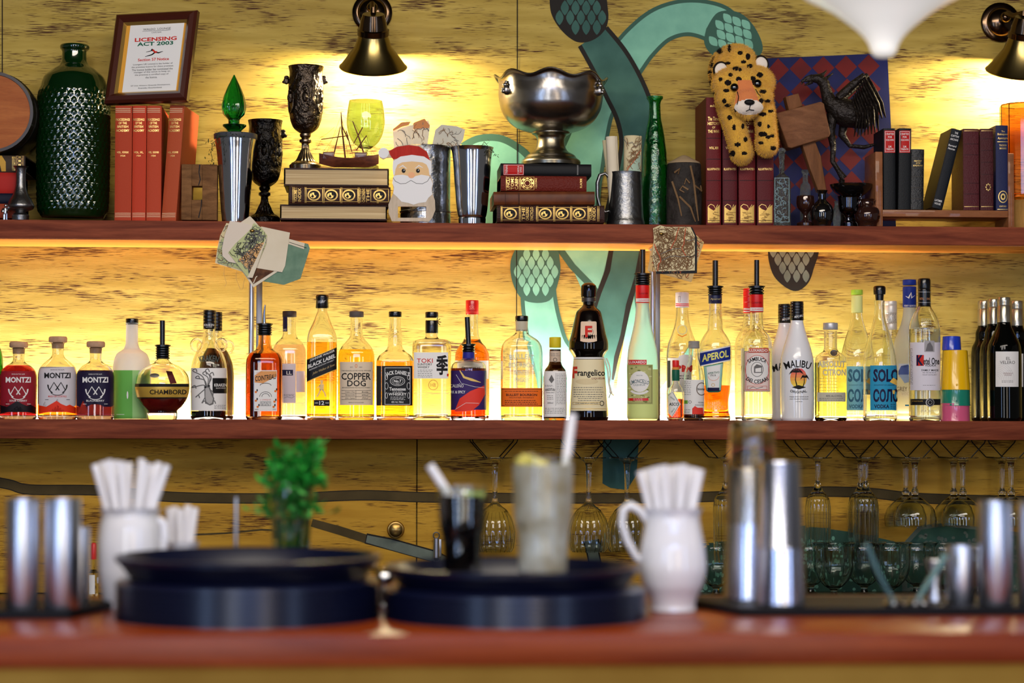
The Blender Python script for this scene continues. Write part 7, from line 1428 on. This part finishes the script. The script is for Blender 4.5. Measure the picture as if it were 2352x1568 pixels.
wedge((x+26*s, 2.93-30*s, PW(1062, 1128, 2.93).z), 22*s, t, M('lime_skin', (96, 160, 30), .4), M('lime_flesh', (190, 210, 110), .3), 'lime_wedge')
def straw(label, a, b, Y0, Y1, r, group=None, name='paper_straw'):
    p0, p1 = PW(a[0], a[1], Y0), PW(b[0], b[1], Y1); bm = nb(); u, v = frame_of(p1-p0); n = 14
    C = lambda c, rr: [c+u*rr*math.cos(2*math.pi*k/n)+v*rr*math.sin(2*math.pi*k/n) for k in range(n)]
    rings(bm, [C(p0, r), C(p1, r), C(p1, r*.8), C(p0, r*.8)], 0, False, False); return solo(name, bm, STEEL if name == 'stirring_rod' else STRW, label, 'straw' if name != 'stirring_rod' else 'stirrer', group)
straw('white straw leaning left in the cola', (1050, 1165), (987, 1068), 2.93, 2.93, .0058)
CLD = M('cloudy_lemonade', (252, 250, 242), .2, trans=.22, ior=1.33, var=(206, 190, 160), vs=26); FG = glass('frosty_glass', (252, 253, 250), .04)
t, x, s = tumbler('lemon_drink', 'tall pale iced drink with lemon on the right tray', 1247, 2.94, [(54, 1310), (56, 1300), (58, 1240), (60, 1215), (66, 1190), (69, 1120), (71, 1047)], ZT, CLD, 1066, .010)
for i in range(11): cube((x+random.uniform(-38, 38)*s, 2.94+random.uniform(-38, 20)*s, PW(1247, 1062, 2.94).z+random.uniform(-.03, .006)), 12*s, ICE, t)
wedge((x-22*s, 2.94-28*s, PW(1247, 1060, 2.94).z+.006), 30*s, t, M('lemon_skin', (226, 190, 30), .4), M('lemon_flesh', (232, 216, 110), .3), 'lemon_wedge', .3); wedge((x-45*s, 2.94, PW(1247, 1046, 2.94).z), 22*s, t, MATS['lemon_skin'], MATS['lemon_flesh'], 'lemon_wedge', -.4)
straw('long white straw standing in the lemon drink', (1288, 1160), (1315, 950), 2.96, 2.96, .0062)
for cx, Y, l in ((1080, 2.885, 'pale paper napkin under the cola glass'), (1262, 2.885, 'pale paper napkin under the lemon drink')):
    x, s = upx(cx, Y); bm = nb(); box(bm, x-.045, x+.045, 2.865, 2.985 if cx < 1100 else 2.99, ZT-.0006, ZT-.0001); xf(bm, about((x, 2.93, 0), 'Z', .2)); solo('paper_napkin', bm, M('napkin_white', (196, 200, 226), .7), l, 'napkin', 'napkins on the tray')
# mint in a glass
t0 = tumbler('mint_glass', 'clear glass holding a bunch of mint behind the left trays', 668, 3.20, [(36, 1398), (38, 1390), (41, 1300), (46, 1200), (53, 1106)], ZC, M('water', (236, 250, 250), 0, trans=1, ior=1.33), 1190, .012); t0[0]['category'] = 'glass'
bm = nb(); random.seed(11); x, s = t0[1], t0[2]; zt = PW(668, 1110, 3.20).z; tips = []
for i in range(26):
    an = random.uniform(0, 6.28); rr = random.uniform(.2, 1); x0_, y0_ = x+.012*rr*math.cos(an), 3.20+.012*rr*math.sin(an)
    x1_, y1_ = x+.034*rr*math.cos(an)+.004, 3.20+.036*rr*math.sin(an); h = random.uniform(.005, .06); pts = [(x0_, y0_, ZC+.02), ((x0_+x1_)/2, (y0_+y1_)/2, zt-.05), (x1_*.6+x0_*.4, y1_*.6+y0_*.4, zt-.01), (x1_, y1_, zt+h)]
    tube(bm, pts, .0011, 1, 6); tips += [(Vector(pts[2]), Vector(pts[3]))]*1
def leaf(bm, c, d, L_, mi):
    u, v = frame_of(d); d = d.normalized(); n = 7; cen = []; A_ = []; B_ = []
    for k in range(n+1):
        q = k/n; w_ = L_*.34*math.sin(math.pi*q**.8)*(1+.12*(k % 2)); cc = c+d*L_*q-v*L_*.25*q*q; cen.append(bm.verts.new(cc)); A_.append(bm.verts.new(cc+u*w_+v*w_*.35)); B_.append(bm.verts.new(cc-u*w_+v*w_*.35))
    for k in range(n):
        for R_ in (A_, B_): bm.faces.new((cen[k], cen[k+1], R_[k+1], R_[k])).material_index = mi
for a, b in tips:
    for k in range(15):
        c = a.lerp(b, .15+.85*k/14) if k > 4 else Vector((x+random.gauss(0, .026), 3.20+random.gauss(0, .024), zt-random.uniform(-.01, .05))); an = random.uniform(0, 6.28)
        leaf(bm, c, Vector((math.cos(an), math.sin(an), random.uniform(-.2, .9))), random.uniform(.014, .025), random.choice((0, 0, 2)))
solo('mint_bunch', bm, [M('mint_green', (44, 150, 54), .5), M('mint_stem', (70, 120, 50), .5), M('mint_light', (78, 160, 74), .5)], 'fresh green mint bunch standing in the glass behind the left trays', 'herbs', angle=60)
straw('thin grey stirring rod standing between mint and left jugs', (541, 1376), (543, 1142), 3.20, 3.20, .0028, None, 'stirring_rod')
# jugs with paper straws
def jug(cx, Y, prof, label, hpts, y1, spots, tops, grp, where):
    x, s = upx(cx, Y); t = thing('porcelain_jug', label, 'jug', (x, Y, ZC)); d = dense(prof, 30); zf = lambda y: max(PW(cx, y, Y).z, ZC)
    rows = [circ(x, Y, ZC, .0004, seg=48)]+[circ(x, Y, ZC if i == 0 else zf(y), r*s, seg=48, flute=(.03 if y < y1+14 else 0), fk=7) for i, (r, y) in enumerate(d)]+[circ(x, Y, zf(y), (r-5)*s, seg=48, flute=(.03 if y < y1+14 else 0), fk=7) for r, y in reversed(d) if zf(y) > ZC+.012]+[circ(x, Y, ZC+.012, .0004, seg=48)]
    bm = nb(); rings(bm, rows); bmesh.ops.recalc_face_normals(bm, faces=bm.faces[:]); link('body', bm, POR, t)
    if hpts: bm = nb(); tube(bm, [PW(a, b, Y) for a, b in hpts], [8*s, 9*s, 10*s, 9*s, 8*s][:len(hpts)]+[8*s]*(len(hpts)-5), seg=14); link('handle', bm, POR, t)
    for i, (bx_, dy, tx_, ty_) in enumerate(spots):
        straw('white paper-wrapped straw, '+tops[i]+' in the '+where, (bx_, y1+60), (tx_, ty_), Y+dy, Y+dy*1.8, .0052, grp)
o10 = ('leftmost', 'second from left', 'third from left', 'fourth from left', 'fifth from left', 'sixth from left', 'fifth from right', 'fourth from right', 'third from right', 'second from right', 'rightmost')
jug(298, 3.10, [(50, 1400), (56, 1396), (58, 1385), (64, 1360), (72, 1310), (73, 1260), (69, 1210), (63, 1182), (66, 1172), (70, 1166)], 'white porcelain jug full of straws at left', [(362, 1190), (376, 1200), (380, 1230), (374, 1270), (362, 1290)], 1166,
    [(262, 0, 218, 1066), (268, .01, 236, 1060), (275, -.01, 250, 1056), (282, .012, 266, 1058), (288, -.012, 280, 1060), (294, 0, 296, 1062), (304, .01, 326, 1054), (310, -.01, 334, 1062), (316, .012, 352, 1066), (322, 0, 366, 1062), (330, -.006, 384, 1068)], o10, 'straws in the left white jug', 'left white jug')
P3 = pr3 = M('rose_glaze', (214, 110, 100), .3)
jug(416, 3.17, [(28, 1380), (32, 1375), (36, 1340), (38, 1290), (36, 1262), (40, 1248), (42, 1243)], 'smaller white jug with straws, right of the left jug', None, 1243,
    [(398, 0, 388, 1166), (404, .006, 400, 1163), (412, -.005, 414, 1168), (422, .004, 432, 1160), (430, 0, 448, 1166)], ('leftmost', 'second from left', 'middle', 'second from right', 'rightmost'), 'straws in the smaller jug', 'smaller left jug')
jug(1545, 3.02, [(50, 1404), (54, 1400), (52, 1390), (56, 1372), (70, 1340), (77, 1300), (74, 1260), (66, 1215), (62, 1185), (66, 1172), (68, 1166)], 'white porcelain jug full of straws right of the trays', [(1486, 1195), (1470, 1172), (1448, 1160), (1432, 1170), (1428, 1200), (1440, 1240), (1462, 1280), (1484, 1296)], 1166,
    [(1508, 0, 1470, 1082), (1514, .01, 1482, 1078), (1520, -.01, 1498, 1074), (1527, .012, 1512, 1070), (1534, -.012, 1526, 1068), (1541, 0, 1540, 1070), (1549, .01, 1554, 1068), (1557, -.01, 1570, 1066), (1564, .012, 1584, 1072), (1571, 0, 1598, 1074), (1579, -.006, 1610, 1078)], o10, 'straws in the right white jug', 'right white jug')
# steel cups on bar mats
def mat_(x0, x1, Y0, Y1, label, cut):
    bm = nb(); a, b = PW(x0, 1400, Y0).x, PW(x1, 1400, Y0).x; pts = [(a, Y0), (b, Y0), (b+(0 if cut > 0 else .0), Y1), (a, Y1)]
    if cut > 0: pts = [(a, Y0), (b, Y0), (b, Y1), (a-.06, Y1)]
    else: pts = [(a, Y0), (b-.02, Y0), (b+.03, Y1), (a, Y1)]
    rings(bm, [[(x, y, z) for x, y in pts] for z in (ZC+.0003, ZC+.012)]); bmesh.ops.recalc_face_normals(bm, faces=bm.faces[:]); es = bm.edges[:]; bmesh.ops.bevel(bm, geom=es, offset=.002, segments=2, affect='EDGES'); return solo('bar_mat', bm, MATB, label, 'mat', 'black bar mats')
mat_(-160, 196, 2.925, 3.12, 'black rubber bar mat at left under the steel cups', -1)
mat_(1700, 2480, 2.93, 3.14, 'long black rubber bar mat at right under shakers and cups', 1)
ZM = ZC+.0122
def cup(cx, Y, r0, r1, y1, label, mat=CUPS, group='steel bar cups', name='steel_cup', ring=None, closed=False):
    x, s = upx(cx, Y); z1 = PW(cx, y1, Y).z; bm = nb(); o = [(r0*.96, ZM), (r0, ZM+.0015)]+([(r0+(r1-r0)*ring, ZM+(z1-ZM)*ring-.001), (r0+(r1-r0)*ring+1.2, ZM+(z1-ZM)*ring), (r0+(r1-r0)*ring, ZM+(z1-ZM)*ring+.001)] if ring else [])+[(r1, z1-.001), (r1*.985, z1)]
    if closed: lathe(bm, x, Y, [(max(r*s, 3e-4), z) for r, z in o+[(r1*.8, z1), (r1*.78, z1-.001)]], 0, 48)
    else:
        inn = [((r1-2)*s, z1-.001), ((r0-3)*s, ZM+.004), (.0004, ZM+.004)]; rings(bm, [circ(x, Y, z, r, seg=48) for r, z in [(.0004, ZM)]+[(r*s, z) for r, z in o]+inn]); bmesh.ops.recalc_face_normals(bm, faces=bm.faces[:])
    return solo(name, bm, mat, label, 'cup', group, angle=35)
cup(53, 2.96, 38, 38, 1145, 'tall straight steel cup, leftmost on the left mat'); cup(144, 2.96, 41, 41, 1145, 'tall straight steel cup, second on the left mat'); cup(184, 3.06, 22, 22, 1210, 'small steel cup half behind the second tall cup')
cup(2285, 2.965, 38, 38, 1150, 'tall straight steel cup near the right frame edge'); cup(2377, 2.965, 39, 39, 1150, 'tall steel cup cut by the right frame edge'); cup(2207, 3.0, 32, 34, 1252, 'medium steel cup left of the tall right cup')
x, s = upx(2147, 3.03); bm = nb(); z1 = PW(2147, 1285, 3.03).z; lathe(bm, x, 3.03, [(18*s, ZM), (18*s, ZM+.002), (9*s, ZM+(z1-ZM)*.4), (21*s, z1-.001), (20*s, z1)], 0, 36); solo('steel_jigger', bm, CUPS, 'small waisted steel jigger left of the medium cup', 'jigger')
SHK = M('shaker_steel', (216, 220, 236), .24, 1, bump=.6, bs=16, stretch=(1, 1, .1))
cup(1722, 3.07, 60, 50, 1075, 'upturned steel shaker tin behind, under the mixing glass', SHK, 'upturned shaker tins', 'shaker_tin', None, True)
cup(1793, 2.985, 57, 45, 1060, 'upturned pair of nested steel shaker tins in front', SHK, 'upturned shaker tins', 'shaker_tin', .4, True)
Y = 3.07; x, s = upx(1728, Y); zz = lambda y: PW(1728, y, Y).z; bm = nb()
pr = [(64, 1200), (60, 1120), (54, 1030), (50, 975), (47, 967)]; rings(bm, [circ(1 and x, Y, zz(y), r*s, seg=48) for r, y in pr]+[circ(x, Y, zz(966), .0004, seg=48), circ(x, Y, zz(985), .0004, seg=48)]+[circ(x, Y, zz(y), (r-3)*s, seg=48) for r, y in ((49.5, 986), (54, 1030), (60, 1120), (64, 1200))], 0, False, False)
bm.faces.ensure_lookup_table(); bmesh.ops.holes_fill(bm, edges=[e for e in bm.edges if e.is_boundary], sides=0) if False else None
solo('mixing_glass', bm, glass('smoky_glass', (248, 240, 222), .02), 'upturned mixing glass nested over the rear shaker tin', 'glass', angle=50)
# open tongs with pale teal arms
t = thing('salad_tongs', 'pale teal two-armed tongs standing open on the right bar mat', 'tongs', (PW(2080, 1390, 2.95).x, 2.95, ZM)); TEA = M('tong_teal', (96, 138, 146), .4)
for pts, w_ in ((((1990, 1250), (2010, 1300), (2034, 1350), (2054, 1392)), (18, 19, 17, 13)), (((2172, 1272), (2150, 1310), (2124, 1350), (2104, 1392)), (22, 22, 18, 13))):
    s = S(2080, 2.95); bm = nb(); P_ = [PW(a, b, 2.95) for a, b in pts]; P_[-1].z = max(P_[-1].z, ZM+.006); tube(bm, P_, [q*s for q in w_], seg=16, flat=.25); link('arm', bm, TEA, t)
    c = P_[-1].copy(); bm = nb(); lathe(bm, c.x, c.y, [(.014, ZM), (.015, ZM+.003), (.009, ZM+.008), (.006, ZM+.010)], 0, 24); link('foot', bm, CHROME, t)
# little chrome bar tap between the tray stacks
Y = 3.085; x, s = upx(880, Y); q = lambda a, b: PW(a, b, Y); t = thing('bar_tap', 'small shiny chrome tap between the two tray stacks', 'tap', (x, Y, ZC))
bm = nb(); lathe(bm, x, Y, [(.016, ZC), (.016, ZC+.004), (.006, ZC+.008), (.006, q(880, 1345).z)], 0, 24); link('stem', bm, CHROME, t)
bm = nb(); sph(bm, q(883, 1330), 24*s); link('ball', bm, CHROME, t)
bm = nb(); tube(bm, [q(876, 1318), q(866, 1308), q(858, 1296), q(856, 1290)], [7*s, 9*s, 10*s, 6*s], seg=14); link('spout', bm, BRASS, t)
# spice bottle on the back counter, seen past the left jug
cx, Y = 216, 4.75; x, s = upx(cx, Y); zz = lambda y: PW(cx, y, Y).z; t = thing('spice_bottle', 'tiny clear bottle with red band and white label behind left jug', 'bottle', (x, Y, ZB))
bm = nb(); lathe(bm, x, Y, [(11*s, ZB), (12*s, ZB+.002), (12*s, zz(1315)), (6*s, zz(1308)), (6*s, zz(1285))], 0, 28); link('body', bm, GC, t)
bm = nb(); lathe(bm, x, Y, [(6.5*s, zz(1284)), (7*s, zz(1275)), (6.5*s, zz(1250)), (4*s, zz(1246))], 0, 20); link('cap', bm, M('cap_bright_red', (222, 32, 26), .35), t)
A = Art(); A.rect(205, 1320, 218, 1364, LAB, 0); A.build('label', t, flat(Y-12*s-.001), None)
